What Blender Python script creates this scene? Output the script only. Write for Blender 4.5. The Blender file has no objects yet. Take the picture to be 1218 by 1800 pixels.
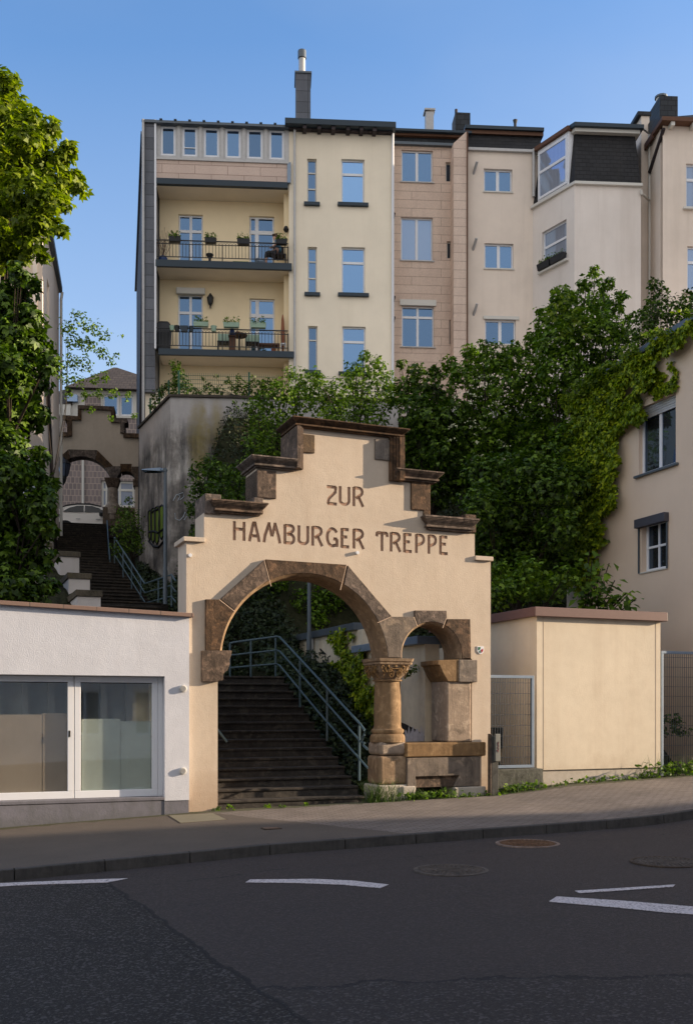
import bpy, bmesh, math, random
import numpy as np
from mathutils import Vector, Matrix
C = bpy.context.scene.collection
rad = math.radians

# ---------------------------------------------------------------- camera, sky, sun
F = 1775.0; EYE = 1.65; CX = 609.0; HY = 1250.0          # focal length in px of an 1800 px tall frame, horizon row
cam_d = bpy.data.cameras.new('camera'); cam = bpy.data.objects.new('camera', cam_d); C.objects.link(cam)
cam.location = (0, 0, EYE); cam.rotation_euler = (rad(90), 0, 0)
cam_d.sensor_fit = 'VERTICAL'; cam_d.sensor_height = 36; cam_d.lens = F / 1800 * 36
cam_d.shift_y = (HY - 900) / 1800; cam_d.clip_end = 2000; cam_d.clip_start = .1
bpy.context.scene.camera = cam
SUN_AZ = rad(8.0); SUN_EL = rad(14.0)                      # azimuth from +X towards +Y
W = bpy.data.worlds.new('World'); bpy.context.scene.world = W; W.use_nodes = True
nt = W.node_tree; bg = nt.nodes['Background']
sky = nt.nodes.new('ShaderNodeTexSky'); sky.sky_type = 'NISHITA'; sky.sun_disc = False
sky.sun_elevation = SUN_EL; sky.sun_rotation = math.pi/2 - SUN_AZ
sky.air_density = 1.0; sky.dust_density = 0.2; sky.ozone_density = 4.0; sky.altitude = 200
# thin high cloud, faint ahead; unseen bright cloud added behind camera as fill
def wn(t, **k):
    q = nt.nodes.new('ShaderNode'+t)
    for a, b in k.items(): setattr(q, a, b)
    return q
def wm(op, a, b=0, clamp=False):
    q = wn('Math', operation=op, use_clamp=clamp)
    for v, i in ((a,0),(b,1)):
        if isinstance(v, (int, float)): q.inputs[i].default_value = v
        else: nt.links.new(v, q.inputs[i])
    return q.outputs[0]
tc = wn('TexCoord'); mp = wn('Mapping'); mp.inputs['Scale'].default_value = (1.1, 1.1, 2.6); nt.links.new(tc.outputs['Generated'], mp.inputs[0])
nz_ = wn('TexNoise'); nz_.inputs['Scale'].default_value = 1.7; nz_.inputs['Detail'].default_value = 5; nz_.inputs['Roughness'].default_value = .5; nt.links.new(mp.outputs[0], nz_.inputs['Vector'])
sp_ = wn('SeparateXYZ'); nt.links.new(tc.outputs['Generated'], sp_.inputs[0])
back = wm('MULTIPLY', wm('SUBTRACT', .25, sp_.outputs[1]), 1.3, True)
front = wm('MULTIPLY', wm('SUBTRACT', wm('ADD', nz_.outputs['Fac'], wm('MULTIPLY', sp_.outputs[0], .30)), .44), 2.0, True)
low = wm('MULTIPLY', wm('SUBTRACT', wm('ADD', .56, wm('MULTIPLY', sp_.outputs[0], .10)), sp_.outputs[2]), 3.2, True)
ahead = wm('ADD', wm('MULTIPLY', front, .26), wm('MULTIPLY', low, .50), True)
c0_ = wn('MixRGB'); nt.links.new(ahead, c0_.inputs[0]); nt.links.new(sky.outputs[0], c0_.inputs[1]); c0_.inputs[2].default_value = (2.0, 2.15, 2.3, 1)
cm = wn('MixRGB'); nt.links.new(wm('MULTIPLY', back, .9), cm.inputs[0]); nt.links.new(c0_.outputs[0], cm.inputs[1]); cm.inputs[2].default_value = (3.3, 3.2, 3.15, 1)
nt.links.new(cm.outputs[0], bg.inputs[0]); bg.inputs[1].default_value = 0.12
sd = bpy.data.lights.new('sun', 'SUN'); sd.energy = 3.7; sd.angle = rad(0.5); sd.color = (1, .80, .58)
sun = bpy.data.objects.new('sun', sd); C.objects.link(sun)
sdir = Vector((math.cos(SUN_EL)*math.cos(SUN_AZ), math.cos(SUN_EL)*math.sin(SUN_AZ), math.sin(SUN_EL)))
sun.rotation_euler = sdir.to_track_quat('Z', 'Y').to_euler(); sun.location = (30, 0, 40)
vs = bpy.context.scene.view_settings
vs.view_transform = 'Standard'; vs.look = 'None'; vs.gamma = 1; vs.use_curve_mapping = False
vs.exposure = 1.47

# ---------------------------------------------------------------- frames: local x along a facade, y into it, z up
class Frame:
    def __init__(s, ox, oy, deg):
        s.ox, s.oy, s.a = ox, oy, rad(deg); s.c, s.n = math.cos(s.a), math.sin(s.a)
    @staticmethod
    def at(px, D, deg): return Frame((px-CX)/F*D, D, deg)
    def loc(s, x, y): dx, dy = x-s.ox, y-s.oy; return dx*s.c+dy*s.n, -dx*s.n+dy*s.c
    def W(s, x, y, z=0): return Vector((s.ox+x*s.c-y*s.n, s.oy+x*s.n+y*s.c, z))
    def px(s, px, py, d=0.0):
        rx, rz = (px-CX)/F, (HY-py)/F
        cx, cy = s.loc(0, 0); dx, dy = rx*s.c+s.n, -rx*s.n+s.c
        t = (d-cy)/dy
        return cx+t*dx, EYE+t*rz
    def ps(s, px, py, x=0.0):
        rx, rz = (px-CX)/F, (HY-py)/F
        cx, cy = s.loc(0, 0); dx, dy = rx*s.c+s.n, -rx*s.n+s.c
        t = (x-cx)/dx
        return cy+t*dy, EYE+t*rz
def P(px, py, D): return Vector(((px-CX)/F*D, D, EYE+(HY-py)/F*D))
G = Frame(-2.57, 16.5, 22)                                 # the street frontage
def zs(s): return float(np.interp(s, [-60,-10,-3,0,5.65,7.4,10.3,60], [-2.6,-.42,-.13,0,.11,.25,.36,2.4]))

# ---------------------------------------------------------------- tagging and mesh building
def tag(o, label=None, cat=None, group=None, kind=None):
    if label: o['label'] = label
    if cat: o['category'] = cat
    if group: o['group'] = group
    if kind: o['kind'] = kind
    return o
def thing(name, label, cat, fr=None, x=0, y=0, z=0, group=None, rot=0):
    o = bpy.data.objects.new(name, None); C.objects.link(o); o.empty_display_size = .2
    if fr: o.location = fr.W(x, y, z); o.rotation_euler = (0, 0, fr.a+rot)
    else: o.location = (x, y, z); o.rotation_euler = (0, 0, rot)
    return tag(o, label, cat, group)
class MB:
    def __init__(s): s.v = []; s.f = []
    def add(s, vs, fs):
        b = len(s.v); s.v += [tuple(q) for q in vs]; s.f += [tuple(i+b for i in f) for f in fs]; return s
    def box(s, x0, x1, y0, y1, z0, z1):
        if x0 > x1: x0, x1 = x1, x0
        if y0 > y1: y0, y1 = y1, y0
        if z0 > z1: z0, z1 = z1, z0
        return s.add([(x0,y0,z0),(x1,y0,z0),(x1,y1,z0),(x0,y1,z0),(x0,y0,z1),(x1,y0,z1),(x1,y1,z1),(x0,y1,z1)],
                     [(0,3,2,1),(4,5,6,7),(0,1,5,4),(1,2,6,5),(2,3,7,6),(3,0,4,7)])
    def hexa(s, b, t):                                      # bottom four and top four points, counter-clockwise from above
        return s.add(list(b)+list(t), [(3,2,1,0),(4,5,6,7),(0,1,5,4),(1,2,6,5),(2,3,7,6),(3,0,4,7)])
    def prism(s, pts, y0, y1):                              # polygon in x,z swept along y
        a = sum(pts[i][0]*pts[(i+1)%len(pts)][1]-pts[(i+1)%len(pts)][0]*pts[i][1] for i in range(len(pts)))
        if a < 0: pts = pts[::-1]
        n = len(pts)
        return s.add([(x,y0,z) for x,z in pts]+[(x,y1,z) for x,z in pts],
                     [tuple(range(n)), tuple(range(2*n-1,n-1,-1))]+[(i,i+n,(i+1)%n+n,(i+1)%n) for i in range(n)])
    def slab(s, pts, z0, z1):                               # polygon in x,y swept along z
        a = sum(pts[i][0]*pts[(i+1)%len(pts)][1]-pts[(i+1)%len(pts)][0]*pts[i][1] for i in range(len(pts)))
        if a < 0: pts = pts[::-1]
        n = len(pts)
        return s.add([(x,y,z0) for x,y in pts]+[(x,y,z1) for x,y in pts],
                     [tuple(range(n-1,-1,-1)), tuple(range(n,2*n))]+[(i,(i+1)%n,(i+1)%n+n,i+n) for i in range(n)])
    def tube(s, pts, r, seg=8, cap=True):
        pts = [Vector(p) for p in pts]; rs = r if isinstance(r, (list, tuple)) else [r]*len(pts)
        b = len(s.v); up = Vector((0,0,1))
        for i, p in enumerate(pts):
            t = (pts[min(i+1,len(pts)-1)]-pts[max(i-1,0)])
            t = t.normalized() if t.length > 1e-9 else up
            a = t.cross(up) if abs(t.z) < .95 else t.cross(Vector((0,1,0)))
            a.normalize(); c = t.cross(a)
            for k in range(seg):
                th = 2*math.pi*k/seg
                s.v.append(tuple(p+(a*math.cos(th)+c*math.sin(th))*rs[i]))
        for i in range(len(pts)-1):
            for k in range(seg):
                k2 = (k+1)%seg
                s.f.append((b+i*seg+k, b+(i+1)*seg+k, b+(i+1)*seg+k2, b+i*seg+k2))
        if cap:
            s.f.append(tuple(b+k for k in range(seg))); e = b+(len(pts)-1)*seg
            s.f.append(tuple(e+k for k in range(seg-1,-1,-1)))
        return s
    def lathe(s, prof, cx=0, cy=0, seg=20):                 # (radius, z) from bottom to top
        b = len(s.v)
        for r, z in prof:
            for k in range(seg):
                th = 2*math.pi*k/seg; s.v.append((cx+r*math.cos(th), cy+r*math.sin(th), z))
        for i in range(len(prof)-1):
            for k in range(seg):
                k2 = (k+1)%seg
                s.f.append((b+i*seg+k, b+i*seg+k2, b+(i+1)*seg+k2, b+(i+1)*seg+k))
        s.f.append(tuple(b+k for k in range(seg-1,-1,-1))); e = b+(len(prof)-1)*seg
        s.f.append(tuple(e+k for k in range(seg)))
        return s
    def wall(s, x0, x1, z0, z1, y, holes=(), rev=.2):       # a wall skin with real openings and their reveals
        xs = sorted({x0, x1, *[min(max(h[i],x0),x1) for h in holes for i in (0,1)]})
        zz = sorted({z0, z1, *[min(max(h[i],z0),z1) for h in holes for i in (2,3)]})
        for i in range(len(xs)-1):
            for j in range(len(zz)-1):
                mx, mz = (xs[i]+xs[i+1])/2, (zz[j]+zz[j+1])/2
                if any(h[0] < mx < h[1] and h[2] < mz < h[3] for h in holes): continue
                s.add([(xs[i],y,zz[j]),(xs[i+1],y,zz[j]),(xs[i+1],y,zz[j+1]),(xs[i],y,zz[j+1])], [(0,1,2,3)])
        for a, b_, c, d in holes:
            e = y+rev
            s.add([(a,y,c),(b_,y,c),(b_,y,d),(a,y,d),(a,e,c),(b_,e,c),(b_,e,d),(a,e,d)],
                  [(0,4,5,1),(3,2,6,7),(0,3,7,4),(1,5,6,2)])
        return s
    def cornice(s, x0, x1, y0, y1, zt, h, pr, l=1, r=1, b=1):  # a moulding as a stack of courses
        for t0, t1, o in [(0,.14,1),(.14,.24,.9),(.24,.33,.80),(.33,.42,.68),(.42,.51,.56),(.51,.60,.46),(.60,.66,.36),(.66,.84,.52),(.84,1,.26)]:
            s.box(x0-pr*o*l, x1+pr*o*r, y0-pr*o, y1+pr*o*b, zt-h*t1-.0005, zt-h*t0)
        return s
    def build(s, name, mat, parent=None, bevel=0, smooth=False, seg=2):
        me = bpy.data.meshes.new(name); me.from_pydata(s.v, [], s.f); me.validate(); me.update()
        o = bpy.data.objects.new(name, me); C.objects.link(o); o.parent = parent
        me.materials.append(mat)
        if smooth:
            me.polygons.foreach_set('use_smooth', [True]*len(me.polygons))
            if not bevel:
                m = o.modifiers.new('ws', 'WEIGHTED_NORMAL'); m.keep_sharp = True
                try: me.set_sharp_from_angle(angle=rad(40))
                except Exception: pass
        if bevel:
            m = o.modifiers.new('bevel', 'BEVEL'); m.width = bevel; m.segments = seg; m.limit_method = 'ANGLE'; m.angle_limit = rad(40)
        return o
def place(o, fr, x=0, y=0, z=0):
    o.location = fr.W(x, y, z); o.rotation_euler = (0, 0, fr.a); return o
def copy_tree(o, parent=None):
    c = o.copy(); C.objects.link(c); c.parent = parent
    for ch in [q for q in list(C.objects) if q.parent == o]: copy_tree(ch, c)
    return c

# ---------------------------------------------------------------- materials
class NB:
    def __init__(s, name):
        s.m = bpy.data.materials.new(name); s.m.use_nodes = True; s.t = s.m.node_tree; s.b = s.t.nodes['Principled BSDF']
        s.tc = s.n('TexCoord')
    def n(s, t, **k):
        q = s.t.nodes.new('ShaderNode'+t)
        for a, b in k.items(): setattr(q, a, b)
        return q
    def l(s, a, b): s.t.links.new(a, b)
    def map(s, sc=(1,1,1), rot=(0,0,0), loc=(0,0,0), src='Object'):
        m = s.n('Mapping'); m.inputs['Scale'].default_value = sc; m.inputs['Rotation'].default_value = rot; m.inputs['Location'].default_value = loc
        s.l(s.tc.outputs[src], m.inputs[0]); return m.outputs[0]
    def noise(s, scale, detail=6, rough=.6, vec=None, dist=0):
        q = s.n('TexNoise'); q.inputs['Scale'].default_value = scale; q.inputs['Detail'].default_value = detail
        q.inputs['Roughness'].default_value = rough; q.inputs['Distortion'].default_value = dist
        s.l(vec or s.tc.outputs['Object'], q.inputs['Vector']); return q.outputs['Fac']
    def ramp(s, fac, stops):
        q = s.n('ValToRGB'); e = q.color_ramp.elements
        while len(e) < len(stops): e.new(.5)
        for i, (p, c) in enumerate(stops):
            e[i].position = p; e[i].color = c if len(c) == 4 else (*c, 1)
        s.l(fac, q.inputs[0]); return q.outputs[0]
    def mix(s, fac, a, b, mode='MIX'):
        q = s.n('MixRGB', blend_type=mode)
        for v, i in ((fac,0),(a,1),(b,2)):
            if isinstance(v, (int, float)): q.inputs[i].default_value = v
            elif isinstance(v, (tuple, list)): q.inputs[i].default_value = (*v[:3], 1)
            else: s.l(v, q.inputs[i])
        return q.outputs[0]
    def math(s, op, a, b=0, clamp=False):
        q = s.n('Math', operation=op, use_clamp=clamp)
        for v, i in ((a,0),(b,1)):
            if isinstance(v, (int, float)): q.inputs[i].default_value = v
            else: s.l(v, q.inputs[i])
        return q.outputs[0]
    def bump(s, h, strength=.3, dist=.02, prev=None):
        q = s.n('Bump'); q.inputs['Strength'].default_value = strength; q.inputs['Distance'].default_value = dist
        s.l(h, q.inputs['Height'])
        if prev: s.l(prev, q.inputs['Normal'])
        s.l(q.outputs[0], s.b.inputs['Normal']); return q.outputs[0]
    def col(s, c, rough=.85, spec=.3, metal=0):
        if isinstance(c, (tuple, list)): s.b.inputs['Base Color'].default_value = (*c[:3], 1)
        else: s.l(c, s.b.inputs['Base Color'])
        s.b.inputs['Roughness'].default_value = rough; s.b.inputs['Specular IOR Level'].default_value = spec
        s.b.inputs['Metallic'].default_value = metal; return s
def sc3(c, k): return tuple(min(1, v*k) for v in c)
def plaster(name, c, dirt=.25, dcol=(.25,.2,.15), sc=1.0, bump=.25, fine=60, streak=.3, splash=None):
    b = NB(name)
    big = b.ramp(b.noise(.7*sc, 5), [(.3, sc3(c, .90)), (.7, sc3(c, 1.06))])
    med = b.noise(5*sc, 8, .7)
    x = b.mix(b.math('MULTIPLY', b.ramp(med, [(.42,(0,0,0)),(.72,(1,1,1))]), dirt*.5), big, dcol)
    st = b.noise(1.0, 5, .65, b.map((3.2*sc, 3.2*sc, .22*sc)))
    x = b.mix(b.math('MULTIPLY', b.ramp(st, [(.5,(0,0,0)),(.78,(1,1,1))]), streak*.55), x, dcol)
    if splash:                                              # splash dirt and damp at the wall foot; on the gate also pier shade
        zc = b.n('SeparateXYZ'); b.l(b.tc.outputs['Object'], zc.inputs[0])
        sp = b.math('SUBTRACT', b.math('ADD', splash[0], b.math('MULTIPLY', b.math('SUBTRACT', b.noise(2.2, 7, .7), .5), splash[1])), zc.outputs[2])
        x = b.mix(b.math('MULTIPLY', b.math('MULTIPLY', sp, 1.4, True), splash[2]), x, dcol)
    b.col(x, .9, .2)
    n1 = b.bump(b.noise(fine, 4, .6), bump, .012)
    b.bump(b.noise(5*sc, 6, .6), bump*.6, .02, n1); return b.m
def paint(name, c, rough=.5, wear=.12, metal=0, spec=.4):
    b = NB(name)
    x = b.mix(b.math('MULTIPLY', b.ramp(b.noise(9, 6, .7), [(.45,(0,0,0)),(.7,(1,1,1))]), wear), c, sc3(c, .45))
    b.col(x, rough, spec, metal); b.bump(b.noise(40, 3), .08, .004); return b.m
def stone(name, dark, light, warm, sc=1.0, bump=.5, amount=.5):
    b = NB(name)
    a = b.noise(1.6*sc, 8, .7, dist=.6)
    x = b.ramp(a, [(.3, dark), (amount, sc3(light, .72)), (.75, light)])
    v = b.noise(1.0, 6, .7, b.map((9*sc, 9*sc, 1.0*sc)))
    x = b.mix(b.ramp(v, [(.45,(0,0,0)),(.8,(.75,.75,.75))]), x, dark)
    w = b.noise(3.1*sc, 5, .6, b.map((1,1,1), loc=(7,3,1)), .8)
    x = b.mix(b.ramp(w, [(.52,(0,0,0)),(.68,(.8,.8,.8))]), x, warm)
    oi = b.n('ObjectInfo'); mr = b.n('MapRange'); b.l(oi.outputs['Random'], mr.inputs[0]); mr.inputs[3].default_value = .72; mr.inputs[4].default_value = 1.28
    hs_ = b.n('HueSaturation'); b.l(x, hs_.inputs['Color']); b.l(mr.outputs[0], hs_.inputs['Value']); b.l(b.math('MULTIPLY', b.math('SUBTRACT', 1.75, mr.outputs[0]), 1.2), hs_.inputs['Saturation']); x = hs_.outputs[0]
    b.col(x, .88, .25)
    n1 = b.bump(b.noise(55*sc, 6, .75), bump*.6, .012)
    b.bump(b.noise(9*sc, 8, .7), bump, .03, n1); return b.m
def tiles(name, c1, c2, mortar, w, h, plane='XZ', ms=.012, rough=.8, off=.5, bump=.6, stain=.3, scol=(.1,.1,.1), metal=0):
    b = NB(name)
    br = b.n('TexBrick'); br.offset = off
    rot = (rad(90),0,0) if plane == 'XZ' else ((0,0,0) if plane == 'XY' else (rad(90),0,rad(90)))
    sx = b.n('SeparateXYZ'); cx = b.n('CombineXYZ'); b.l(b.tc.outputs['Object'], sx.inputs[0])
    o = {'XZ':(0,2),'XY':(0,1),'YZ':(1,2)}[plane]
    b.l(sx.outputs[o[0]], cx.inputs[0]); b.l(sx.outputs[o[1]], cx.inputs[1])
    b.l(cx.outputs[0], br.inputs['Vector']); br.inputs['Scale'].default_value = 1
    br.inputs['Brick Width'].default_value = w; br.inputs['Row Height'].default_value = h; br.inputs['Mortar Size'].default_value = ms
    br.inputs['Mortar Smooth'].default_value = .3
    br.inputs['Color1'].default_value = (*c1,1); br.inputs['Color2'].default_value = (*c2,1); br.inputs['Mortar'].default_value = (*mortar,1)
    x = br.outputs['Color']
    st = b.noise(1.0, 6, .7, b.map((1.6, 1.6, .35)))
    x = b.mix(b.math('MULTIPLY', b.ramp(st, [(.42,(0,0,0)),(.72,(1,1,1))]), stain), x, scol)
    x = b.mix(.5, x, b.ramp(b.noise(22, 6, .7), [(.3,(.55,.55,.55)),(.7,(1,1,1))]), 'MULTIPLY') if stain > .21 else x
    b.col(x, rough, .3, metal)
    n1 = b.bump(b.noise(40, 5), .2, .01)
    inv = b.math('SUBTRACT', 1, br.outputs['Fac'])
    b.bump(inv, bump, .012, n1); return b.m
def leafmat(name, d, m, l, trans=.35, rough=.55):
    b = NB(name)
    g = b.n('NewGeometry')
    x = b.ramp(g.outputs['Random Per Island'], [(0, d), (.55, m), (1, l)])
    big = b.noise(.55, 3)
    x = b.mix(.55, x, b.ramp(big, [(.35,(.55,.62,.5)),(.65,(1.0,1.0,1.0))]), 'MULTIPLY')
    b.col(x, rough, .35)
    tr = b.n('BsdfTranslucent'); b.l(b.mix(1, x, (1.0,1.15,.35), 'MULTIPLY'), tr.inputs[0])
    mx = b.n('MixShader'); mx.inputs[0].default_value = trans
    b.l(b.b.outputs[0], mx.inputs[1]); b.l(tr.outputs[0], mx.inputs[2])
    out = b.t.nodes['Material Output']; b.l(mx.outputs[0], out.inputs[0]); return b.m
def glass(name, tint=(.02,.03,.05), refl=.45, behind=None, rough=.02):
    b = NB(name)
    c = tint
    if behind:                                              # a curtain close behind the pane
        w = b.n('TexWave'); w.inputs['Scale'].default_value = 9; w.inputs['Distortion'].default_value = 1.5
        b.l(b.tc.outputs['Object'], w.inputs['Vector'])
        c = b.mix(b.ramp(w.outputs['Fac'], [(.2,(0,0,0)),(.8,(1,1,1))]), sc3(behind, .72), behind)
    b.col(c, .6, .2)
    gl = b.n('BsdfGlossy'); gl.inputs['Roughness'].default_value = rough; gl.inputs['Color'].default_value = (.34,.60,1,1)  # blue of a sky reflection put into the gloss tint
    bp = b.n('Bump'); bp.inputs['Strength'].default_value = .08; bp.inputs['Distance'].default_value = .03
    b.l(b.noise(1.3, 2), bp.inputs['Height']); b.l(bp.outputs[0], gl.inputs['Normal'])
    lw = b.n('LayerWeight'); lw.inputs[0].default_value = .5
    oi = b.n('ObjectInfo'); rv = b.math('MULTIPLY', b.math('ADD', .55, b.math('MULTIPLY', oi.outputs['Random'], .9)), refl)
    fac = b.math('ADD', b.math('MULTIPLY', lw.outputs['Facing'], .35), rv, True)
    mx = b.n('MixShader'); b.l(fac, mx.inputs[0]); b.l(b.b.outputs[0], mx.inputs[1]); b.l(gl.outputs[0], mx.inputs[2])
    b.l(mx.outputs[0], b.t.nodes['Material Output'].inputs[0]); return b.m
def clearglass(name, refl=.22):
    b = NB(name); tr = b.n('BsdfTransparent'); tr.inputs[0].default_value = (.95,.97,.96,1)
    gl = b.n('BsdfGlossy'); gl.inputs['Roughness'].default_value = .03
    lw = b.n('LayerWeight'); lw.inputs[0].default_value = .5
    fac = b.math('ADD', b.math('MULTIPLY', lw.outputs['Facing'], .4), refl, True)
    mx = b.n('MixShader'); b.l(fac, mx.inputs[0]); b.l(tr.outputs[0], mx.inputs[1]); b.l(gl.outputs[0], mx.inputs[2])
    b.l(mx.outputs[0], b.t.nodes['Material Output'].inputs[0]); return b.m

M = {}
M['gate'] = plaster('gate_plaster', (.57,.475,.375), .34, (.36,.25,.17), 1.3, .32, 45, .35, (.9,1.2,.6))  # foot tone holds grime plus shade painted on the lower pier
M['sand'] = stone('sandstone', (.028,.020,.014), (.165,.105,.068), (.25,.15,.09), 2.4, .5, .55)
M['sand_l'] = stone('sandstone_light', (.12,.08,.048), (.33,.215,.12), (.42,.29,.17), 2.0, .35, .42)
M['sand_g'] = stone('sandstone_grey', (.065,.05,.038), (.21,.155,.11), (.29,.2,.12), 1.9, .4, .5)
M['joint'] = plaster('joint_mortar', (.55,.40,.29), .2)
M['inlay'] = plaster('letter_paint', (.33,.21,.15), .2, (.16,.1,.07), 2)
M['whitewall'] = plaster('white_render', (.60,.61,.66), .16, (.42,.41,.43), 1.0, .35, 55, .3)
M['plinth'] = plaster('grey_plinth', (.17,.165,.19), .4, (.035,.045,.012), 1.2, .3, 40, .4, (.06,.35,1.0))
M['whitestone'] = plaster('pale_plinth', (.48,.43,.37), .4, (.14,.13,.08), 2, .4)
M['cream'] = plaster('cream_render', (.88,.78,.62), .14, (.55,.46,.33), .5, .12, 30, .35)
M['creamin'] = plaster('loggia_render', (.86,.71,.47), .1, (.55,.42,.25), .5, .12, 30, .1)
M['ceil'] = plaster('balcony_soffit', (.84,.74,.60), .12, (.3,.26,.2), .6, .1, 30, 0)
M['beige'] = plaster('beige_render', (.78,.67,.57), .2, (.4,.33,.26), .5, .14, 30, .5)
M['beige2'] = plaster('grey_beige_render', (.76,.69,.63), .16, (.42,.34,.28), .5, .12, 30, .5)
M['ivyhouse'] = plaster('house_render', (.72,.57,.44), .08, (.4,.3,.22), .5, .15, 35, .1)
M['garage'] = plaster('garage_render', (.67,.585,.46), .3, (.38,.28,.19), .8, .25, 60, .4, (.75,1.6,.5))
M['cap'] = paint('brown_metal', (.15,.085,.075), .5, .2)
M['coping'] = tiles('clay_coping', (.27,.175,.135), (.22,.145,.115), (.14,.1,.08), .5, .5, 'XZ', .012, .8, 0, .3, .2)
M['white'] = paint('white_frame', (.72,.73,.76), .4, .05)
M['offwhite'] = paint('offwhite_frame', (.6,.58,.53), .5, .1)
M['navy'] = paint('navy_metal', (.018,.034,.05), .5, .1)
M['iron'] = paint('black_iron', (.012,.013,.016), .5, .1)
M['railblue'] = paint('blue_grey_paint', (.065,.105,.125), .4, .25)
M['zinc'] = paint('zinc', (.46,.45,.44), .5, .3, .2)
M['galv'] = paint('galvanised', (.22,.28,.36), .45, .3, .3)
M['slate'] = tiles('slate_panels', (.10,.11,.13), (.17,.18,.21), (.035,.04,.045), .6, .42, 'XZ', .012, .5, 0, .3, .5, (.04,.04,.05))
M['mansard'] = tiles('mansard_slate', (.012,.012,.014), (.022,.022,.025), (.004,.004,.005), .26, .16, 'XZ', .01, .6, .5, .8, .35, (.03,.027,.025))
M['roofdark'] = tiles('dark_roof', (.022,.026,.032), (.035,.04,.047), (.008,.008,.01), .3, .2, 'XZ', .012, .6, .5, .6, .3, (.02,.02,.02))
M['roofbrown'] = tiles('brown_slate', (.075,.06,.052), (.10,.08,.068), (.03,.025,.022), .3, .25, 'XZ', .015, .8, .5, .5, .3, (.05,.04,.03))
M['pink'] = tiles('pink_siding', (.76,.60,.49), (.69,.535,.435), (.44,.33,.27), 2.3, .33, 'XZ', .011, .8, .5, .5, .26, (.34,.22,.18))
M['pinkrow'] = tiles('pink_panels', (.70,.54,.45), (.62,.48,.40), (.36,.25,.2), 1.2, .33, 'XZ', .012, .8, .5, .4, .22, (.4,.29,.24))
M['housetile'] = tiles('grey_house_tile', (.20,.165,.16), (.27,.22,.21), (.45,.36,.31), .22, .34, 'XZ', .018, .8, .5, .3, .2)
M['glass'] = glass('glass_sky', (.012,.02,.035), .36)
M['glassb'] = glass('glass_blue', (.01,.03,.07), .36)
M['glassd'] = glass('glass_dark', (.012,.012,.014), .04)
M['glassc'] = glass('glass_curtain', (.2,.2,.2), .16, (.34,.37,.44))
M['glassm'] = glass('glass_mid', (.02,.03,.05), .2)
M['clear'] = clearglass('shop_glass', .13)
M['paperb'] = plaster('brown_paper', (.60,.48,.39), .3, (.4,.3,.24), 2, .1, 20, .3)
M['paperg'] = plaster('green_paper', (.74,.77,.70), .3, (.62,.54,.44), 3, .1, 20, .4)
M['black'] = paint('black', (.006,.006,.007), .7, 0)
M['terra'] = paint('terracotta', (.25,.09,.045), .8, .2)
M['greenpl'] = paint('sage_plastic', (.30,.42,.32), .5, .1)
M['blue'] = paint('blue_glaze', (.02,.05,.16), .4, .1)
M['wood'] = paint('brown_wood', (.12,.055,.03), .7, .3)
M['darkwood'] = tiles('dark_boards', (.035,.027,.03), (.06,.045,.05), (.008,.007,.008), .35, 3.0, 'XZ', .02, .7, .3, .6, .4, (.02,.015,.02))
M['bark'] = stone('bark', (.02,.015,.01), (.07,.05,.035), (.05,.05,.03), 3, .8)
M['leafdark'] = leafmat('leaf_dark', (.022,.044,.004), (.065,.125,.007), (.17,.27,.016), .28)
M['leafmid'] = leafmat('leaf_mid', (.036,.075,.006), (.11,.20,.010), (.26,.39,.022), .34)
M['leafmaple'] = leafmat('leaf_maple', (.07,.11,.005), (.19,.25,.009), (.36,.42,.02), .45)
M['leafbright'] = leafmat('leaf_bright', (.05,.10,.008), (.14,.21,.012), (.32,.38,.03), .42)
M['ivy'] = leafmat('ivy_leaf', (.06,.105,.004), (.23,.32,.007), (.50,.56,.014), .34)
M['grass'] = leafmat('grass_blade', (.03,.06,.01), (.06,.11,.02), (.12,.18,.05), .3)
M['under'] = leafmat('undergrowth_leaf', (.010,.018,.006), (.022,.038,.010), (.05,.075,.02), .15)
M['skin'] = paint('skin', (.5,.28,.2), .6, 0)
M['hair'] = paint('hair', (.08,.04,.02), .6, 0)
M['shirt'] = paint('blue_shirt', (.07,.22,.36), .8, 0)

# ================================================================ GROUND
def strip(name, mat, y0, y1, dz, s0=-60, s1=70, step=.5, wav=None, label=None):
    o = bpy.data.objects.new(name, None); mb = MB()
    xs = np.unique(np.concatenate([np.arange(s0, s1+.01, 2.0), np.arange(-12, 20, .5)]))
    ys = np.linspace(y0, y1, max(2, int(abs(y1-y0)/1.5)+1))
    for y in ys:
        for x in xs: mb.v.append((x, y, zs(x)+dz))
    n = len(xs)
    for j in range(len(ys)-1):
        for i in range(n-1): mb.f.append((j*n+i, j*n+i+1, (j+1)*n+i+1, (j+1)*n+i))
    m = mb.build(name, mat); place(m, G); m['kind'] = 'structure'; return m
KB = -4.36                                                  # kerb line
# asphalt with patches, seams and aggregate
b = NB('asphalt')
sx = b.n('SeparateXYZ'); b.l(b.tc.outputs['Object'], sx.inputs[0]); X, Y = sx.outputs[0], sx.outputs[1]
agg = b.noise(60, 3, .8); agg2 = b.noise(34, 6, .8); big = b.noise(.35, 5); 
base = b.ramp(agg, [(.38,(.007,.006,.006)),(.55,(.013,.011,.010)),(.64,(.10,.088,.08))])
smooth = b.ramp(agg2, [(.3,(.025,.019,.017)),(.5,(.038,.029,.026)),(.66,(.066,.052,.046))])
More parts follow.
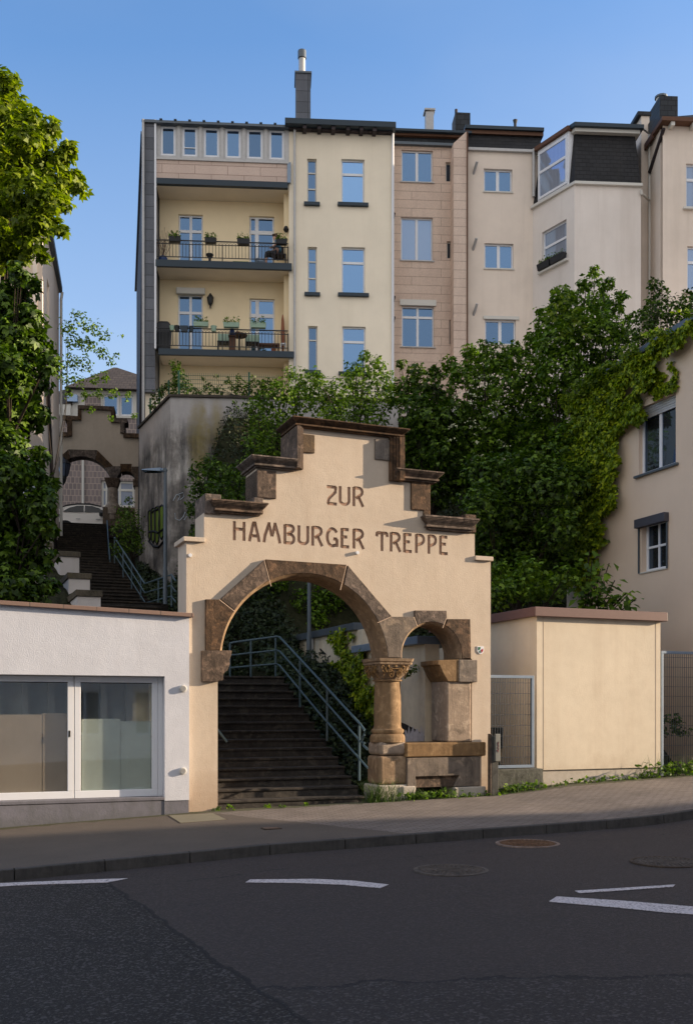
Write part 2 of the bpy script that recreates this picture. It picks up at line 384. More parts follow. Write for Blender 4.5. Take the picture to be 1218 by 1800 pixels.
# the newer, darker coarse patch lies left of a seam running towards the camera
seam = b.math('ADD', b.math('MULTIPLY', Y, .055), b.math('ADD', X, b.math('MULTIPLY', b.math('SUBTRACT', b.noise(1.2, 4), .5), .35)))
coarse = b.math('LESS_THAN', seam, -2.38)
notfar = b.math('LESS_THAN', Y, -4.95)
co = b.math('MULTIPLY', coarse, notfar)
vo = b.n('TexVoronoi'); vo.inputs['Scale'].default_value = 55; b.l(b.tc.outputs['Object'], vo.inputs['Vector'])
sv = b.n('SeparateXYZ'); b.l(vo.outputs['Color'], sv.inputs[0])
grit = b.ramp(sv.outputs[0], [(.80,(0,0,0)),(.92,(1,1,1))])
base = b.mix(b.math('MULTIPLY', grit, .75), base, (.13,.12,.115))
smooth = b.mix(b.math('MULTIPLY', grit, .30), smooth, (.12,.10,.09))
x = b.mix(co, smooth, base)
x = b.mix(b.math('MULTIPLY', b.ramp(big, [(.35,(0,0,0)),(.7,(1,1,1))]), .28), x, (.058,.044,.038))
def crack(expr, w): return b.math('LESS_THAN', b.math('ABSOLUTE', expr), w)
c1 = b.math('MULTIPLY', crack(b.math('ADD', seam, 2.38), .022), notfar)
nz = b.math('MULTIPLY', b.math('SUBTRACT', b.noise(2.5, 5, .7), .5), .5)
e2 = b.math('ADD', b.math('ADD', b.math('MULTIPLY', X, .42), Y), b.math('ADD', nz, 10.55))   # seam across the near lane
c2 = b.math('MULTIPLY', crack(e2, .028), b.math('GREATER_THAN', seam, -2.38))
e3 = b.math('ADD', b.math('ADD', b.math('MULTIPLY', X, .75), Y), b.math('ADD', nz, 9.8))
c3 = b.math('MULTIPLY', b.math('MULTIPLY', crack(e3, .018), co), b.ramp(b.noise(6, 4), [(.4,(0,0,0)),(.5,(1,1,1))]))
e4 = b.math('ADD', b.math('MULTIPLY', X, -.05), b.math('ADD', Y, b.math('ADD', nz, 5.45)))
c4 = b.math('MULTIPLY', crack(e4, .012), b.ramp(b.noise(3, 4), [(.5,(0,0,0)),(.56,(1,1,1))]))
cr = b.math('MAXIMUM', b.math('MAXIMUM', c1, c2), b.math('MAXIMUM', c3, c4))
x = b.mix(b.math('MULTIPLY', cr, .85), x, (.008,.008,.009))
near = b.math('LESS_THAN', e2, 0)
x = b.mix(b.math('MULTIPLY', b.math('MULTIPLY', near, b.math('GREATER_THAN', seam, -2.38)), .4), x, base)
lw_ = b.noise(1.0, 6, .75, b.map((.5, 2.4, 1)))
x = b.mix(b.math('MULTIPLY', b.ramp(lw_, [(.55,(0,0,0)),(.75,(1,1,1))]), .35), x, (.014,.014,.016))
b.col(x, .82, .35)
n1 = b.bump(b.math('ADD', b.math('MULTIPLY', agg, co), b.math('MULTIPLY', agg2, .5)), .9, .03)
b.bump(cr, -.6, .02, n1) if False else None
M['asphalt'] = b.m
road = strip('road', M['asphalt'], KB-.02, -45, -.12)
b = NB('pavement')
sx = b.n('SeparateXYZ'); b.l(b.tc.outputs['Object'], sx.inputs[0]); X, Y = sx.outputs[0], sx.outputs[1]
br = b.n('TexBrick'); br.inputs['Scale'].default_value = 1; br.inputs['Brick Width'].default_value = .2; br.inputs['Row Height'].default_value = .1
br.inputs['Mortar Size'].default_value = .006; br.inputs['Color1'].default_value = (.175,.148,.13,1); br.inputs['Color2'].default_value = (.22,.185,.162,1); br.inputs['Mortar'].default_value = (.05,.04,.034,1)
b.l(b.map((1,1,1), (0,0,rad(0))), br.inputs['Vector'])
asp = b.ramp(b.noise(70, 5, .75), [(.3,(.065,.054,.046)),(.7,(.15,.122,.10))])
edge = b.math('ADD', b.math('ADD', X, b.math('MULTIPLY', Y, .42)), b.math('MULTIPLY', b.math('SUBTRACT', b.noise(2, 4), .5), .25))
isb = b.math('GREATER_THAN', edge, .15)
x = b.mix(isb, asp, br.outputs['Color'])
x = b.mix(b.math('MULTIPLY', b.ramp(b.noise(.9, 6, .7), [(.4,(0,0,0)),(.7,(1,1,1))]), .5), x, (.07,.058,.048))
moss = b.math('MULTIPLY', b.math('GREATER_THAN', b.math('ADD', Y, b.math('MULTIPLY', b.noise(3, 5), .6)), .02), .7)
x = b.mix(moss, x, (.045,.05,.018))
b.col(x, .88, .25)
n1 = b.bump(b.noise(60, 4), .4, .015)
b.bump(b.math('MULTIPLY', br.outputs['Fac'], isb), -.5, .01, n1) if False else b.bump(b.math('SUBTRACT', 1, b.math('MULTIPLY', br.outputs['Fac'], isb)), .5, .012, n1)
M['pave'] = b.m
pave = strip('pavement', M['pave'], KB+.13, .9, 0)
# kerb stones with joints
mb = MB()
x = -14.0
rnd = random.Random(4)
while x < 20:
    w = 1.0
    z0, z1 = zs(x+.004), zs(x+w-.006); j = rnd.uniform(-.004, .004)
    mb.hexa([(x+.004,KB+j,z0-.25),(x+w-.004,KB+j,z1-.25),(x+w-.004,KB+.13,z1-.25),(x+.004,KB+.13,z0-.25)],
            [(x+.004,KB+.02+j,z0+.004),(x+w-.004,KB+.02+j,z1+.004),(x+w-.004,KB+.13,z1+.004),(x+.004,KB+.13,z0+.004)])
    x += w
M['kerb'] = stone('kerb_stone', (.03,.028,.026), (.085,.075,.068), (.06,.055,.05), 2, .4)
k = mb.build('kerb', M['kerb'], bevel=.012); place(k, G); k['kind'] = 'structure'
strip('gutter', paint('gutter_dirt', (.035,.031,.028), .9, .4), KB-.03, KB+.15, -.13)
big = MB(); big.box(-300, 300, -300, 400, -8, -3.2); g = big.build('ground', paint('soil', (.06,.05,.035), .95, .2)); g['kind'] = 'structure'
# painted lines (slivers on the asphalt)
def line(label, pts, group='painted road markings'):
    q = [ (lambda r: (r[0], r[1]))(_ground(px, py)) for px, py in pts]
    o = MB().slab([(s, d) for s, d in q], 0, .004)
    o.v = [(a, c, zs(a)-.12+.004+e) for a, c, e in o.v]
    m = o.build('road_marking', M['roadpaint']); place(m, G); tag(m, label, 'road marking', group)
def _ground(px, py, dz=-.12):
    rx = (px-CX)/F; rz = (HY-py)/F; z = 0
    for _ in range(60):
        D = (z-EYE)/rz; s, d = G.loc(rx*D, D); z = zs(s)+dz
    return s, d
b = NB('roadpaint')
x = b.mix(b.ramp(b.noise(38, 5, .8), [(.52,(0,0,0)),(.58,(1,1,1))]), (.62,.55,.54), (.08,.07,.07))
x = b.mix(b.math('MULTIPLY', b.noise(6, 4), .5), x, (.42,.37,.36)); b.col(x, .7, .3); b.bump(b.noise(80, 3), .3, .01); M['roadpaint'] = b.m
line('worn white dash along the kerb, at the left end of the road', [(-60,1556),(60,1551),(190,1546),(225,1545),(190,1552),(60,1556),(-60,1562)])
line('white dash in the middle of the road in front of the arch', [(440,1547),(550,1546),(620,1549),(683,1556),(668,1562),(600,1556),(520,1553),(432,1552)])
line('bold white dash at the right end of the road', [(978,1577),(1100,1585),(1290,1601),(1290,1613),(1180,1606),(1080,1596),(964,1586)])
line('thin faded white line beside the bold dash on the right', [(1010,1567),(1060,1564),(1186,1556),(1182,1560),(1080,1567),(1018,1571)])

# manhole covers
M['iron_cast'] = stone('cast_iron', (.03,.024,.02), (.13,.095,.072), (.11,.08,.055), 5, .5)
M['rust'] = stone('rusty_iron', (.05,.032,.024), (.28,.17,.11), (.20,.12,.08), 5, .4)
def manhole(s, d, lab, mat):
    t = thing('manhole_cover', lab, 'manhole cover', G, s, d, zs(s)-.12, 'manhole covers in the road')
    MB().lathe([(.41,-.02),(.41,.009),(.40,.012),(.37,.012),(.365,.002)], seg=48).build('frame', mat, t)
    c = MB().lathe([(.355,-.02),(.355,.006),(.35,.008)], seg=48)
    for r0, n, h in ((.31,36,.014),(.25,30,.014),(.19,24,.014)):
        for i in range(n):
            a = 2*math.pi*i/n; r1 = r0+.035; w = .62*math.pi*r0/n
            ca, sa = math.cos(a), math.sin(a)
            q = [(r0*ca+w*sa, r0*sa-w*ca),(r1*ca+w*sa, r1*sa-w*ca),(r1*ca-w*sa, r1*sa+w*ca),(r0*ca-w*sa, r0*sa+w*ca)]
            c.slab(q, .0081, h)
    for i in range(-4, 5):
        L = math.sqrt(max(0, .155**2-(i*.034)**2)); c.box(-L, L, i*.034-.009, i*.034+.009, .0081, .013)
    c.build('lid', mat, t)
manhole(3.23, -5.08, 'rusty round manhole cover nearest the kerb', M['rust'])
manhole(1.40, -6.44, 'round iron manhole cover in the middle of the road', M['iron_cast'])
manhole(3.78, -7.1, 'dark manhole cover cut by the right edge of the photo', M['iron_cast'])
t = thing('utility_cover', 'square concrete utility cover in the pavement by the white shop wall', 'utility cover', G, 0, 0, 0)
q = [_ground(*p, 0) for p in ((297,1434),(375,1430),(398,1441),(318,1447))]
o = MB().slab(q, 0, .006); o.v = [(a, c, zs(a)+.001+e) for a, c, e in o.v]; o.build('lid', plaster('concrete_lid', (.20,.18,.13), .4, (.08,.08,.05), 3), t)
o = MB(); c0 = np.mean(q, axis=0); q2 = [tuple(c0+(np.array(p)-c0)*1.06) for p in q]
o.slab(q2, 0, .003); o.v = [(a, c, zs(a)+.0005+e) for a, c, e in o.v]; o.build('frame', M['iron_cast'], t)
t = thing('drain_cap', 'small rusty iron cap in the brick pavement in front of the stairs', 'valve cap', G, *_ground(477,1457,0), zs(1)+.0)
MB().box(-.10,.10,-.07,.07,-.02,.008).build('lid', M['rust'], t, bevel=.01)
MB().box(-.125,.125,-.095,.095,-.02,.004).build('frame', M['iron_cast'], t)

# ================================================================ THE GATE
T = .62
gate = thing('stair_gate', 'peach plastered arch gate with stepped gable and sandstone trim in front of the stairs', 'gate', G)
def g(px, py, d=0.0): return G.px(px, py, d)
S = {}
zb = -.15
X_l = g(328,1200)[0]; X_r = g(862,1100)[0]
z1 = g(343,950)[1]; x1 = g(359,950)[0]; x1r = g(834,980)[0]; z1r = g(845,984)[1]
z2 = g(410,905)[1]; x2 = g(451,900)[0]; z2r = g(785,935)[1]; x2r = g(754,900)[0]
z3 = g(487,826)[1]; x3 = g(520,800)[0]; x3r = g(704,800)[0]; z3r = g(725,849)[1]
z4 = g(610,755)[1]
xs_o0 = g(383,1300)[0]                                      # stairs opening, left jamb
xpr0, xpr1 = g(829,1250)[0], X_r
# intrados circles from three points each
def circ(p, q, r):
    (ax,ay),(bx,by),(cx,cy) = p, q, r
    d = 2*(ax*(by-cy)+bx*(cy-ay)+cx*(ay-by))
    ux = ((ax*ax+ay*ay)*(by-cy)+(bx*bx+by*by)*(cy-ay)+(cx*cx+cy*cy)*(ay-by))/d
    uy = ((ax*ax+ay*ay)*(cx-bx)+(bx*bx+by*by)*(ax-cx)+(cx*cx+cy*cy)*(bx-ax))/d
    return ux, uy, math.hypot(ax-ux, ay-uy)
Z = lambda X, Y: (300+X/2.1, 960+Y/2.1)
A1 = circ(g(*Z(193,385)), g(*Z(470,113)), g(*Z(783,375)))
A2 = circ(g(*Z(858,385)), g(*Z(960,291)), g(*Z(1060,415)))
def ang(A, p): return math.atan2(p[1]-A[1], p[0]-A[0])
def arc(A, a0, a1, n=14, k=0.0): return [(A[0]+(A[2]+k)*math.cos(a0+(a1-a0)*i/n), A[1]+(A[2]+k)*math.sin(a0+(a1-a0)*i/n)) for i in range(n+1)]
zsp = g(*Z(193,385))[1]                                      # spring line left
zcap = g(680,1157)[1]                                        # top of the column capital
zcr = g(800,1158)[1]
# plaster body outline; lower inner edge runs hidden behind the stones
body = [(X_l, zb), (X_l, z1), (x1, z1), (x1, z2), (x2, z2), (x2, z3), (x3, z3), (x3, z4), (x3r, z4), (x3r, z3r), (x2r, z3r), (x2r, z2r), (x1r, z2r), (x1r, z1r), (X_r, z1r), (X_r, zb),
        (xpr0, zb), (xpr0, zcr)]
pr2 = [p for p in arc(A2, .12, math.pi*.80, 12, .09)]
body += [(xpr0, zcr+.05)] + pr2[1:] if False else pr2
a_end = .30; a_st = math.pi-.02
body += [(A1[0]+(A1[2]+.09)*math.cos(.42), A1[1]+(A1[2]+.09)*math.sin(.42))]
body += arc(A1, .45, math.pi-.10, 20, .09)
body += [(xs_o0, zsp-.02), (xs_o0, zb)]
mbb = MB().prism(body, 0, T); gb = mbb.build('wall', M['gate'], gate)
# ---- lettering: strokes in unit letter boxes, cut 25 mm into the plaster
def AR(cx, cy, rx, ry, a0, a1, n=8): return [(cx+rx*math.cos(rad(a0+(a1-a0)*i/n)), cy+ry*math.sin(rad(a0+(a1-a0)*i/n))) for i in range(n+1)]
LET = {
 'H': [[(.14,0),(.14,1)], [(.86,0),(.86,1)], [(.14,.60),(.86,.60)]],
 'A': [[(.10,0),(.18,.30),(.44,1)], [(.90,0),(.82,.30),(.54,1)], [(.34,.97),(.66,.97)], [(.2,.30),(.8,.30)]],
 'M': [[(.07,0),(.12,.35),(.33,.97)], [(.93,0),(.86,.35),(.67,.97)], [(.33,.97),(.5,.34)], [(.67,.97),(.5,.34)], [(.26,.98),(.42,.98)], [(.58,.98),(.74,.98)]],
 'B': [[(.14,0),(.14,1)], [(.14,.95),(.60,.95)]+AR(.62,.79,.24,.16,90,-60)+[(.30,.50)], [(.34,.50),(.66,.50)]+AR(.64,.27,.25,.21,60,-90)+[(.14,.06)]],
 'U': [[(.12,1),(.12,.24)]+AR(.5,.26,.38,.19,190,350)+[(.88,.24),(.88,1)]],
 'R': [[(.14,0),(.14,1)], [(.14,.95),(.55,.95)]+AR(.58,.76,.27,.19,90,-50)+[(.30,.42)], [(.52,.52),(.92,0)]],
 'G': [AR(.52,.5,.40,.44,35,290,14)+[(.86,.12)], [(.58,.42),(.90,.42)], [(.88,.42),(.88,.02)]],
 'E': [[(.14,0),(.14,1)], [(.14,.94),(.88,.94)], [(.14,.56),(.72,.56)], [(.14,.06),(.92,.06)]],
 'T': [[(.5,0),(.5,.96)], [(.02,.93),(.98,.93)], [(.06,.96),(.0,.74)], [(.94,.96),(1.0,.74)]],
 'P': [[(.16,0),(.16,1)], [(.16,.95),(.55,.95)]+AR(.56,.73,.30,.22,90,-70)+[(.24,.42)]],
 'Z': [[(.04,.94),(.88,.94)], [(.84,.97),(.80,.68),(.22,.32),(.14,.04)], [(.10,.06),(.94,.06)]],
}
def ribbon(pts, w, x0, z0, sx, sz):
    p = [Vector((x0+a*sx, z0+c*sz)) for a, c in pts]; L, R = [], []
    for i in range(len(p)):
        t = (p[min(i+1,len(p)-1)]-p[max(i-1,0)]).normalized(); n = Vector((-t.y, t.x))
        ww = w
        L.append(p[i]+n*ww/2); R.append(p[i]-n*ww/2)
    return L, R
letters = []
def word(s, boxes, top, bot):
    for ch, (a, b_) in zip(s, boxes):
        m = (a+b_)/2; f = (m-top[0])/(top[2]-top[0]); yt = top[1]+(top[3]-top[1])*f; yb = bot[1]+(bot[3]-bot[1])*f
        s0, _ = g(a, yt); s1, _ = g(b_, yt); zt = g(m, yt)[1]; zb_ = g(m, yb)[1]
        letters.append((ch, s0, s1, zb_, zt))
word('HAMBURGER', [(409,432.5),(436.6,457.8),(462,494.5),(498,519),(523,543.6),(546.7,568),(572.5,595),(598.7,615),(619,640.6)], (410,916,640,931), (410,949.6,640,965.5))
word('TREPPE', [(661.8,680.7),(684.4,704.8),(708.4,725),(728.6,747.2),(750.8,768),(771.6,787.9)], (662,934,788,942.6), (662,968,788,975.5))
word('ZUR', [(573.8,593.3),(595.4,615.8),(619,639.7)], (574,853.5,640,857), (574,887,640,891))
cut = MB(); inls = [MB(), MB(), MB()]; kk = 0
for li, (ch, s0, s1, za, zt) in enumerate(letters):
    inl = inls[0 if li < 9 else (1 if li < 15 else 2)]
    w = .165*(zt-za)
    for st in LET[ch]:
        L, R = ribbon(st, w, s0, za, s1-s0, zt-za); kk += 1; e = (kk % 7)*.0006
        cut.prism([tuple(q) for q in L]+[tuple(q) for q in R[::-1]], -.03-e, .028+e)
        L, R = ribbon(st, w*.99, s0, za, s1-s0, zt-za)
        inl.prism([tuple(q) for q in L]+[tuple(q) for q in R[::-1]], .016-e, .06)
co = cut.build('cutter', M['inlay'])
place(co, G)
bpy.context.view_layer.update()
md = gb.modifiers.new('cut', 'BOOLEAN'); md.object = co; md.operation = 'DIFFERENCE'; md.solver = 'EXACT'; md.use_self = True
bpy.context.view_layer.update()
dg = bpy.context.evaluated_depsgraph_get(); me2 = bpy.data.meshes.new_from_object(gb.evaluated_get(dg))
gb.modifiers.clear(); nv = len(me2.vertices)
if nv > 300: gb.data = me2
bpy.data.objects.remove(co)
print('gate body verts', nv)
for q in inls: q.build('lettering', M['inlay'], gate)

# ---- sandstone: cornices of the stepped gable
PR = .15; F0 = -.03
def corn(name, px0, px1, pt, pb, l, r, pr=PR, lab=None, mat=None, bk=1):
    s0 = g(px0, (pt+pb)/2)[0]; s1 = g(px1, (pt+pb)/2)[0]; m = (px0+px1)/2
    zt = g(m, pt, -pr)[1]; zbm = g(m, pb)[1]
    c = MB().cornice(s0, s1, F0, T-.03*0, zt, zt-zbm, pr, l, r, bk)
    c.box(s0, s1, F0-.012, T+.012, zbm-.004, zt-.01)
    o = c.build(name, mat or M['sand'], gate, bevel=.006); 
    return s0, s1, zbm, zt
corn('cornice', 383, 452, 880, 905, 1, 1)
corn('cornice', 452, 517, 803, 826, 1, 0)
ctop = corn('crown_cornice', 524, 700, 742, 762, 1, 1)
corn('cornice', 690, 760, 825, 847, 0, 1)
corn('cornice', 752, 822, 908, 934, 1, 1)
# upright mouldings framing the crown
for px0, px1, pt, pb in ((519,531,752,826), (683,703,770,847)):
    s0, s1 = g(px0, 800)[0], g(px1, 800)[0]; zt = g(px0, pt)[1]; zq = g((px0+px1)/2, pb)[1]
    m = MB(); w = s1-s0; left = px0 < 600
    for f0, f1, o in ((0,.35,.13),(.35,.55,.10),(.55,.75,.07),(.75,1,.04)):
        a, c = (s0+w*f0-.02*(f0==0), s0+w*f1) if left else (s1-w*f1, s1-w*f0+.02*(f0==0))
        m.box(a, c, F0-o, T+o*.8, zq, zt)
    m.build('upright_moulding', M['sand'], gate, bevel=.006)
def block(px0, px1, py0, py1, mat='sand_g', proud=.035, name='corner_block', full=True):
    s0, zt = g(px0, py0); s1, zq = g(px1, py1)
    s1 = g(px1, (py0+py1)/2)[0]; m = (px0+px1)/2
    zt = g(m, py0)[1]; zq = g(m, py1)[1]
    MB().box(s0, s1, -proud, T+proud if full else .3, zq, zt).build(name, M[mat], gate, bevel=.012)
block(359.5, 388, 869, 904, 'sand', .04); block(446, 462, 875, 904, 'sand', .03)
block(451, 485, 827, 876, 'sand', .035)
block(527, 552.5, 764, 796, 'sand_g', .03, full=False); block(658, 685, 773, 809, 'sand_g', .03, full=False)
block(721, 755, 848, 897, 'sand', .035); block(743, 755, 896, 909, 'sand', .03)
block(815, 834.5, 905, 936, 'sand', .04)
# end caps of the shoulders
for px0, px1, py0, py1 in ((325,360,944,952),(833,862,977.5,985)):
    s0, s1 = g(px0,py0)[0], g(px1,py0)[0]; m = (px0+px1)/2; zt = g(m,py0,-.04)[1]; zq = g(m,py1,-.04)[1]
    MB().box(s0-.03*(px0<400), s1+.03*(px0>400), -.05, T+.05, zq, zt).build('shoulder_cap', M['gate'], gate, bevel=.008)
# two little white lamp knobs
for px, py in ((334,976.5),(627,972)):
    s, z = g(px, py); 
    MB().tube([(s,0,z),(s,-.05,z)], .03, 10).build('knob', M['white'], gate)

# ---- voussoirs
CH = .055
def vous(outer, A, p0, p1, name='voussoir', mat='sand', extra=None):
    a0, a1 = ang(A, g(*p0)), ang(A, g(*p1))
    inner = arc(A, a0, a1, 10, CH)
    pts = [g(*p) for p in outer]
    poly = pts + inner
    o = MB().prism(poly, -.055, T+.04); return o.build(name, M[mat], gate, bevel=.008)
z = Z
e = .004
vous([z(180,198), z(127,197), z(127,386)], A1, z(193,386), z(236,242))
vous([z(344,51), z(181,197)], A1, z(237,240), z(370,148))
vous([z(646,70), z(347,50)], A1, z(372,147), z(624,160))
vous([z(811,260), z(650,72)], A1, z(627,162), z(762,280))
# middle springer between the two arches
a0 = ang(A1, g(*z(763,282))); a1 = ang(A1, g(*z(793,412))); b0 = ang(A2, g(*z(852,412))); b1 = ang(A2, g(*z(908,296)))
poly = arc(A1, a1, a0, 8, CH) + [g(*z(813,261)), g(*z(896,262))] + arc(A2, b1, b0 if b0 > 0 else b0+2*math.pi, 6, CH)
MB().prism(poly, -.055, T+.04).build('voussoir', M['sand_l'] if False else M['sand_g'], gate, bevel=.008)
vous([z(1014,266), z(1013,239), z(896,238), z(897,262)], A2, z(909,295), z(1002,301), 'keystone', 'sand')
poly = [g(*z(1017,269)), g(*z(1005,300))]
a0 = ang(A2, g(*z(1005,302))); a1 = ang(A2, g(*z(1061,415)))
MB().prism(arc(A2, a1, a0, 8, CH)+[g(*z(1017,270)), g(*z(1100,270)), g(*z(1103,414))], -.055, T+.04).build('voussoir', M['sand'], gate, bevel=.008)
# mortar joints between the stones
def joint(pa, pb):
    (ax, az), (bx, bz) = g(*pa, -.05), g(*pb, -.05); MB().tube([(ax,-.051,az),(bx,-.051,bz)], .0075, 6).build('mortar_joint', M['joint'], gate)
for q in ((z(180,198),z(237,242)),(z(345,51),z(371,148)),(z(648,71),z(626,162)),(z(812,261),z(763,283)),(z(896,262),z(909,296)),(z(1015,268),z(1003,302))): joint(*q)
# rolled inner edge of each arch
def ring(A, a0, a1, name):
    prof = [(CH+.004,-.05),(CH-.005,-.035),(.035,-.02),(.012,.02),(0,.07),(0,T-.07),(.02,T-.02),(CH+.004,T+.035)]
    n = 32; m = MB()
    for i in range(n+1):
        a = a0+(a1-a0)*i/n
        for k, y in prof: m.v.append((A[0]+(A[2]+k)*math.cos(a), y, A[1]+(A[2]+k)*math.sin(a)))
    q = len(prof)
    for i in range(n):
        for j in range(q-1): m.f.append((i*q+j, i*q+j+1, (i+1)*q+j+1, (i+1)*q+j))
    return m.build(name, M['sand_l'], gate, smooth=True)
ring(A1, ang(A1, g(*z(796,412))), ang(A1, g(*z(193,387))), 'arch_moulding')
b0 = ang(A2, g(*z(852,412))); b0 = b0 if b0 > 0 else b0+2*math.pi
ring(A2, ang(A2, g(*z(1061,415))), b0, 'arch_moulding')
# left impost corbel: block with a scrolled foot
o = [z(112,386), z(222,386), z(220,402), z(214,418), z(214,438), z(206,458), z(192,470), z(190,482), z(192,490), z(186,497), z(172,498), z(172,501), z(112,500)]
MB().prism([g(*p) for p in o], -.075, T+.05).build('impost', M['sand'], gate, bevel=.012)
# right impost: corbel with a curved front on a square block
s0, s1 = g(*z(1056,420))[0], g(*z(1124,420))[0]; zt, zq = g(*z(1090,420))[1], g(*z(1090,502))[1]
MB().box(s0, s1, -.075, T+.05, zq, zt).build('impost', M['sand_g'], gate, bevel=.012)
prof = [(980,421),(1060,419),(1060,500),(1018,500),(1004,478),(992,452),(987,440),(980,438)]
MB().prism([g(*z(*p)) for p in prof], -.06, T+.03).build('impost_corbel', M['sand_l'], gate, bevel=.01)
0 and MB().tube([(g(*z(1050,470))[0],-.064,g(*z(1050,470))[1]) , (g(*z(1040,440))[0],-.064,g(*z(1040,440))[1]), (g(*z(1015,432))[0],-.064,g(*z(1015,432))[1])], .008, 5).build('impost_bead', M['sand'], gate)
# right pilaster
s0, s1 = g(782,1250)[0], g(827,1250)[0]
MB().box(s0+.02, s1, -.03, T-.02, g(800,1304)[1], zq+.01).build('pilaster', M['sand_l'], gate, bevel=.03)
# ---- column
cd = T/2; xc = g(681,1250,cd)[0]
def zz(py, d=cd-.22): return g(681, py, d)[1]
R = .24
z_base = zz(1304); z_cap0 = zz(1197); z_cap1 = zz(1157, cd-.3)
MB().lathe([(R+.075,z_base-.01),(R+.075,zz(1296)),(R+.06,zz(1292)),(R+.03,zz(1290)),(R+.055,zz(1287)),(R+.055,zz(1283)),(R+.02,zz(1281)),(R+.004,zz(1276)),(R+.004,zz(1240)),(R-.008,z_cap0),(R+.03,z_cap0),(R+.035,z_cap0+.025),(R-.01,z_cap0+.035)], xc, cd, 32).build('column_shaft', M['sand_l'], gate, smooth=True)
# capital: round below, square above
cap = MB(); n = 8; rings = []
Hc = z_cap1-z_cap0-.03
def sqc(th, hw, rr, k):
    c, s = math.cos(th), math.sin(th); m = hw/max(abs(c), abs(s)); r = rr*(1-k)+m*k; return c*r, s*r
lv = [(0,R+.0,.305,0),(.15,R+.03,.31,.15),(.35,R+.09,.31,.45),(.6,R+.12,.31,.8),(.70,R+.12,.32,1),(.71,R,.345,1),(.80,R,.355,1),(.81,R,.335,1),(.86,R,.36,1),(1,R,.375,1)]
N = 40
for f, rr, hw, k in lv:
    for i in range(N):
        x_, y_ = sqc(2*math.pi*(i+.5)/N, hw, rr, k); cap.v.append((xc+x_, cd+y_, z_cap0+.03+Hc*f))
for j in range(len(lv)-1):
    for i in range(N): i2 = (i+1)%N; cap.f.append((j*N+i, j*N+i2, (j+1)*N+i2, (j+1)*N+i))
cap.f.append(tuple(range(N-1,-1,-1))); cap.f.append(tuple((len(lv)-1)*N+i for i in range(N)))
co_ = cap.build('capital', M['sand_l'], gate)
# carved scrolls on the faces of the capital
orn = MB()
def face_pt(u, f, fy):                                      # u across -1..1, f height 0..1, on front (0) or left (1) face
    hw = .31*(.72+.28*min(1, f/.65)); o_ = .012
    r = R+.035+.09*min(1, f/.6)**.8
    bulge = r+(.31-r)*.75*min(1, f/.65)
    x_, y_ = u*hw*.95, -(bulge)+.0*abs(u)
    y_ = -(bulge*(1-.10*u*u*(1-min(1,f/.6))))-o_
    return (xc+x_, cd+y_, z_cap0+.03+Hc*f) if fy == 0 else (xc+y_, cd-x_, z_cap0+.03+Hc*f)
for fy in (0, 1, 2):
    if fy == 2: continue
    for sgn in (-1, 1):
        for cu, cf, ru, rf, a0, a1 in ((.30*sgn,.32,.22,.22,-200,110),(.55*sgn,.46,.16,.15,-60,240),(.84*sgn,.5,.12,.14,0,330),(.30*sgn,.33,.10,.10,0,330)):
            pts = []
            for i in range(13):
                a = rad(a0+(a1-a0)*i/12); pts.append(face_pt(cu+sgn*ru*math.cos(a)*.8, cf+rf*math.sin(a), fy))
            orn.tube(pts, .012, 5)
    orn.tube([face_pt(.9*math.cos(rad(a)), .05+.5*abs(math.sin(rad(a)))**.8*.9, fy) for a in range(180, 361, 15)], .011, 5)
    for u in (-.5, 0, .5): orn.tube([face_pt(u, .58, fy), face_pt(u, .66, fy)], .03, 8)
orn.build('capital_carving', M['sand_l'], gate)
def blk(px0, px1, py0, py1, pr, mat, name, bev=.015, d=0):
    s0, s1 = g(px0, (py0+py1)/2, d-pr)[0], g(px1, (py0+py1)/2, d-pr)[0]; m = (px0+px1)/2
    MB().box(s0, s1, -pr, T+pr, g(m, py1, -pr)[1], g(m, py0, -pr)[1]).build(name, M[mat], gate, bevel=bev, seg=3)
def cblk(hw, z0, z1, mat, name, bev):
    MB().box(xc-hw, xc+hw, cd-hw, cd+hw, z0, z1).build(name, M[mat], gate, bevel=bev, seg=4)
cblk(.275, zz(1328), z_base, 'sand_l', 'column_block', .07)
cblk(.285, zz(1379), zz(1328.6), 'sand_l', 'column_block', .06)
cblk(.33, -.1, zz(1379.5), 'whitestone', 'column_plinth', .03)
blk(708,731,1382,1415,.05,'whitestone','bench_plinth',.02)
# ---- bench between column and pier, with its trough mouth
blk(714,854,1305,1330,.05,'sand_l','bench_slab',.025)
s0, s1 = g(714,1350)[0], g(842,1350)[0]
zt, zq = g(780,1331)[1], g(780,1383)[1]; m0, m1 = g(729,1370)[0], g(806,1370)[0]; m0b, m1b = g(731,1380)[0], g(797,1380)[0]; zm = g(765,1364)[1]
MB().prism([(s0,zt),(s0,zq),(m0b,zq),(m0,zm),(m1,zm),(m1b,zq),(s1,zq),(s1,zt)], -.03, .35).build('bench_front', M['sand_g'], gate, bevel=.01)
MB().prism([(m0+.01,zm-.005),(m0b+.02,zq),(m1b-.02,zq),(m1-.01,zm-.005)], .03, .20).build('trough_lip', M['sand'], gate)
MB().box(m0-.05, m1+.05, .34, .60, zb, zm+.05).build('trough_back', M['black'], gate)
blk(799,854,1383,1415,.05,'whitestone','pier_plinth',.02)
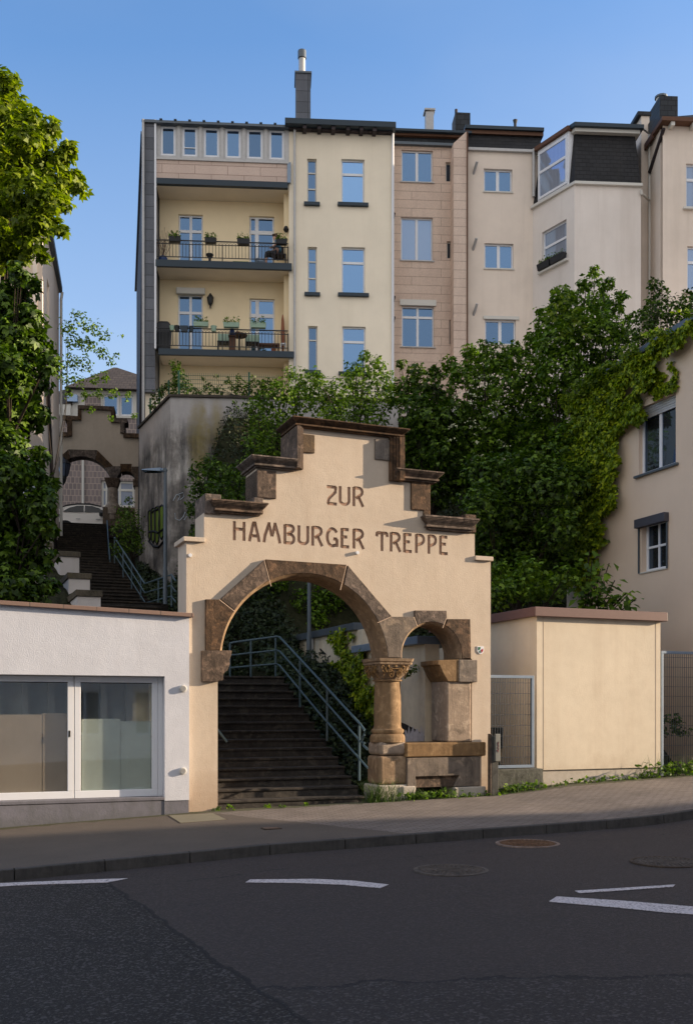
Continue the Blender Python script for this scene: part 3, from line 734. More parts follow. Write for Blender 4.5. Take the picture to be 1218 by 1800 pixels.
# coat of arms plate on the right pier
s0, zt = g(838,1136); s1, zq = g(849.5,1150); w = s1-s0; h = zt-zq
bd = thing('coat_of_arms', 'small enamel shield in green, white and red on the right gate pier', 'shield sign', G, s0, -.001, zq)
sh = [(0,h),(w,h),(w,h*.35),(w*.75,h*.08),(w*.5,0),(w*.25,h*.08),(0,h*.35)]
MB().prism(sh, -.012, 0).build('plate', M['white'], bd)
gr = paint('enamel_green', (.01,.12,.05), .4, 0); rd = paint('enamel_red', (.35,.02,.03), .4, 0)
k = lambda pts: [(w*a, h*c) for a, c in pts]
MB().prism(k([(.12,.9),(.12,.45),(.45,.62),(.5,.9)]), -.015, -.011).build('green_field', gr, bd)
MB().prism(k([(.55,.55),(.88,.72),(.88,.4),(.6,.14)]), -.015, -.011).build('red_field', rd, bd)
MB().prism(k([(.2,.3),(.46,.5),(.46,.12)]), -.0155, -.011).build('green_field', gr, bd)

# ================================================================ GREY POST BY THE PIER
s, z0 = G.px(866,1394,-.12)
t = thing('service_post', 'grey weathered service post with a red scribble against the right gate pier', 'post', G, s, -.16, zs(s)-.02)
hpost = G.px(866,1288,-.16)[1]-zs(s)
GP = stone('post_grey', (.035,.033,.03), (.11,.11,.10), (.07,.07,.06), 2, .3); GP2 = paint('post_box', (.16,.165,.15), .6, .2)
MB().box(-.065,.075,-.03,.10,0,hpost-.04).build('stake', GP, t, bevel=.008)
MB().box(-.02,.08,-.085,-.031,hpost-.50,hpost).build('box', GP2, t, bevel=.008)
MB().box(-.105,-.066,-.035,.05,.0,hpost+.0).build('side_rail', M['iron_cast'], t, bevel=.006)
rs = MB(); q = [(.02,-.18),(.05,-.14),(.03,-.20),(.055,-.22),(.02,-.25),(.05,-.27),(.03,-.31),(.01,-.29),(.04,-.33)]
rs.tube([(a,-.088,hpost+c) for a, c in q], .006, 5).build('red_scribble', paint('red_marker', (.18,.02,.025), .7, 0), t)

# ================================================================ STAIRS
NST = 15; RI = .16; TR = .32; SL, SR = .30, 3.15
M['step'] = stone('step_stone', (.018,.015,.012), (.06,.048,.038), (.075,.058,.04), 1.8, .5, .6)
rnd = random.Random(2)
def stair(name, label, fr, x0, x1, y0, z0, n, r, t, mat):
    th = thing(name, label, 'stairs', fr, 0, 0, 0)
    m = MB(); no = MB()
    for i in range(n):
        j = rnd.uniform(-.008, .008)
        m.box(x0, x1, y0+i*t+.02, y0+n*t+.3, z0+i*r-(.6 if i == 0 else .001), z0+(i+1)*r-.045)
        xa = x0
        for q in (1,):
            no.box(xa, x1, y0+i*t-.012+j, y0+(i+1)*t+.03, z0+(i+1)*r-.044, z0+(i+1)*r+j*.3)
    m.build('risers', mat, th); no.build('treads', mat, th, bevel=.012)
    return th
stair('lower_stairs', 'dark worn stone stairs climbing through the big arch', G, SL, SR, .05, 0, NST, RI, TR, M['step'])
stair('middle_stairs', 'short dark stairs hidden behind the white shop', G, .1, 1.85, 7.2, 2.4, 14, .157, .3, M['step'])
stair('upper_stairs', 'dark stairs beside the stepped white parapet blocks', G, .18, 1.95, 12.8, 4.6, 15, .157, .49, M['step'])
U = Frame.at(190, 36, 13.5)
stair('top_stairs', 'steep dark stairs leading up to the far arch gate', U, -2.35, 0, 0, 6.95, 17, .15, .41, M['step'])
lands = MB(); lands.box(-1.0, 3.3, 4.85, 7.3, 2.0, 2.398); lands.box(.1, 3.4, 11.4, 12.85, 4.2, 4.598); lands.box(-.3, 2.2, 20.1, 21.6, 6.5, 6.948)
l = lands.build('landing', M['step']); place(l, G); l['kind'] = 'structure'
l = MB().box(-6, 8, 6.95, 14, 9.0, 9.502).build('upper_street', M['asphalt']); place(l, U); l['kind'] = 'structure'

# stepped parapet
th = thing('stepped_parapet', 'stepped white parapet blocks with stone caps beside the upper stairs', 'parapet wall', G)
pb, pc = MB(), MB()
M['parcap'] = stone('parapet_cap', (.06,.05,.035), (.20,.17,.13), (.14,.12,.07), 2, .4)
M['parwall'] = plaster('parapet_render', (.66,.60,.56), .15, (.3,.27,.2), 1, .2)
for (px0, px1, py, D, dl) in ((138,180,1038,25,2.5),(117,161,1008,27.4,2.9),(95,142,970,30.3,3.4),(58,92,954,33.4,3.6)):
    a = P(px0, py, D); c = P(px1, py, D); s1, d0 = G.loc(c.x, c.y); s0, _ = G.loc(a.x, a.y); s0 = s1-.62; d1 = d0+dl
    ztop = a.z
    pb.box(s0+.03, s1-.03, d0+.03, d1+.2, 1.5, ztop-.16); 
    pc.box(s0-.01, s1+.01, d0-.01, d1+.03, ztop-.16, ztop)
pb.build('wall', M['parwall'], th); pc.build('cap', M['parcap'], th, bevel=.012)

# ---- railings
def railing(name, label, lines, posts, fr=None, r=.022, group='blue-grey handrails'):
    p0 = Vector(lines[0][0]); th = thing(name, label, 'handrail', group=group, x=p0.x, y=p0.y, z=p0.z)
    for i, L in enumerate(lines):
        MB().tube([Vector(p)-p0 for p in L], r if i == 0 else r*.85, 8).build('rail', M['railblue'], th, smooth=True)
    for a, c in posts:
        MB().tube([Vector(a)-p0, Vector(c)-p0], r*.95, 8).build('post', M['railblue'], th, smooth=True)
RS = 3.0
def rp(px, py, x=RS): d, z = G.ps(px, py, x); return G.W(x, d, z)
def lp(px, py, d):
    s, z = G.px(px, py, d); return G.W(s, d, z)
dL, _ = G.ps(488, 1119, RS)
lines, posts = [], []
top = rp(488,1119)
L0 = [lp(404,1131,dL), lp(412,1129,dL), lp(486,1119,dL), rp(492,1120)] + [rp(560,1193), rp(634,1274), rp(641,1284), rp(640,1292), rp(635,1302), rp(639,1311), rp(646,1317)]
L1 = [lp(404,1152,dL), lp(486,1143,dL), rp(492,1145), rp(560,1220), rp(634,1304), rp(641,1306)]
L2 = [lp(404,1174,dL), lp(486,1167,dL), rp(492,1170), rp(560,1252), rp(646,1350)]
posts = [(rp(px, y0), rp(px, y1)) for px, y0, y1 in ((484.5,1120,1192),(527.5,1161,1243),(575,1212,1302),(631.5,1275,1372))]
posts += [(lp(404.5,1131,dL), lp(404.5,1190,dL)), (lp(441,1125,dL), lp(441,1190,dL))]
railing('stair_handrail', 'blue-grey three-bar handrail running down the right side of the stairs inside the arch', [L0, L1, L2], posts)
w = lambda px, py, D: P(px, py, D)
lines = [[w(202,945,33.8), w(255,1026,29), w(302,1010,27), w(309,1021,26.4)], [w(202,959,33.8), w(255,1042,29), w(302,1029,27), w(309,1040,26.4)], [w(202,975,33.8), w(256,1060,29), w(302,1048,27), w(309,1058,26.4)]]
posts = [(w(202,945,33.8), w(202,990,33.8)), (w(217,968,32.4), w(217,1015,32.4)), (w(232,991,31), w(232,1038,31)), (w(248,1015,29.6), w(248,1063,29.6)), (w(279,1019,27.9), w(279,1069,27.9)), (w(302,1010,27), w(302,1066,27))]
railing('stair_handrail', 'three-bar handrail dropping beside the upper stairs in front of the graffiti wall', lines, posts)
lines = [[w(189,915,43), w(191,948,39), w(194,984,35)], [w(189,921,43), w(191,957,39), w(194,998,35)]]
posts = [(w(189,915,43), w(189,935,43)), (w(191,948,39), w(191,975,39)), (w(194,984,35), w(194,1008,35))]
railing('stair_handrail', 'slim handrail seen end-on at the top flight below the far gate', lines, posts)
lines = [[w(98,915,43), w(82,955,36)]]; posts = [(w(98,915,43), w(98,932,43)), (w(85,945,37), w(85,965,37))]
railing('stair_handrail', 'short handrail on the left edge of the top flight by the foliage', lines, posts)
lines = [[G.W(.42, 1.0, 1.2), G.W(.42, 2.4, 2.0), G.W(.42,5,3.3)]]
railing('stair_handrail', 'grey handrail end poking out beside the left gate pier over the stairs', [[lp(370,1272,.9), lp(383,1283,.9), lp(399,1304,.9)]], [(lp(372,1275,.9), lp(372,1360,.9))])

# ---- street lamps
def lamp(name, label, base, top, head_dx, ang_):
    b0 = Vector(base); h = top-b0.z
    t = thing(name, label, 'street lamp', x=b0.x, y=b0.y, z=b0.z, rot=ang_, group='slim modern street lamps')
    MB().tube([(0,0,0),(0,0,.9),(0,0,.95),(0,0,h)], [.062,.062,.048,.042], 12).build('pole', M['zinc2'], t, smooth=True)
    hd = MB(); hd.hexa([(-.62,-.13,h-.03),(-.12,-.13,h-.06),(-.12,.13,h-.06),(-.62,.13,h-.03)], [(-.62,-.10,h+.0),(-.10,-.12,h+.04),(-.10,.12,h+.04),(-.62,.10,h+.0)])
    hd.tube([(-.14,0,h-.01),(.02,0,h-.01)], .05, 10)
    hd.build('lamp_head', M['galv'], t, bevel=.01)
    MB().box(-.56,-.2,-.09,.09,h-.066,h-.05).build('lens', M['glassd'], t)
    MB().tube([(.0,-.05,h),(.0,.05,h)], .055, 12).build('joint', M['zinc2'], t)
M['zinc2'] = paint('dark_zinc_paint', (.10,.12,.14), .4, .15, .3)
p = P(291, 1062, 27.3); lamp('street_lamp', 'slim grey street lamp standing in front of the graffitied concrete wall', p, P(291,826,27.3).z, 0, 0)
p = P(543.5, 1183, 24.0); lamp('street_lamp', 'grey lamp pole seen through the big arch behind the handrail', p, 7.2, 0, rad(60))

# ================================================================ HILL TERRAIN
def hill(s, d):
    st = np.interp(d, [-1,.05,4.85,7.2,11.4,12.8,20.2,21.3,28.5,60], [-.2,-.1,2.3,2.3,4.45,4.45,6.85,6.85,9.4,9.5])
    up = np.interp(d, [-1,.8,4.85,7,9,15.5,18,60], [-.2,.1,2.45,2.7,4.0,11.2,12.2,12.6])
    k = np.clip((s-3.4)/3.0, 0, 1); k = np.where(d > 8.5, np.clip((s-2.4-.16*(d-12))/2.2, 0, 1), k*0+np.where(s > 3.2, 1, 0)); k = k*k*(3-2*k)
    z = st*(1-k)+up*k
    left = np.where(s < -.2, 1, 0)
    zl = np.interp(d, [0,6,11,20,28,60],[1.0,2.6,4.6,7.2,9.4,9.5])
    z = np.where(s < -.2, np.maximum(z-.1, zl-.0), z)
    inpath = (s > .1) & (s < 3.15) & (d < 5)
    z = np.where(inpath, np.minimum(z, .5*(d-.05)-.35), z)
    z = np.where((s > -.3) & (s < 2.1) & (d > 4.9) & (d < 21.5), st-.3, z)
    return z
xs = np.concatenate([np.arange(-14, -1, 1.0), np.arange(-1, 5, .1), np.arange(5, 30, .7), np.arange(30, 60, 3)]); ys = np.concatenate([np.arange(.7, 8, .25), np.arange(8, 24, .5), np.arange(24, 60, 2)])
XX, YY = np.meshgrid(xs, ys); ZZ = hill(XX, YY)
rs = np.random.RandomState(5)
ZZ = ZZ + np.where((XX > 3.2) | (XX < -.4), rs.uniform(-.05, .05, ZZ.shape), 0)
hm = MB(); hm.v = [(float(a), float(c), float(e)) for a, c, e in zip(XX.ravel(), YY.ravel(), ZZ.ravel())]; n = len(xs)
hm.f = [(j*n+i, j*n+i+1, (j+1)*n+i+1, (j+1)*n+i) for j in range(len(ys)-1) for i in range(n-1)]
b = NB('hill_soil'); b.col(b.ramp(b.noise(6, 6, .7), [(.3,(.012,.014,.006)),(.7,(.04,.04,.02))]), .95, .1); b.bump(b.noise(20, 5), .6, .05)
h = hm.build('hillside', b.m); place(h, G); h['kind'] = 'structure'

# ================================================================ WHITE SHOP (left)
WF = Frame(*G.W(0,-.10)[:2], 21.0)
shop = thing('white_shop', 'low white rendered shop with wide glazed doors left of the gate', 'building', WF)
def wpx(fr, x0, y0, x1, y1, d=0):
    m = (x0+x1)/2; a, _ = fr.px(x0, y0, d); c, _ = fr.px(x1, y0, d)
    za = fr.px(m, y0, d)[1]; zc = fr.px(m, y1, d)[1]
    return a, c, zc, za
sR = WF.px(333,1200)[0]; zw0 = WF.px(150,1407)[1]; zwt = WF.px(150,1187)[1]; wR = WF.px(290,1200)[0]; SLF = -6.5
ztR = WF.px(333,1082)[1]; ztL = WF.px(0,1060)[1]; xl = WF.px(0,1060)[0]
slope = (ztR-ztL)/(sR-xl); ztop = lambda s: ztR+(s-sR)*slope
zpl = WF.px(310,1407)[1]
m = MB(); m.wall(SLF, sR, zpl, 3.0, 0, [(SLF+.6, wR, zpl-.5, zwt)], .24)
zm_ = 3.0
m.add([(SLF,0,zm_),(sR,0,zm_),(sR,0,ztop(sR)-.02),(SLF,0,ztop(SLF)-.02)], [(0,1,2,3)])
m.add([(sR,0,zpl),(sR,.5,zpl),(sR,.5,ztop(sR)-.02),(sR,0,ztop(sR)-.02)], [(0,1,2,3)])
m.add([(SLF,.35,2.8),(sR,.35,2.8),(sR,.35,ztop(sR)-.02),(SLF,.35,ztop(SLF)-.02)], [(3,2,1,0)])
m.build('wall', M['whitewall'], shop)
m = MB(); m.box(SLF, sR-.004, .012, .5, -1.2, zpl); m.build('plinth', M['plinth'], shop)
m = MB().hexa([(SLF,-.07,ztop(SLF)-.03),(sR+.06,-.07,ztop(sR)-.03),(sR+.06,.42,ztop(sR)-.03),(SLF,.42,ztop(SLF)-.03)],[(SLF,-.07,ztop(SLF)+.035),(sR+.06,-.07,ztop(sR)+.035),(sR+.06,.42,ztop(sR)+.035),(SLF,.42,ztop(SLF)+.035)])
m.build('coping', M['coping'], shop, bevel=.006)
MB().box(SLF, sR-.02, .36, 5.6, 2.6, 2.9).build('flat_roof', M['cap'], shop)
MB().box(SLF, -.1, 5.2, 5.5, -.5, 2.9).build('rear_wall', M['whitewall'], shop)
# glazed doors
dz0 = WF.px(150,1403,.16)[1]; dz1 = WF.px(150,1189,.16)[1]; yF = .16
def sash(x0, x1, nm):
    f = MB(); w_ = .095
    f.box(x0, x1, yF, yF+.07, dz1-w_, dz1); f.box(x0, x1, yF, yF+.07, dz0, dz0+w_+.02)
    f.box(x0, x0+w_, yF+.001, yF+.069, dz0+w_+.02, dz1-w_); f.box(x1-w_, x1, yF+.001, yF+.069, dz0+w_+.02, dz1-w_)
    o = f.build('sash', M['white'], shop, bevel=.006)
    MB().box(x0+w_-.01, x1-w_+.01, yF+.03, yF+.035, dz0+w_, dz1-w_+.01).build('pane', M['clear'], o)
    MB().tube([(x0+w_,yF-.002,dz1-w_-.004),(x1-w_,yF-.002,dz1-w_-.004)], .006, 4).build('gasket', M['black'], o)
    return o
xA = WF.px(131,1300,yF)[0]; xB = WF.px(278,1300,yF)[0]
sash(xA+.005, xB, 'r'); s2 = sash(xA-(xB-xA)-.12, xA-.005, 'l')
MB().box(xA-.085,xA-.06,yF-.025,yF,dz0+.62+.35,dz0+.72+.35).build('lock', M['black'], s2)
MB().box(xB+.002, wR-.002, yF, yF+.08, dz0, dz1).build('frame_jamb', M['white'], shop)
fr_ = MB(); fr_.box(SLF+.6, wR-.002, yF-.01, yF+.09, dz1+.002, zwt-.001); fr_.build('frame_head', M['offwhite'], shop)
fr_ = MB(); fr_.box(SLF+.6, wR-.002, -.0, .24, dz0-.06, dz0-.002); fr_.build('threshold', M['plinth'], shop, bevel=.01)
# what stands behind the panes: taped-up paper sheets
dzm = WF.px(150,1258,yF+.3)[1]
o = MB(); 
for i, (a, c) in enumerate(((xA-2.4, xA-1.15),(xA-1.14,xA-.48),(xA-.47,xA-.02))): o.box(a, c, yF+.06+.01*i, yF+.065+.01*i, dz0, dzm+.0+.02*i)
o.build('brown_paper', M['paperb'], shop)
o = MB(); xm_ = xA+(xB-xA)*.55; o.box(xA+.12, xm_, yF+.06, yF+.065, dz0, dzm-.05); o.box(xm_+.005, xB-.1, yF+.07, yF+.075, dz0, dzm-.09); o.build('green_paper', M['paperg'], shop)
o = MB(); o.box(SLF+.6, wR-.01, 1.2, 1.25, dz0-.3, zwt); o.box(SLF+.6, wR, .24, 1.25, dz0-.35, dz0-.3)
for i in range(9): o.box(xA-2+i*.42, xA-1.9+i*.42, 1.0, 1.2, dz0, zwt)
o.build('dim_interior', plaster('dim_interior', (.8,.8,.76), .3), shop)
for i, (px, py) in enumerate(((322,1210.5),(321.5,1355))):
    s, z_ = WF.px(px, py); v = thing('wall_vent', ('upper' if i == 0 else 'lower')+' round white vent cap at the right edge of the white shop wall', 'vent', WF, s, 0, z_, 'round vent caps on the white wall')
    MB().tube([(0,-.001,0),(0,-.035,0),(0,-.04,0)], [.058,.056,.05], 20).build('cap', M['offwhite'], v)
    gv = MB()
    for k_ in range(-3, 4):
        L = math.sqrt(.042**2-(k_*.012)**2); gv.box(-L, L, -.046, -.0405, k_*.012-.004, k_*.012+.004)
    gv.build('grille', M['zinc'], v)

# ================================================================ GARAGE, FENCES (right)
GA = Frame(*G.W(0,0)[:2], 22)
a0 = .28                                                     # front plane a little behind the gate front
gx0 = GA.px(943,1200,a0)[0]; gx1 = GA.px(1160,1200,a0)[0]
gz0 = GA.px(943,1354,a0)[1]; gzt = GA.px(1050,1088,a0)[1]; gzT = GA.px(1050,1071,a0-.1)[1]
gar = thing('garage', 'small cream flat-roofed garage with a brown metal roof edge right of the gate', 'garage', G)
m = MB().box(gx0, gx1, a0, a0+4.2, gz0, gzt+.02)
m.build('wall', M['garage'], gar)
mm = MB()
for px in (955,1152):
    s, _ = GA.px(px, 1200, a0); mm.box(s-.006, s+.006, a0-.004, a0+.01, gz0, gzt)
mm.build('expansion_joint', plaster('joint_line', (.58,.48,.36), .2), gar)
MB().box(gx0-.10, gx1+.10, a0-.10, a0+4.4, gzt, gzT).build('roof_edge', M['cap'], gar, bevel=.008)
MB().box(gx0-.02, gx1-.05, a0+.03, a0+4.2, -.4, gz0).build('plinth', M['whitestone'], gar)
# lower kerb wall left of it
MB().box(xpr1-.0, gx0-.02, a0-.25, a0+.05, -.3, GA.px(905,1352,a0-.2)[1]).build('low_plinth', stone('mossy_concrete', (.03,.03,.018), (.12,.12,.09), (.05,.06,.02), 3, .4), gar, bevel=.01)
v = MB(); d_, zt_ = G.ps(884,1279,gx0-.001); d1_, _ = G.ps(863,1279,gx0-.001); zv0 = zt_-.42
v.box(gx0-.03, gx0+.01, d_, d_+.55, zv0, zt_)
vo = v.build('vent_grille', M['zinc2'], gar)
sl = MB()
for i in range(9): sl.box(gx0-.04, gx0-.028, d_+.02, d_+.53, zv0+.02+i*.045, zv0+.045+i*.045)
for i in range(9): sl.box(gx0-.045, gx0-.038, d_+.03+i*.06, d_+.045+i*.06, zv0+.02, zt_-.02)
sl.build('louvre', M['black'], vo)

def mesh_fence(name, label, x0, x1, z0, z1, y, fr, frame=True, step=.055):
    t = thing(name, label, 'fence', fr, x0, y, z0, group='steel mesh fence panels'); w_, h_ = x1-x0, z1-z0
    f = MB(); q = .055
    if frame:
        f.box(0, w_, -.03, .03, h_-q, h_); f.box(0, w_, -.03, .03, .0, q); f.box(w_-q, w_, -.03, .03, q, h_-q); f.box(0, q, -.03, .03, q, h_-q)
    else:
        f.box(0, w_, -.03, .03, h_-q, h_); f.box(0, q, -.03, .03, -.5, h_-q)
    f.build('frame', M['galv'], t, bevel=.004)
    m = MB(); n = int(w_/step)
    for i in range(1, n+1): m.box(i*step-.0035, i*step+.0035, -.006, .001, q, h_-q)
    n = int(h_/.2)
    for i in range(1, n+1): m.box(q, w_-.01, .001, .009, i*.2-.004, i*.2+.004)
    m.build('wire_mesh', M['zinc2'], t)
f0, f1, fz0, fz1 = wpx(G, 856, 1187, 937, 1350, a0-.12)
mesh_fence('mesh_gate', 'blue-grey framed mesh gate between the arch pier and the garage', f0, f1, fz0, fz1, a0-.12, G)
f0, f1, fz0, fz1 = wpx(G, 1160, 1146, 1300, 1352, a0+.1)
mesh_fence('mesh_fence', 'tall mesh fence at the right edge beyond the garage', f0, f1, fz0-.1, fz1, a0+.1, G, False)

# ================================================================ OUTBUILDING behind the gate on the right
ob = thing('stairside_wall', 'stained cream wall with a metal coping beside the stairs, hung with ivy', 'wall', G)
OW = 4.62
def ow(px, py):
    d, z_ = G.ps(px, py, OW); return max(d, T+.07), z_
OW = 4.62
d1, zA = ow(757,1119); d2, zB = ow(640,1090)
dS, _ = ow(637,1130)
M['outwall'] = plaster('stained_render', (.68,.58,.43), .45, (.22,.17,.12), 1.2, .35, 30, .6)
_, zlo = ow(757,1121); _, zhi = ow(600,1102)
MB().box(OW, OW+.3, T+.05, dS, -.2, zlo-.1).build('wall', M['outwall'], ob)
MB().box(OW, OW+.3, dS+.002, 12.0, 1.0, zhi-.14).build('wall', M['outwall'], ob)
MB().box(OW-.16, OW+.85, T+.06, dS+.25, zlo-.1, zlo+.05).build('coping', M['galv'], ob, bevel=.01)
MB().box(OW-.10, OW+.85, dS+.26, 12.2, zhi-.14, zhi+.02).build('coping', M['zinc2'], ob, bevel=.01)
cc = MB()
for px in (553,519):
    d, _ = ow(px,1150); cc.tube([(OW-.05,d,2.0),(OW-.05,d,zhi-.15)], .035, 8)
cc.build('downpipe', M['zinc'], ob)
gm = MB(); rr = random.Random(5)
for px, py in ((567,1150),(569,1162),(571,1175),(566,1185),(574,1158),(577,1190)):
    d, zq_ = ow(px, py); pts = [(OW-.006, d+rr.uniform(-.25,.25), zq_+rr.uniform(-.15,.15)) for _ in range(5)]; gm.tube(pts, .018, 4)
gm.build('black_scribble', M['black'], ob)
# white limewash rest and black band at the foot of the near wall
bm_ = MB(); lw2 = MB()
dA, zA_ = ow(712,1272); dB, zB_ = ow(762,1300)
def yz(pts, x, mb): 
    n = len(pts); mb.add([(x,a,c) for a, c in pts], [tuple(range(n))])
q = [ow(*p_) for p_ in ((690,1264),(712,1272),(734,1284),(752,1294),(758,1316),(758,1330),(690,1330))]; yz(q, OW-.004, bm_)
bm_.build('black_band', plaster('foot_black', (.012,.012,.013), .3), ob)
rr = random.Random(9); pts = []
for i in range(22):
    px = 712+i*2.4; top_ = 1290-abs(math.sin(i*1.7))*9-rr.uniform(0,7)+(4 if i % 3 else -2); pts.append(ow(px, top_))
pts += [(T+.07, .6), (ow(712,1332)[0], .6)]; yz(pts, OW-.008, lw2); lw2.build('limewash', plaster('limewash', (.62,.56,.55), .6, (.1,.08,.08), 3, .3, 30, .7), ob)

# ================================================================ HOUSE WITH IVY (right)
H = Frame.at(1218, 21.6, -68)
hs = thing('ivy_house', 'cream house at the right edge with climbing ivy on its side wall', 'house', H)
hx0 = -4.7; hx1 = .95
hw1 = wpx(H, 1122, 690, 1187, 832); hw2 = wpx(H, 1117, 918, 1173, 1006)
m1 = H.px(1154, 713)[1], H.px(1154, 826)[1]; 
w1 = (H.px(1122,700)[0], H.px(1187,700)[0], m1[1], m1[0]+.1)
w2 = (H.px(1127,950)[0], H.px(1172,950)[0], H.px(1150,1002)[1], H.px(1150,915)[1])
HT = H.px(1115,632)[1]
hzL = HT-.05; 
m = MB(); m.wall(hx0, hx1, -.3, 8.9, 0, [w1, w2], .22); m.box(hx0, hx1-.0, .22, 7.5, -.3, 8.9) if False else None
za_, zb_2 = H.px(1010,700)[1], H.px(1218,568)[1]
sA, sB = H.px(1010,700)[0], H.px(1218,568)[0]
zr = lambda s: za_+(zb_2-za_)*(s-sA)/(sB-sA)
m.add([(hx0,0,8.9),(hx1,0,8.9),(hx1,0,zr(hx1)),(hx0,0,zr(hx0))], [(0,1,2,3)])
m.add([(hx0,0,-.3),(hx0,7.5,-.3),(hx0,7.5,zr(hx0)),(hx0,0,zr(hx0))], [(3,2,1,0)])
m.add([(hx1,0,-.3),(hx1,7.5,-.3),(hx1,7.5,zr(hx1)),(hx1,0,zr(hx1))], [(0,1,2,3)])
m.add([(hx0,7.5,-.3),(hx1,7.5,-.3),(hx1,7.5,zr(hx1)),(hx0,7.5,zr(hx0))], [(3,2,1,0)])
m.build('wall', M['ivyhouse'], hs)
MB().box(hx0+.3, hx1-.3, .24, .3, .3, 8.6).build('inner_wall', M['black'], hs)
MB().hexa([(hx0-.1,-.12,zr(hx0)),(hx1+.1,-.12,zr(hx1)),(hx1+.1,7.6,zr(hx1)),(hx0-.1,7.6,zr(hx0))],[(hx0-.1,-.12,zr(hx0)+.14),(hx1+.1,-.12,zr(hx1)+.14),(hx1+.1,7.6,zr(hx1)+.14),(hx0-.1,7.6,zr(hx0)+.14)]).build('roof', M['zinc2'], hs)

def window(par, w_, y, cols=1, trans=(), fr=.06, glass='glass', mull=None, frame='white', sill=None, rev=.2, sash=True, depth=.10, mat_list=None, rshut=None):
    """window in an opening w_=(x0,x1,z0,z1) of a wall at depth y: frame, one pane mesh, optional sill, roller box"""
    x0, x1, z0, z1 = w_; d = y+depth; e = .003; mull = mull or fr*1.2
    f = MB(); f.box(x0+e, x1-e, d, d+.06, z1-fr, z1-e); f.box(x0+e, x1-e, d, d+.06, z0+e, z0+fr)
    f.box(x0+e, x0+fr, d+.002, d+.058, z0+fr, z1-fr); f.box(x1-fr, x1-e, d+.002, d+.058, z0+fr, z1-fr)
    for t_ in trans: zt_ = z0+(z1-z0)*t_; f.box(x0+fr, x1-fr, d-.004, d+.05, zt_-mull/2, zt_+mull/2)
    cf = cols if isinstance(cols, (list, tuple)) else [i/cols for i in range(1, cols)]
    for c_ in cf: xc_ = x0+(x1-x0)*c_; f.box(xc_-mull/2, xc_+mull/2, d+.004, d+.056, z0+fr, z1-fr)
    o = f.build('window', M[frame], par)
    MB().box(x0+fr-.005, x1-fr+.005, d+.028, d+.034, z0+fr-.005, z1-fr+.005).build('pane', M[glass], o)
    MB().box(x0+e, x1-e, y+rev-.004, y+rev+.01, z0, z1).build('backing', M['black'], o) if False else None
    if sill:
        ov, mt, th_, pr_ = sill
        MB().box(x0-ov, x1+ov, y-pr_, y+depth, z0-th_, z0+.002).build('sill', M[mt], o, bevel=.004)
    if rshut: MB().box(x0-.02, x1+.02, y-.06, y+.1, z1-.02, z1+rshut).build('shutter_box', M['white'], o, bevel=.01)
    return o
o = window(hs, w1, 0, 2, (), .07, 'glassd', None, 'white', (.1,'zinc2',.05,.08), .22)
sb = MB()
for i in range(5): sb.box(w1[0]+.02, w1[1]-.02, .07+.004*(i%2), .10, w1[3]-.05-i*.055, w1[3]-.003-i*.055)
sb.build('shutter_slats', M['zinc'], o)
o = window(hs, w2, 0, [.5], (.5,), .07, 'glassd', .05, 'white', (.03,'offwhite',.03,.03), .22, depth=.13)
aw = MB(); zaw = w2[3]
aw.box(w2[0]-.10, w2[1]+.06, -.14, .0, zaw-.10, zaw+.10); aw.build('awning_box', paint('awning_grey', (.06,.06,.075), .5, .1), o, bevel=.01)
for xx in (w2[0]-.06, w2[1]+.03): MB().box(xx-.015, xx+.015, -.05, -.02, w2[2]-.02, zaw-.1).build('awning_rail', M['zinc2'], o)

# ================================================================ CONCRETE TERRACE WALL
CW = Frame.at(300, 33, 3.8)
cz = CW.px(300,695)[1]
c0 = P(300,695,33); c1 = P(255,741,36); 
tw = thing('terrace_wall', 'tall weathered concrete retaining wall with yellow stains and graffiti', 'retaining wall', CW)
lx, ly = CW.loc(c1.x, c1.y)
lx2, ly2 = lx*1.25, ly*1.25
b = NB('concrete')
st = b.noise(1.0, 7, .72, b.map((1.6,1.6,.25)))
x = b.ramp(b.noise(.9, 8, .68), [(.32,(.07,.065,.06)),(.5,(.26,.235,.215)),(.64,(.50,.465,.43))])
x = b.mix(b.math('MULTIPLY', b.ramp(st, [(.46,(0,0,0)),(.62,(1,1,1))]), .75), x, (.035,.035,.038))
# yellow lichen streaks near the top right of the corner, pale top
sx = b.n('SeparateXYZ'); b.l(b.tc.outputs['Object'], sx.inputs[0])
def blob(cx_, cz_, rx_, rz_):
    a = b.math('DIVIDE', b.math('SUBTRACT', sx.outputs[0], cx_), rx_); c = b.math('DIVIDE', b.math('SUBTRACT', sx.outputs[2], cz_), rz_)
    r2 = b.math('ADD', b.math('MULTIPLY', a, a), b.math('MULTIPLY', c, c))
    return b.math('SUBTRACT', 1, b.math('ADD', r2, b.math('MULTIPLY', b.math('SUBTRACT', b.noise(3, 6, .7), .5), 1.6)), True)
yl = b.math('ADD', blob(.92, 10.5, .42, 1.7), blob(1.5, 11.0, .32, 1.0), True)
tz = b.math('MULTIPLY', b.math('SUBTRACT', sx.outputs[2], b.math('ADD', 10.9, b.math('MULTIPLY', b.noise(2, 6), -.6))), 1.2, True)
x = b.mix(b.math('MULTIPLY', tz, .75), x, (.46,.43,.42))
x = b.mix(b.math('MULTIPLY', b.math('MULTIPLY', yl, b.ramp(st, [(.35,(1,1,1)),(.7,(.2,.2,.2))])), 1.1, True), x, (.22,.165,.03))
b.col(x, .9, .2); n1 = b.bump(b.noise(30, 5), .3, .02); b.bump(b.noise(3, 6), .3, .05, n1); M['concrete'] = b.m
x1_ = CW.px(700,700)[0]
MB().slab([(0,0),(x1_,0),(x1_,.5),(.55,.5),(lx2+.35,ly2+.2),(lx2,ly2)], 2.0, cz-.06).build('wall', M['concrete'], tw)
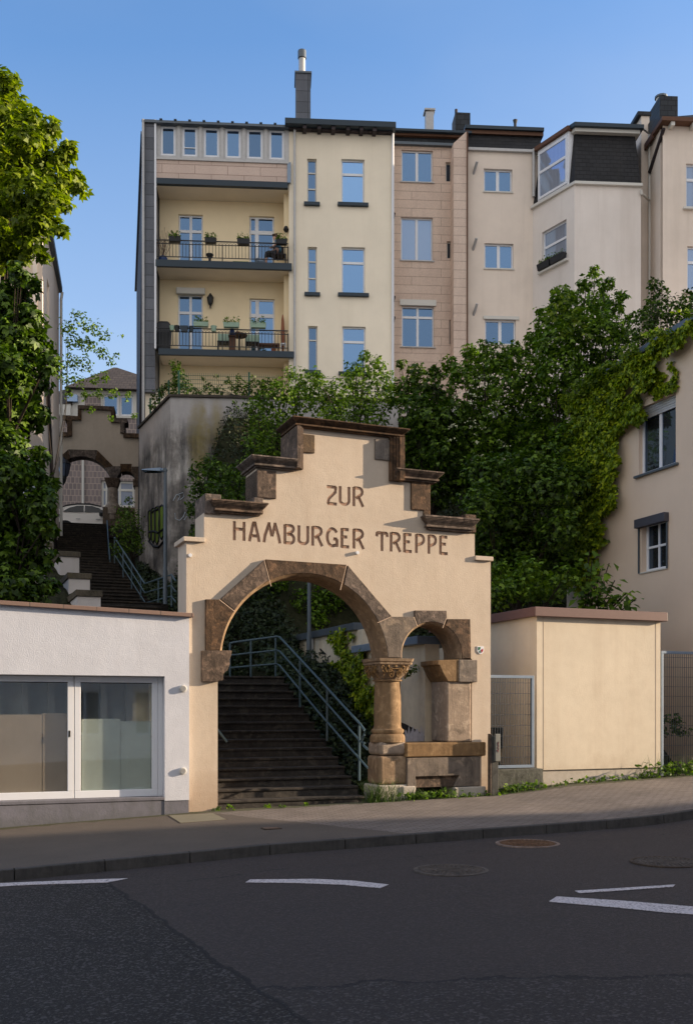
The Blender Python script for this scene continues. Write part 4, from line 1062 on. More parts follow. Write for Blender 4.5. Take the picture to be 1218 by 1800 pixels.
MB().slab([(-.06,-.07),(x1_,-.07),(x1_,.55),(.6,.55),(lx2+.4,ly2+.2),(lx2-.06,ly2-.03)], cz-.06, cz+.03).build('coping', stone('dark_coping', (.03,.025,.02), (.09,.07,.055), (.05,.05,.03), 2, .4), tw, bevel=.01)
te = MB().slab([(.5,.45),(x1_+20,.45),(x1_+20,14),(-2.8,14),(lx2+.3,ly2)], cz-.4, cz-.05).build('terrace', b.m if False else M['concrete']); place(te, CW); te['kind'] = 'structure'
# graffiti on the side face of the wall, white squiggles on the front
LF = Frame(c0.x, c0.y, math.degrees(math.atan2(c1.y-c0.y, c1.x-c0.x))+180)
gf = paint('graffiti_green', (.13,.20,.012), .7, .3); 
gt = thing('graffiti', 'lime green graffiti with black outlines low on the concrete wall beside the lamp', 'graffiti', LF)
gg, gk = MB(), MB()
def lf(px, py): return LF.px(px, py, -.004)
for i, (a, c, t0, b0_) in enumerate(((262,266.5,897,950),(267.5,273,893,955),(274,280.5,890,957),(281.5,288.5,888,948))):
    pts = [lf(a,t0+3), lf((a+c)/2,t0), lf(c,t0+2), lf(c,(t0+b0_)/2), lf(c-.5,b0_-6), lf((a+c)/2,b0_), lf(a,b0_-5), lf(a+.4,(t0+b0_)/2)]
    gg.prism(pts, -.006, -.001); q = [(x_, -.01, z_) for x_, z_ in pts]; gk.tube(q+[q[0]], .035, 4)
for pl in ([(263,935),(272,934),(279,937),(288,930)],[(262,951),(270,960),(280,962),(288,952)],[(266,903),(270,899),(279,895)]): gk.tube([(lf(*p_)[0], -.012, lf(*p_)[1]) for p_ in pl], .045, 4)
gg.build('green_fill', gf, gt); gk.build('black_outline', M['black'], gt)
gt = thing('graffiti', 'faint white sprayed squiggles low on the front of the concrete wall', 'graffiti', CW)
gw_ = MB(); cp = lambda px, py: (CW.px(px,py)[0], -.008, CW.px(px,py)[1])
for pl in ([(305,880),(311,869),(317,872),(313,880)],[(308,902),(309,912),(316,915),(323,908),(326,900),(330,906),(324,914)],[(312,870),(322,866),(324,873),(317,879)]): gw_.tube([cp(*p_) for p_ in pl], .012, 4)
gw_.build('scribble', paint('pale_spray', (.42,.47,.52), .8, .5), gt)
# fence along the terrace edge
tf = thing('terrace_fence', 'green wire mesh fence on top of the concrete wall', 'fence', CW, 0, .2, cz)
gp_ = paint('fence_green', (.02,.09,.05), .5, .1); hh = CW.px(310,655,.2)[1]-cz
po = MB(); wm = MB()
for x_ in (.25, 2.55, 4.85, 7.1): MB().box(x_-.03, x_+.03, -.03, .03, 0, hh+.06).build('post', gp_, tf)
for i in range(int(7/.07)): wm.box(.3+i*.07-.004, .3+i*.07+.004, -.002, .004, .05, hh)
for i in range(6): wm.box(.25, 7.3, .004, .012, .05+i*hh/6, .062+i*hh/6)
wm.build('wire_mesh', gp_, tf)
po = MB(); k_ = [(.25,0)]; e_ = (lx2*.78+.15, ly2*.78)
for f_ in (.33,.66,1): X_, Y_ = .25+(e_[0]-.25)*f_, e_[1]*f_; po.box(X_-.03, X_+.03, Y_-.03, Y_+.03, 0, hh+.06)
for i in range(7): po.tube([(.25,0,.1+i*hh/6.5),(e_[0],e_[1],.1+i*hh/6.5)], .01, 4)
po.build('side_panel', gp_, tf)

# ================================================================ CREAM APARTMENT BLOCK
B = Frame.at(515, 37.5, 3.8)
cb = thing('apartment_block', 'tall pale yellow apartment block with two iron balconies and an attic window band', 'building', B, 0, 0, 12)
cb.location.z = 0
def bp(px, py, d=0): return B.px(px, py, d)
GZ = 11.9; LD = 1.05
xL = bp(275,500)[0]; xT0 = bp(508,500)[0]; xT1 = bp(689,500)[0]; zE = bp(600,218)[1]
wn = [wpx(B,540,279,556.5,357), wpx(B,541,434,557,515.5), wpx(B,541.5,573,558,652)]
ww = [wpx(B,600,280,640.5,358), wpx(B,600.5,434.5,641.5,516.5), wpx(B,601.5,574,642.5,655)]
wn.append((wn[2][0], wn[2][1], wn[2][2]-3.28, wn[2][3]-3.28)); ww.append((ww[2][0], ww[2][1], ww[2][2]-3.28, ww[2][3]-3.28))
m = MB(); m.wall(xT0, xT1, GZ-2, zE, 0, wn[:3]+ww[:3], .22)
m.box(xT0+.01, xT1, .24, 10, GZ-2, zE); m.box(xT1-.2, xT1, .001, .25, GZ-2, zE)
m.add([(xT0,0,GZ-2),(xT0,LD+.3,GZ-2),(xT0,LD+.3,zE),(xT0,0,zE)], [(3,2,1,0)])
m.build('wall', M['cream'], cb)
MB().box(bp(499,500,LD)[0], xT0+.0, .35, LD+.2, GZ-2, zE-1.6).build('side_return', M['creamin'], cb)
for i in range(3):
    window(cb, wn[i], 0, 1, (.70,.34) if i < 2 else (.70,), .045, 'glassm', .05, 'offwhite', (.12,'navy',.12,.12), .22)
    window(cb, ww[i], 0, 1, (.68,), .055, ('glass','glassb','glass')[i], .09, 'white', (.14,'navy',.12,.12), .22)
# eave with brackets
zr0 = bp(600,210,-.45)[1]; zeb = bp(600,220,-.45)[1]
MB().box(xT0-.15, xT1+.1, -.45, .5, zeb, zr0).build('eave', M['navy'], cb, bevel=.01)
ev = MB(); 
for px in (535,561,585,611,634,657): x_ = bp(px,220)[0]; ev.box(x_-.07, x_+.07, -.38, .02, zeb-.12, zeb-.002)
ev.box(xT0, xT1, -.2, .02, zeb-.05, zeb-.001)
ev.build('bracket', M['darkwood'], cb)
MB().box(xT0-.1, xT1+.1, .2, 9, zE+.02, zE+.12).build('roof', M['roofdark'], cb)
# loggia back wall with the balcony doors
zS = [bp(390,487,-.1)[1], bp(390,639,-.1)[1]]                # lower front edges of the slabs' soffits
doorL = [wpx(B,314,377,357,470,LD), wpx(B,313,517,357,622,LD)]; doorR = [wpx(B,438.5,380,482,470,LD), wpx(B,439,525,483,620,LD)]
m = MB(); m.wall(xL, bp(503,500,LD)[0], GZ-2, bp(390,322)[1], LD, doorL+doorR, .2); m.box(xL, xT0, LD+.22, 9, GZ-2, zE-.3)
m.build('loggia_wall', M['creamin'], cb)
for i, w_ in enumerate(doorL):
    window(cb, w_, LD, 2, (.70,), .06, 'glassm', .10, 'white', None, .2)
for i, w_ in enumerate(doorR):
    window(cb, w_, LD, [.30], (.70,), .065, 'glass' if i else 'glassm', .14, 'white', None, .2)
sbx = wpx(B,310,506,361,517,LD-.1); MB().box(sbx[0], sbx[1], LD-.16, LD, sbx[2], sbx[3]).build('shutter_box', M['offwhite'], cb, bevel=.03)
# slate clad corner on the left and its dark flank
xs0 = bp(254,400,.1)[0]; ztp = bp(265,213)[1]
MB().box(xs0, xL-.03, -.12, 8, bp(265,692,.1)[1], ztp).build('slate_corner', M['slate'], cb)
MB().box(xs0+.04, xL+.3, .1, 8, GZ-2, bp(265,692,.1)[1]+.05).build('corner_base', M['cream'], cb)
MB().box(xL-.05, xL+.02, -.16, -.05, bp(275,615)[1], ztp-.02).build('corner_trim', M['white'], cb)
MB().tube([(xs0+.0,-.18,GZ),(xs0+.0,-.18,ztp-.05)], .05, 8).build('downpipe', M['zinc'], cb)
sd_ = thing('flank_wall', 'dark board-clad flank of the apartment block along the alley', 'wall', B)
pa = P(254,400,37.9); pb_ = P(240.5,400,52); a1, a2 = B.loc(pa.x, pa.y), B.loc(pb_.x, pb_.y)
hx = ztp-.1
MB().hexa([(a1[0]-.25,a1[1],7),(a1[0]+.5,a1[1],7),(a2[0]+.8,a2[1],7),(a2[0],a2[1],7)],[(a1[0]-.05,a1[1],hx),(a1[0]+.5,a1[1],hx),(a2[0]+.8,a2[1],hx),(a2[0]+.0,a2[1],hx)]).build('boards', M['darkwood'], sd_)
MB().hexa([(a1[0]-.12,a1[1]-.1,hx),(a1[0]+1.5,a1[1]-.1,hx),(a2[0]+1.5,a2[1],hx),(a2[0]-.1,a2[1],hx)],[(a1[0]-.12,a1[1]-.1,hx+.1),(a1[0]+1.5,a1[1]-.1,hx+.1),(a2[0]+1.5,a2[1],hx+.1),(a2[0]-.1,a2[1],hx+.1)]).build('verge', M['zinc2'], sd_)
# attic window band over pink shingles
zb0, zb1 = bp(390,283)[1], bp(390,221)[1]; zfr = bp(390,215,-.22)[1]; zp0 = bp(390,319)[1]
att = []
for x0, x1 in ((282.5,309.5),(320.5,347.5),(358,386),(396,424),(434,462.5),(473,500)): 
    w_ = wpx(B, x0, 218.5, x1, 277); att.append((w_[0], w_[1], bp(390,277)[1], bp(390,224.5)[1]))
m = MB(); m.wall(xL, xT0, zb0, zfr-.09, -.02, att, .2); m.box(xL, xT0, .19, 6, zb0, zfr-.09); m.build('attic_band', M['zinc'], cb)
for i, w_ in enumerate(att): window(cb, w_, -.02, 1, (.3,) if i == 1 else (), .085, 'glassm', .03, 'white', None, .2, depth=.05)
tr = MB()
for px in (315,353,391,429,467.5): x_ = bp(px,250)[0]; tr.box(x_-.05, x_+.05, -.06, -.021, zb0, zb1)
tr.box(xL, xT0, -.1, -.021, zb0-.06, zb0+.02); tr.build('band_trim', M['zinc'], cb)
MB().box(xL-.5, xT0-.02, -.22, 6, zfr-.09, zfr).build('flat_roof', M['zinc2'], cb)
tb = MB()
for i in range(10): x_ = xL+.2+i*.52; tb.box(x_-.05, x_+.05, -.26, -.1, zfr, zfr+.04)
tb.build('roof_clip', M['navy'], cb)
MB().box(xL, xT0+.0, -.05, LD+.3, zp0, zb0-.061).build('pink_panel', M['pinkrow'], cb)
MB().box(bp(505,300)[0], xT0+.07, -.09, .2, zp0, zb0).build('panel_edge', M['galv'], cb)
zq0 = bp(390,329)[1]
MB().box(xL-.02, bp(506,330)[0], -.12, .05, zq0, zp0-.002).build('beam', M['navy'], cb)
MB().box(xL, xT0-.0, .052, LD+.1, zq0+.0, zp0-.003).build('soffit', M['ceil'], cb)
# balconies
def arcpts(cx, cz_, r, y, a0, a1, n=6): return [(cx+r*math.cos(rad(a0+(a1-a0)*i/n)), y, cz_+r*math.sin(rad(a0+(a1-a0)*i/n))) for i in range(n+1)]
balz = []
for i, (pt, pb2, px0, px1, rt) in enumerate(((457.5,470.5,274,513,422),(613,625,279,517,576))):
    zt_ = bp(390,pt+2,-.15)[1]; zb_ = bp(390,pb2+1,-.15)[1]; x0 = bp(px0,460,-.15)[0]; x1 = bp(px1,460,-.15)[0]; balz.append(zt_)
    MB().box(x0, x1, -.18, -.06, zb_, zt_).build('balcony_edge', M['navy'], cb, bevel=.008)
    MB().box(x0+.02, xT0-.003, -.058, LD+.02, zb_+.03, zt_-.02).build('balcony_slab', M['ceil'], cb)
    zr_ = bp(390, rt+1.5, -.15)[1]
    rl = MB(); xa, xb = bp(275,460,-.13)[0], bp(506.5,460,-.13)[0]; y_ = -.12
    rl.box(xa, xb, y_-.02, y_+.02, zr_-.035, zr_); rl.box(xa, xb, y_-.012, y_+.012, zr_-.16, zr_-.135); rl.box(xa, xb, y_-.012, y_+.012, zt_+.12, zt_+.145)
    n = 40
    for k in range(n+1):
        x_ = xa+(xb-xa)*k/n; th_ = .018 if k % 10 == 0 else .009
        rl.box(x_-th_, x_+th_, y_-th_, y_+th_, zt_ if k % 10 == 0 else zt_+.12, zr_-.13)
        if k < n: rl.tube(arcpts(x_+(xb-xa)/n/2, zr_-.13, (xb-xa)/n/2, y_, 0, 180, 4), .007, 3, False)
    rl.build('railing', M['iron'], cb)
# chimney and its steel flue
ch = MB(); c0_, _ = bp(520,200,1.5); c1_, _ = bp(546,200,1.5); zc1 = bp(533,127,1.5)[1]
ch.box(c0_, c1_, 1.5, 2.4, zE, zc1); o = ch.build('chimney', M['slate'], cb)
bpx = bp(531,120,1.9); MB().tube([(bpx[0],1.9,zc1-.1),(bpx[0],1.9,bp(531,104,1.9)[1])], .13, 14).build('flue', M['zinc'], o, smooth=True)
MB().tube([(bpx[0],1.9,bp(531,103,1.9)[1]),(bpx[0],1.9,bp(531,90,1.9)[1])], .165, 14).build('cowl', M['zinc2'], o, smooth=True)
MB().box(c0_-.04, c1_+.04, 1.46, 2.44, zc1-.04, zc1+.03).build('chimney_cap', M['zinc2'], o)
sdh = bp(418,209,1); MB().tube([(sdh[0]-.1,1.0,zfr-.1),(sdh[0]-.02,.95,zfr+.1),(sdh[0]+.02,.9,zfr+.16)], [.06,.15,.04], 10).build('roof_dish', M['offwhite'], cb)
xd = bp(518,300,-.08)[0]; MB().tube([(xd,-.12,bp(518,668,-.1)[1]),(xd,-.12,bp(518,216,-.1)[1])], .045, 10).build('downpipe', M['zinc'], cb, smooth=True)
MB().tube([(xT1+.02,-.05,GZ),(xT1+.02,-.05,zE)], .05, 8).build('downpipe', M['white'], cb)
# ---- balcony things
lampz = bp(370,527,LD-.12)
wl = thing('wall_lantern', 'small black carriage lantern on the yellow wall by the lower balcony door', 'wall lamp', B, lampz[0], LD-.1, lampz[1])
MB().lathe([(.03,-.22),(.09,-.13),(.12,.05),(.13,.10),(.06,.20),(.02,.26)], seg=6).build('lamp_body', M['iron'], wl); MB().tube([(0,.1,-.25),(0,-.02,-.28),(0,0,-.2)], .03, 6).build('bracket', M['iron'], wl)
def leafball(cx, cy, cz_, r, n, L, rs_):
    v = rs_.normal(size=(n,3)); v /= np.linalg.norm(v, axis=1)[:,None]; return np.array([cx,cy,cz_])+v*r*(.4+.6*rs_.rand(n,1)), v

# ================================================================ FOLIAGE MACHINERY
def mesh_np(name, V, Fc, mat, parent=None, loc=(0,0,0)):
    me = bpy.data.meshes.new(name); V = (V-np.array(loc)).astype(np.float32); nf, k = Fc.shape
    me.vertices.add(len(V)); me.vertices.foreach_set('co', V.ravel())
    me.loops.add(nf*k); me.loops.foreach_set('vertex_index', Fc.ravel().astype(np.int32))
    me.polygons.add(nf); me.polygons.foreach_set('loop_start', np.arange(0, nf*k, k, dtype=np.int32)); me.polygons.foreach_set('loop_total', np.full(nf, k, dtype=np.int32))
    me.update(); me.validate()
    o = bpy.data.objects.new(name, me); C.objects.link(o); o.parent = parent; me.materials.append(mat)
    if parent is None: o.location = loc
    return o
def leaves(pos, nrm, size, rs, mode='tri', tilt=.6, droop=.3):
    """leaf clusters: each position gets one rhombus, or three fanned ones for palmate leaves"""
    n = len(pos); nr = nrm+rs.normal(scale=tilt, size=(n,3)); nr /= np.linalg.norm(nr, axis=1)[:,None]+1e-9
    t = rs.normal(size=(n,3)); t[:,2] -= droop*2; t -= nr*(t*nr).sum(1)[:,None]; t /= np.linalg.norm(t, axis=1)[:,None]+1e-9
    bn = np.cross(nr, t); L = size*(.65+.7*rs.rand(n,1)); out = []
    fan = {'tri': ((0,1),(.95,.82),(-.95,.82)), 'one': ((0,1),), 'duo': ((.35,1),(-.5,.8))}[mode]
    for a, k in fan:
        d = t*math.cos(a)+bn*math.sin(a); c = -t*math.sin(a)+bn*math.cos(a); w_ = .27 if mode == 'tri' else .32
        up = nr*L*.10
        out.append(np.stack([pos, pos+d*L*.5*k+c*L*w_*k+up, pos+d*L*k-up, pos+d*L*.5*k-c*L*w_*k+up], 1))
    V = np.stack(out, 1).reshape(-1,3); return V, np.arange(len(V)).reshape(-1,4)
def crown(blobs, dens, size, seed, mode='tri', flat=1.0):
    rs = np.random.RandomState(seed); PP, NN = [], []
    for c, r in blobs:
        n = int(dens*r*r*12.6); v = rs.normal(size=(n,3)); v /= np.linalg.norm(v, axis=1)[:,None]
        ph = rs.rand(3,3)*6.28; k = 2.2+rs.rand(3)*2.2
        lump = sum(np.sin(v@rs.normal(size=3)*k[i]*1.6+ph[i,0]) for i in range(3))/3
        rad_ = r*(1+.30*lump)*(1-.55*rs.rand(n)**2.2)
        # sprigs: pull some leaves into outward twigs
        sp = rs.rand(n) < .16; rad_ = np.where(sp, r*(1.0+.5*rs.rand(n)*(.4+.6*np.abs(lump)*2)), rad_)
        p = np.array(c)+v*rad_[:,None]*np.array([1,1,flat]); PP.append(p); NN.append(v*.7+np.array([0,0,.75]))
    return leaves(np.concatenate(PP), np.concatenate(NN), size, rs, mode)
def pblobs(lst, D0):
    """(px,py,radius px[,depth]) lists to world spheres at their own distance"""
    out = []
    for q in lst:
        D = q[3] if len(q) > 3 else D0; out.append((P(q[0], q[1], D), q[2]*D/F))
    return out
def limbs(base, blobs, r0, seed, name, parent, every=1):
    rr = random.Random(seed); base = Vector(base); m = MB()
    cen = sum((Vector(c) for c, _ in blobs), Vector())/len(blobs)
    mid = base.lerp(cen, .45); mid.x = base.x*.6+cen.x*.4; mid.y = base.y*.6+cen.y*.4
    m.tube([base, base.lerp(mid, .5)+Vector((rr.uniform(-.08,.08),0,0)), mid], [r0, r0*.8, r0*.62], 8)
    for c, r in blobs[::every]:
        c = Vector(c); q = mid.lerp(c, .5)+Vector((rr.uniform(-.2,.2), rr.uniform(-.2,.2)+.3, rr.uniform(-.1,.1)))
        m.tube([mid-Vector((0,0,.1)), q, c+Vector((0,0,r*.4))], [r0*.42, r0*.24, r0*.07], 6)
        for _ in range(2):
            e = c+Vector((rr.uniform(-1,1), rr.uniform(-1,1), rr.uniform(-.5,1)))*r*.6; m.tube([q, (q+e)/2+Vector((0,0,.1*r)), e], [r0*.14, r0*.09, r0*.03], 4)
    m.v = [tuple(Vector(v)-parent.location) for v in m.v]
    return m.build(name, M['bark'], parent)
def tree(name, label, cat, blobs, base, mat, dens=70, size=.14, seed=1, mode='tri', r0=.12, group=None, flat=.9, trunk=True, every=1, lb=None):
    t = thing(name, label, cat, group=group, x=base[0], y=base[1], z=base[2])
    V, Fc = crown(blobs, dens, size, seed, mode, flat)
    mesh_np('crown', V, Fc, M[mat], t, tuple(base))
    if trunk: limbs(base, lb or blobs, r0, seed, 'trunk', t, every)
    return t
def hz(x, y):
    s, d = G.loc(x, y); return float(hill(np.array([s]), np.array([d]))[0])

# ---- big maple on the left: sunlit head, skirt shade put in darker leaves
hb = [(10,150,26),(22,200,34),(-10,230,50),(58,215,22),(45,250,30),(90,218,14),(78,242,20),(15,290,48),(62,290,34),(105,278,22),(122,262,14),(45,335,40),(95,320,28),(128,318,20),(142,330,13),(85,350,24),(15,385,42),(60,395,30),(105,355,18),(92,388,14),(30,440,26),(108,404,10),(60,430,18),(75,450,10),(-30,300,60),(-40,420,60)]
M['leafmaple2'] = M['leafmaple']
base = (P(-60,700,22).x, 22, P(-60,1090,22).z)
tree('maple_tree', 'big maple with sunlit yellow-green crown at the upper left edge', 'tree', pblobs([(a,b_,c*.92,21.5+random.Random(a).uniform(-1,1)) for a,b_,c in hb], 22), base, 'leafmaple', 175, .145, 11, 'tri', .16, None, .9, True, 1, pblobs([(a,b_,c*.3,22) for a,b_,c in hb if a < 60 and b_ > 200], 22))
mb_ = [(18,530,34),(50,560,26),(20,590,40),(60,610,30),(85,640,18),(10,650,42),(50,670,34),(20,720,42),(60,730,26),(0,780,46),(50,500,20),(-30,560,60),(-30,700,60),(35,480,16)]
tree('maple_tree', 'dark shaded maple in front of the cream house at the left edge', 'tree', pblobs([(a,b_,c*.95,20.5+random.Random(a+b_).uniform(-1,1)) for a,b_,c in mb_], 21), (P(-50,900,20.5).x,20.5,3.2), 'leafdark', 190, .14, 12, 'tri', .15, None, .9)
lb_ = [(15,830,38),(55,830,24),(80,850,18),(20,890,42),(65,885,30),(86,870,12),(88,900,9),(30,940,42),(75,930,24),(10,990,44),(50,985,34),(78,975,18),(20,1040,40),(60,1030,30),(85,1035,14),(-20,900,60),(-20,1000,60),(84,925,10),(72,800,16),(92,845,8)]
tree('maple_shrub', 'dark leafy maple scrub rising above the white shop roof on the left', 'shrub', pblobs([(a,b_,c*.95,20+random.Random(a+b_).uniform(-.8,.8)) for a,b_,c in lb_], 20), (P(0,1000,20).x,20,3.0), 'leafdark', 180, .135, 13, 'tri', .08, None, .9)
# airy tree by the alley
ab = [(120,575,14),(140,560,12),(160,575,14),(185,590,12),(130,600,16),(155,605,14),(180,620,12),(125,635,16),(150,640,14),(195,635,8),(115,665,12),(140,668,12),(165,665,10),(185,660,9),(205,625,5),(212,590,4),(120,690,9),(150,695,9),(175,690,10),(200,690,9),(225,695,8),(160,720,7),(195,735,6),(235,730,6),(130,548,6)]
tree('airy_tree', 'airy small-leaved tree leaning into the gap between the houses', 'tree', pblobs(ab, 31.5), (P(70,720,31.5).x,31.5,hz(P(92,760,31.5).x,31.5)), 'leafmid', 120, .085, 14, 'duo', .045, None, .9, True, 4, pblobs(ab[::4]+[(60,600,6),(80,640,6)], 31.5))
def hang(name):                                             # bare twigs hanging over the far gable
    pass
# ---- shrubs and trees on the bank behind the gate
GRP = 'trees and shrubs on the bank'
bank = [
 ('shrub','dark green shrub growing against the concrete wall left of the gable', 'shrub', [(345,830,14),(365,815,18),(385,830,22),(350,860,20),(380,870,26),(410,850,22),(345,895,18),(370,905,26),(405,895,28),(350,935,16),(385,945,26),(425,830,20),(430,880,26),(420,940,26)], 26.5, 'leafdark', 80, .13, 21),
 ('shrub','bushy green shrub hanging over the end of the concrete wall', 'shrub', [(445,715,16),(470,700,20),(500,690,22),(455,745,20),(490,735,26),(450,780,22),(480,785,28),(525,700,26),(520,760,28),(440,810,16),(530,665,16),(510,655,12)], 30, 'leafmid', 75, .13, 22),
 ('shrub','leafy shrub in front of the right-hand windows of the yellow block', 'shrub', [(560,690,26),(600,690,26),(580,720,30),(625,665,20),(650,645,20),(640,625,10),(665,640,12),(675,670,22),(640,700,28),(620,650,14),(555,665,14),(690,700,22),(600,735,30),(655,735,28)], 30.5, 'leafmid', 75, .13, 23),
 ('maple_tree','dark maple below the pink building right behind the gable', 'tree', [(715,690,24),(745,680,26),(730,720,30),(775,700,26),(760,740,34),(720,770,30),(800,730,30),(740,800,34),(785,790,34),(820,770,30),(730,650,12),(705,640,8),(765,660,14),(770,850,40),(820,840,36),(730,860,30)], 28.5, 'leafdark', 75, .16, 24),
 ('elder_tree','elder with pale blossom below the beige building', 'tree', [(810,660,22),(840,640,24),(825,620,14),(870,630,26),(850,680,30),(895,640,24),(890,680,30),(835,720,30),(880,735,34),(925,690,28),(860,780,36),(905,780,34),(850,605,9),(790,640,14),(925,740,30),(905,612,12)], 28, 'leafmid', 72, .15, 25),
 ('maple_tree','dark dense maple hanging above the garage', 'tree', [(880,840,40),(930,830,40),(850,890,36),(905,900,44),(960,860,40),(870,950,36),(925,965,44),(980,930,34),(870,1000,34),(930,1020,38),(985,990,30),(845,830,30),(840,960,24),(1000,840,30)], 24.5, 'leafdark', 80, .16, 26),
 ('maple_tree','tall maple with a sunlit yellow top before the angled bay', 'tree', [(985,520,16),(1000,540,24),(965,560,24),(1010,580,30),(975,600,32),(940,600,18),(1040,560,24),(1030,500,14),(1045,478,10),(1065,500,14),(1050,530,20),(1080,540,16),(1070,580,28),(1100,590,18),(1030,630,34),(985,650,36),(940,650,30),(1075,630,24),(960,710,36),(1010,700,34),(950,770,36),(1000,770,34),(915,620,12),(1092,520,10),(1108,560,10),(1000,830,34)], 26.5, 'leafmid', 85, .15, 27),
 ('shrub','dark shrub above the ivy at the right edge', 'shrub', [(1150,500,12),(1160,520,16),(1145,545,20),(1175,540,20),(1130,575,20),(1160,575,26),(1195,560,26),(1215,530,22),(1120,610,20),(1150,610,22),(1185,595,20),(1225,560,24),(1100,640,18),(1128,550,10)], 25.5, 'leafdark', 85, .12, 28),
 ('shrub','dark undergrowth shrub filling the big arch behind the handrail', 'shrub', [(420,1080,26),(460,1060,30),(500,1050,30),(450,1110,24),(500,1095,26),(540,1060,28),(580,1050,28),(620,1060,24),(560,1090,18),(420,1130,18),(475,1140,16),(395,1110,18),(540,1020,26),(480,1010,30),(600,1010,30),(650,1040,26),(690,1070,24),(520,1125,12)], 27.5, 'leafmid', 85, .13, 29),
 ('shrub','leafy bush between the upper staircase and the concrete wall', 'shrub', [(218,900,14),(232,910,16),(215,930,18),(238,935,16),(225,955,18),(210,965,14),(244,960,12),(228,880,8)], 33.5, 'leafdark', 90, .10, 30),
 ('shrub','low broad-leaved shrub above the left end of the garage roof', 'shrub', [(880,1040,22),(910,1030,26),(945,1035,24),(975,1030,24),(870,1060,14),(1000,1010,20),(925,1000,24),(880,1010,20)], 22.0, 'leafmid', 85, .15, 31),
]
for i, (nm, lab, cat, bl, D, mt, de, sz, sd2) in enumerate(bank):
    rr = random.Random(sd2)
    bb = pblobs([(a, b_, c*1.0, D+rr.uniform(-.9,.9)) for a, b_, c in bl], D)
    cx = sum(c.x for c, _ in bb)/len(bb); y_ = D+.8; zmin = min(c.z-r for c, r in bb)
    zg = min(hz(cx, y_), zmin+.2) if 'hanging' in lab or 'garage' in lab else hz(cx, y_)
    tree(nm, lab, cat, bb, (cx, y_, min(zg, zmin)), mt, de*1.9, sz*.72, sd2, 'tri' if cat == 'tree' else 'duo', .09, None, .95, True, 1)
# elder blossom: flat pale umbels scattered on the elder
rs = np.random.RandomState(3); pos = []
for i in range(34):
    q = P(rs.uniform(790, 930), rs.uniform(640, 880), 27.0); pos.append(q)
pp = []; 
for q in pos: pp += [np.array(q)+np.array([rs.normal()*.06, rs.normal()*.06, rs.normal()*.02]) for _ in range(9)]
V, Fc = leaves(np.array(pp), np.tile([0,-.5,.8],(len(pp),1)), .055, rs, 'one', .4)
el = [o for o in C.objects if o.name.startswith('elder_tree')][0]
mesh_np('blossom', V, Fc, paint('elder_blossom', (.5,.5,.32), .8, 0), el, tuple(el.location))
# back filler so the slope reads as one thicket: ground cover
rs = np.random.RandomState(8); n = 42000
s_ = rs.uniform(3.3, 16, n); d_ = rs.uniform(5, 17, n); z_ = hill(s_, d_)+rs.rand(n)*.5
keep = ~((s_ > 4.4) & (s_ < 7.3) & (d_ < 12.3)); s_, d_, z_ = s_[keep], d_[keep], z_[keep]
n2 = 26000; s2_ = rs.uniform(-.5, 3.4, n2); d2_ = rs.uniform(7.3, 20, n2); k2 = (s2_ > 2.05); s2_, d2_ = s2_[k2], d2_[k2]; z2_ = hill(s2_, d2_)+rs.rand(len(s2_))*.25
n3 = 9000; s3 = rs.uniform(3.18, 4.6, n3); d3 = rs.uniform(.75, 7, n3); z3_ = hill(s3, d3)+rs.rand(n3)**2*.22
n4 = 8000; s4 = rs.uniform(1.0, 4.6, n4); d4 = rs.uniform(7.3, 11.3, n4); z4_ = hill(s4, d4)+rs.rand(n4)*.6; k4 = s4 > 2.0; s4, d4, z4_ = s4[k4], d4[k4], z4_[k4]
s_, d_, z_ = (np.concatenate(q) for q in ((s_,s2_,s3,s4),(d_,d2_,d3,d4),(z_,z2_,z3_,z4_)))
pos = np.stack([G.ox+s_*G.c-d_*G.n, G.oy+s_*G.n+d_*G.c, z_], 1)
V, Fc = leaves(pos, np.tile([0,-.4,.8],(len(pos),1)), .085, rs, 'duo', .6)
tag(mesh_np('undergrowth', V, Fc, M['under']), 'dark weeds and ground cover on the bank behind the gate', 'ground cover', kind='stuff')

# ---- ivy on the house
def in_poly(px, py, poly):
    c = np.zeros(len(px), bool); n = len(poly)
    for i in range(n):
        x0, y0 = poly[i]; x1, y1 = poly[(i+1)%n]
        c ^= ((y0 > py) != (y1 > py)) & (px < (x1-x0)*(py-y0)/(y1-y0+1e-9)+x0)
    return c
rs = np.random.RandomState(17)
def ivy_on(fr, poly, n, off, thick, size, seed, holes=()):
    rs = np.random.RandomState(seed); P_ = np.array(poly); 
    px = rs.uniform(P_[:,0].min(), P_[:,0].max(), n*3); py = rs.uniform(P_[:,1].min(), P_[:,1].max(), n*3)
    jx = 6*np.sin(py*.09+1)+4*np.sin(py*.23+px*.1); jy = 5*np.sin(px*.11)+4*np.sin(px*.31+py*.07)
    k = in_poly(px+jx, py+jy, poly)
    for h in holes: k &= ~in_poly(px+jx*.6, py+jy*.6, h)
    px, py = px[k][:n], py[k][:n]
    lump = np.clip(.5+.5*np.sin(px*.13+2*np.sin(py*.05))*np.sin(py*.11+px*.04), 0, 1)
    dep = off+thick*(rs.rand(len(px))*.5+.5*lump)
    rx = (px-CX)/F; rz = (HY-py)/F; cx_, cy_ = fr.loc(0, 0); dx, dy = rx*fr.c+fr.n, -rx*fr.n+fr.c
    t_ = (-dep-cy_)/dy; s = cx_+t_*dx; z_ = EYE+t_*rz; d = -dep
    pos = np.stack([fr.ox+s*fr.c-d*fr.n, fr.oy+s*fr.n+d*fr.c, z_], 1)
    nr = np.tile([fr.n*1.0, -fr.c*1.0, .55], (len(pos),1)); return leaves(pos, nr, size, rs, 'duo', .45, .8)
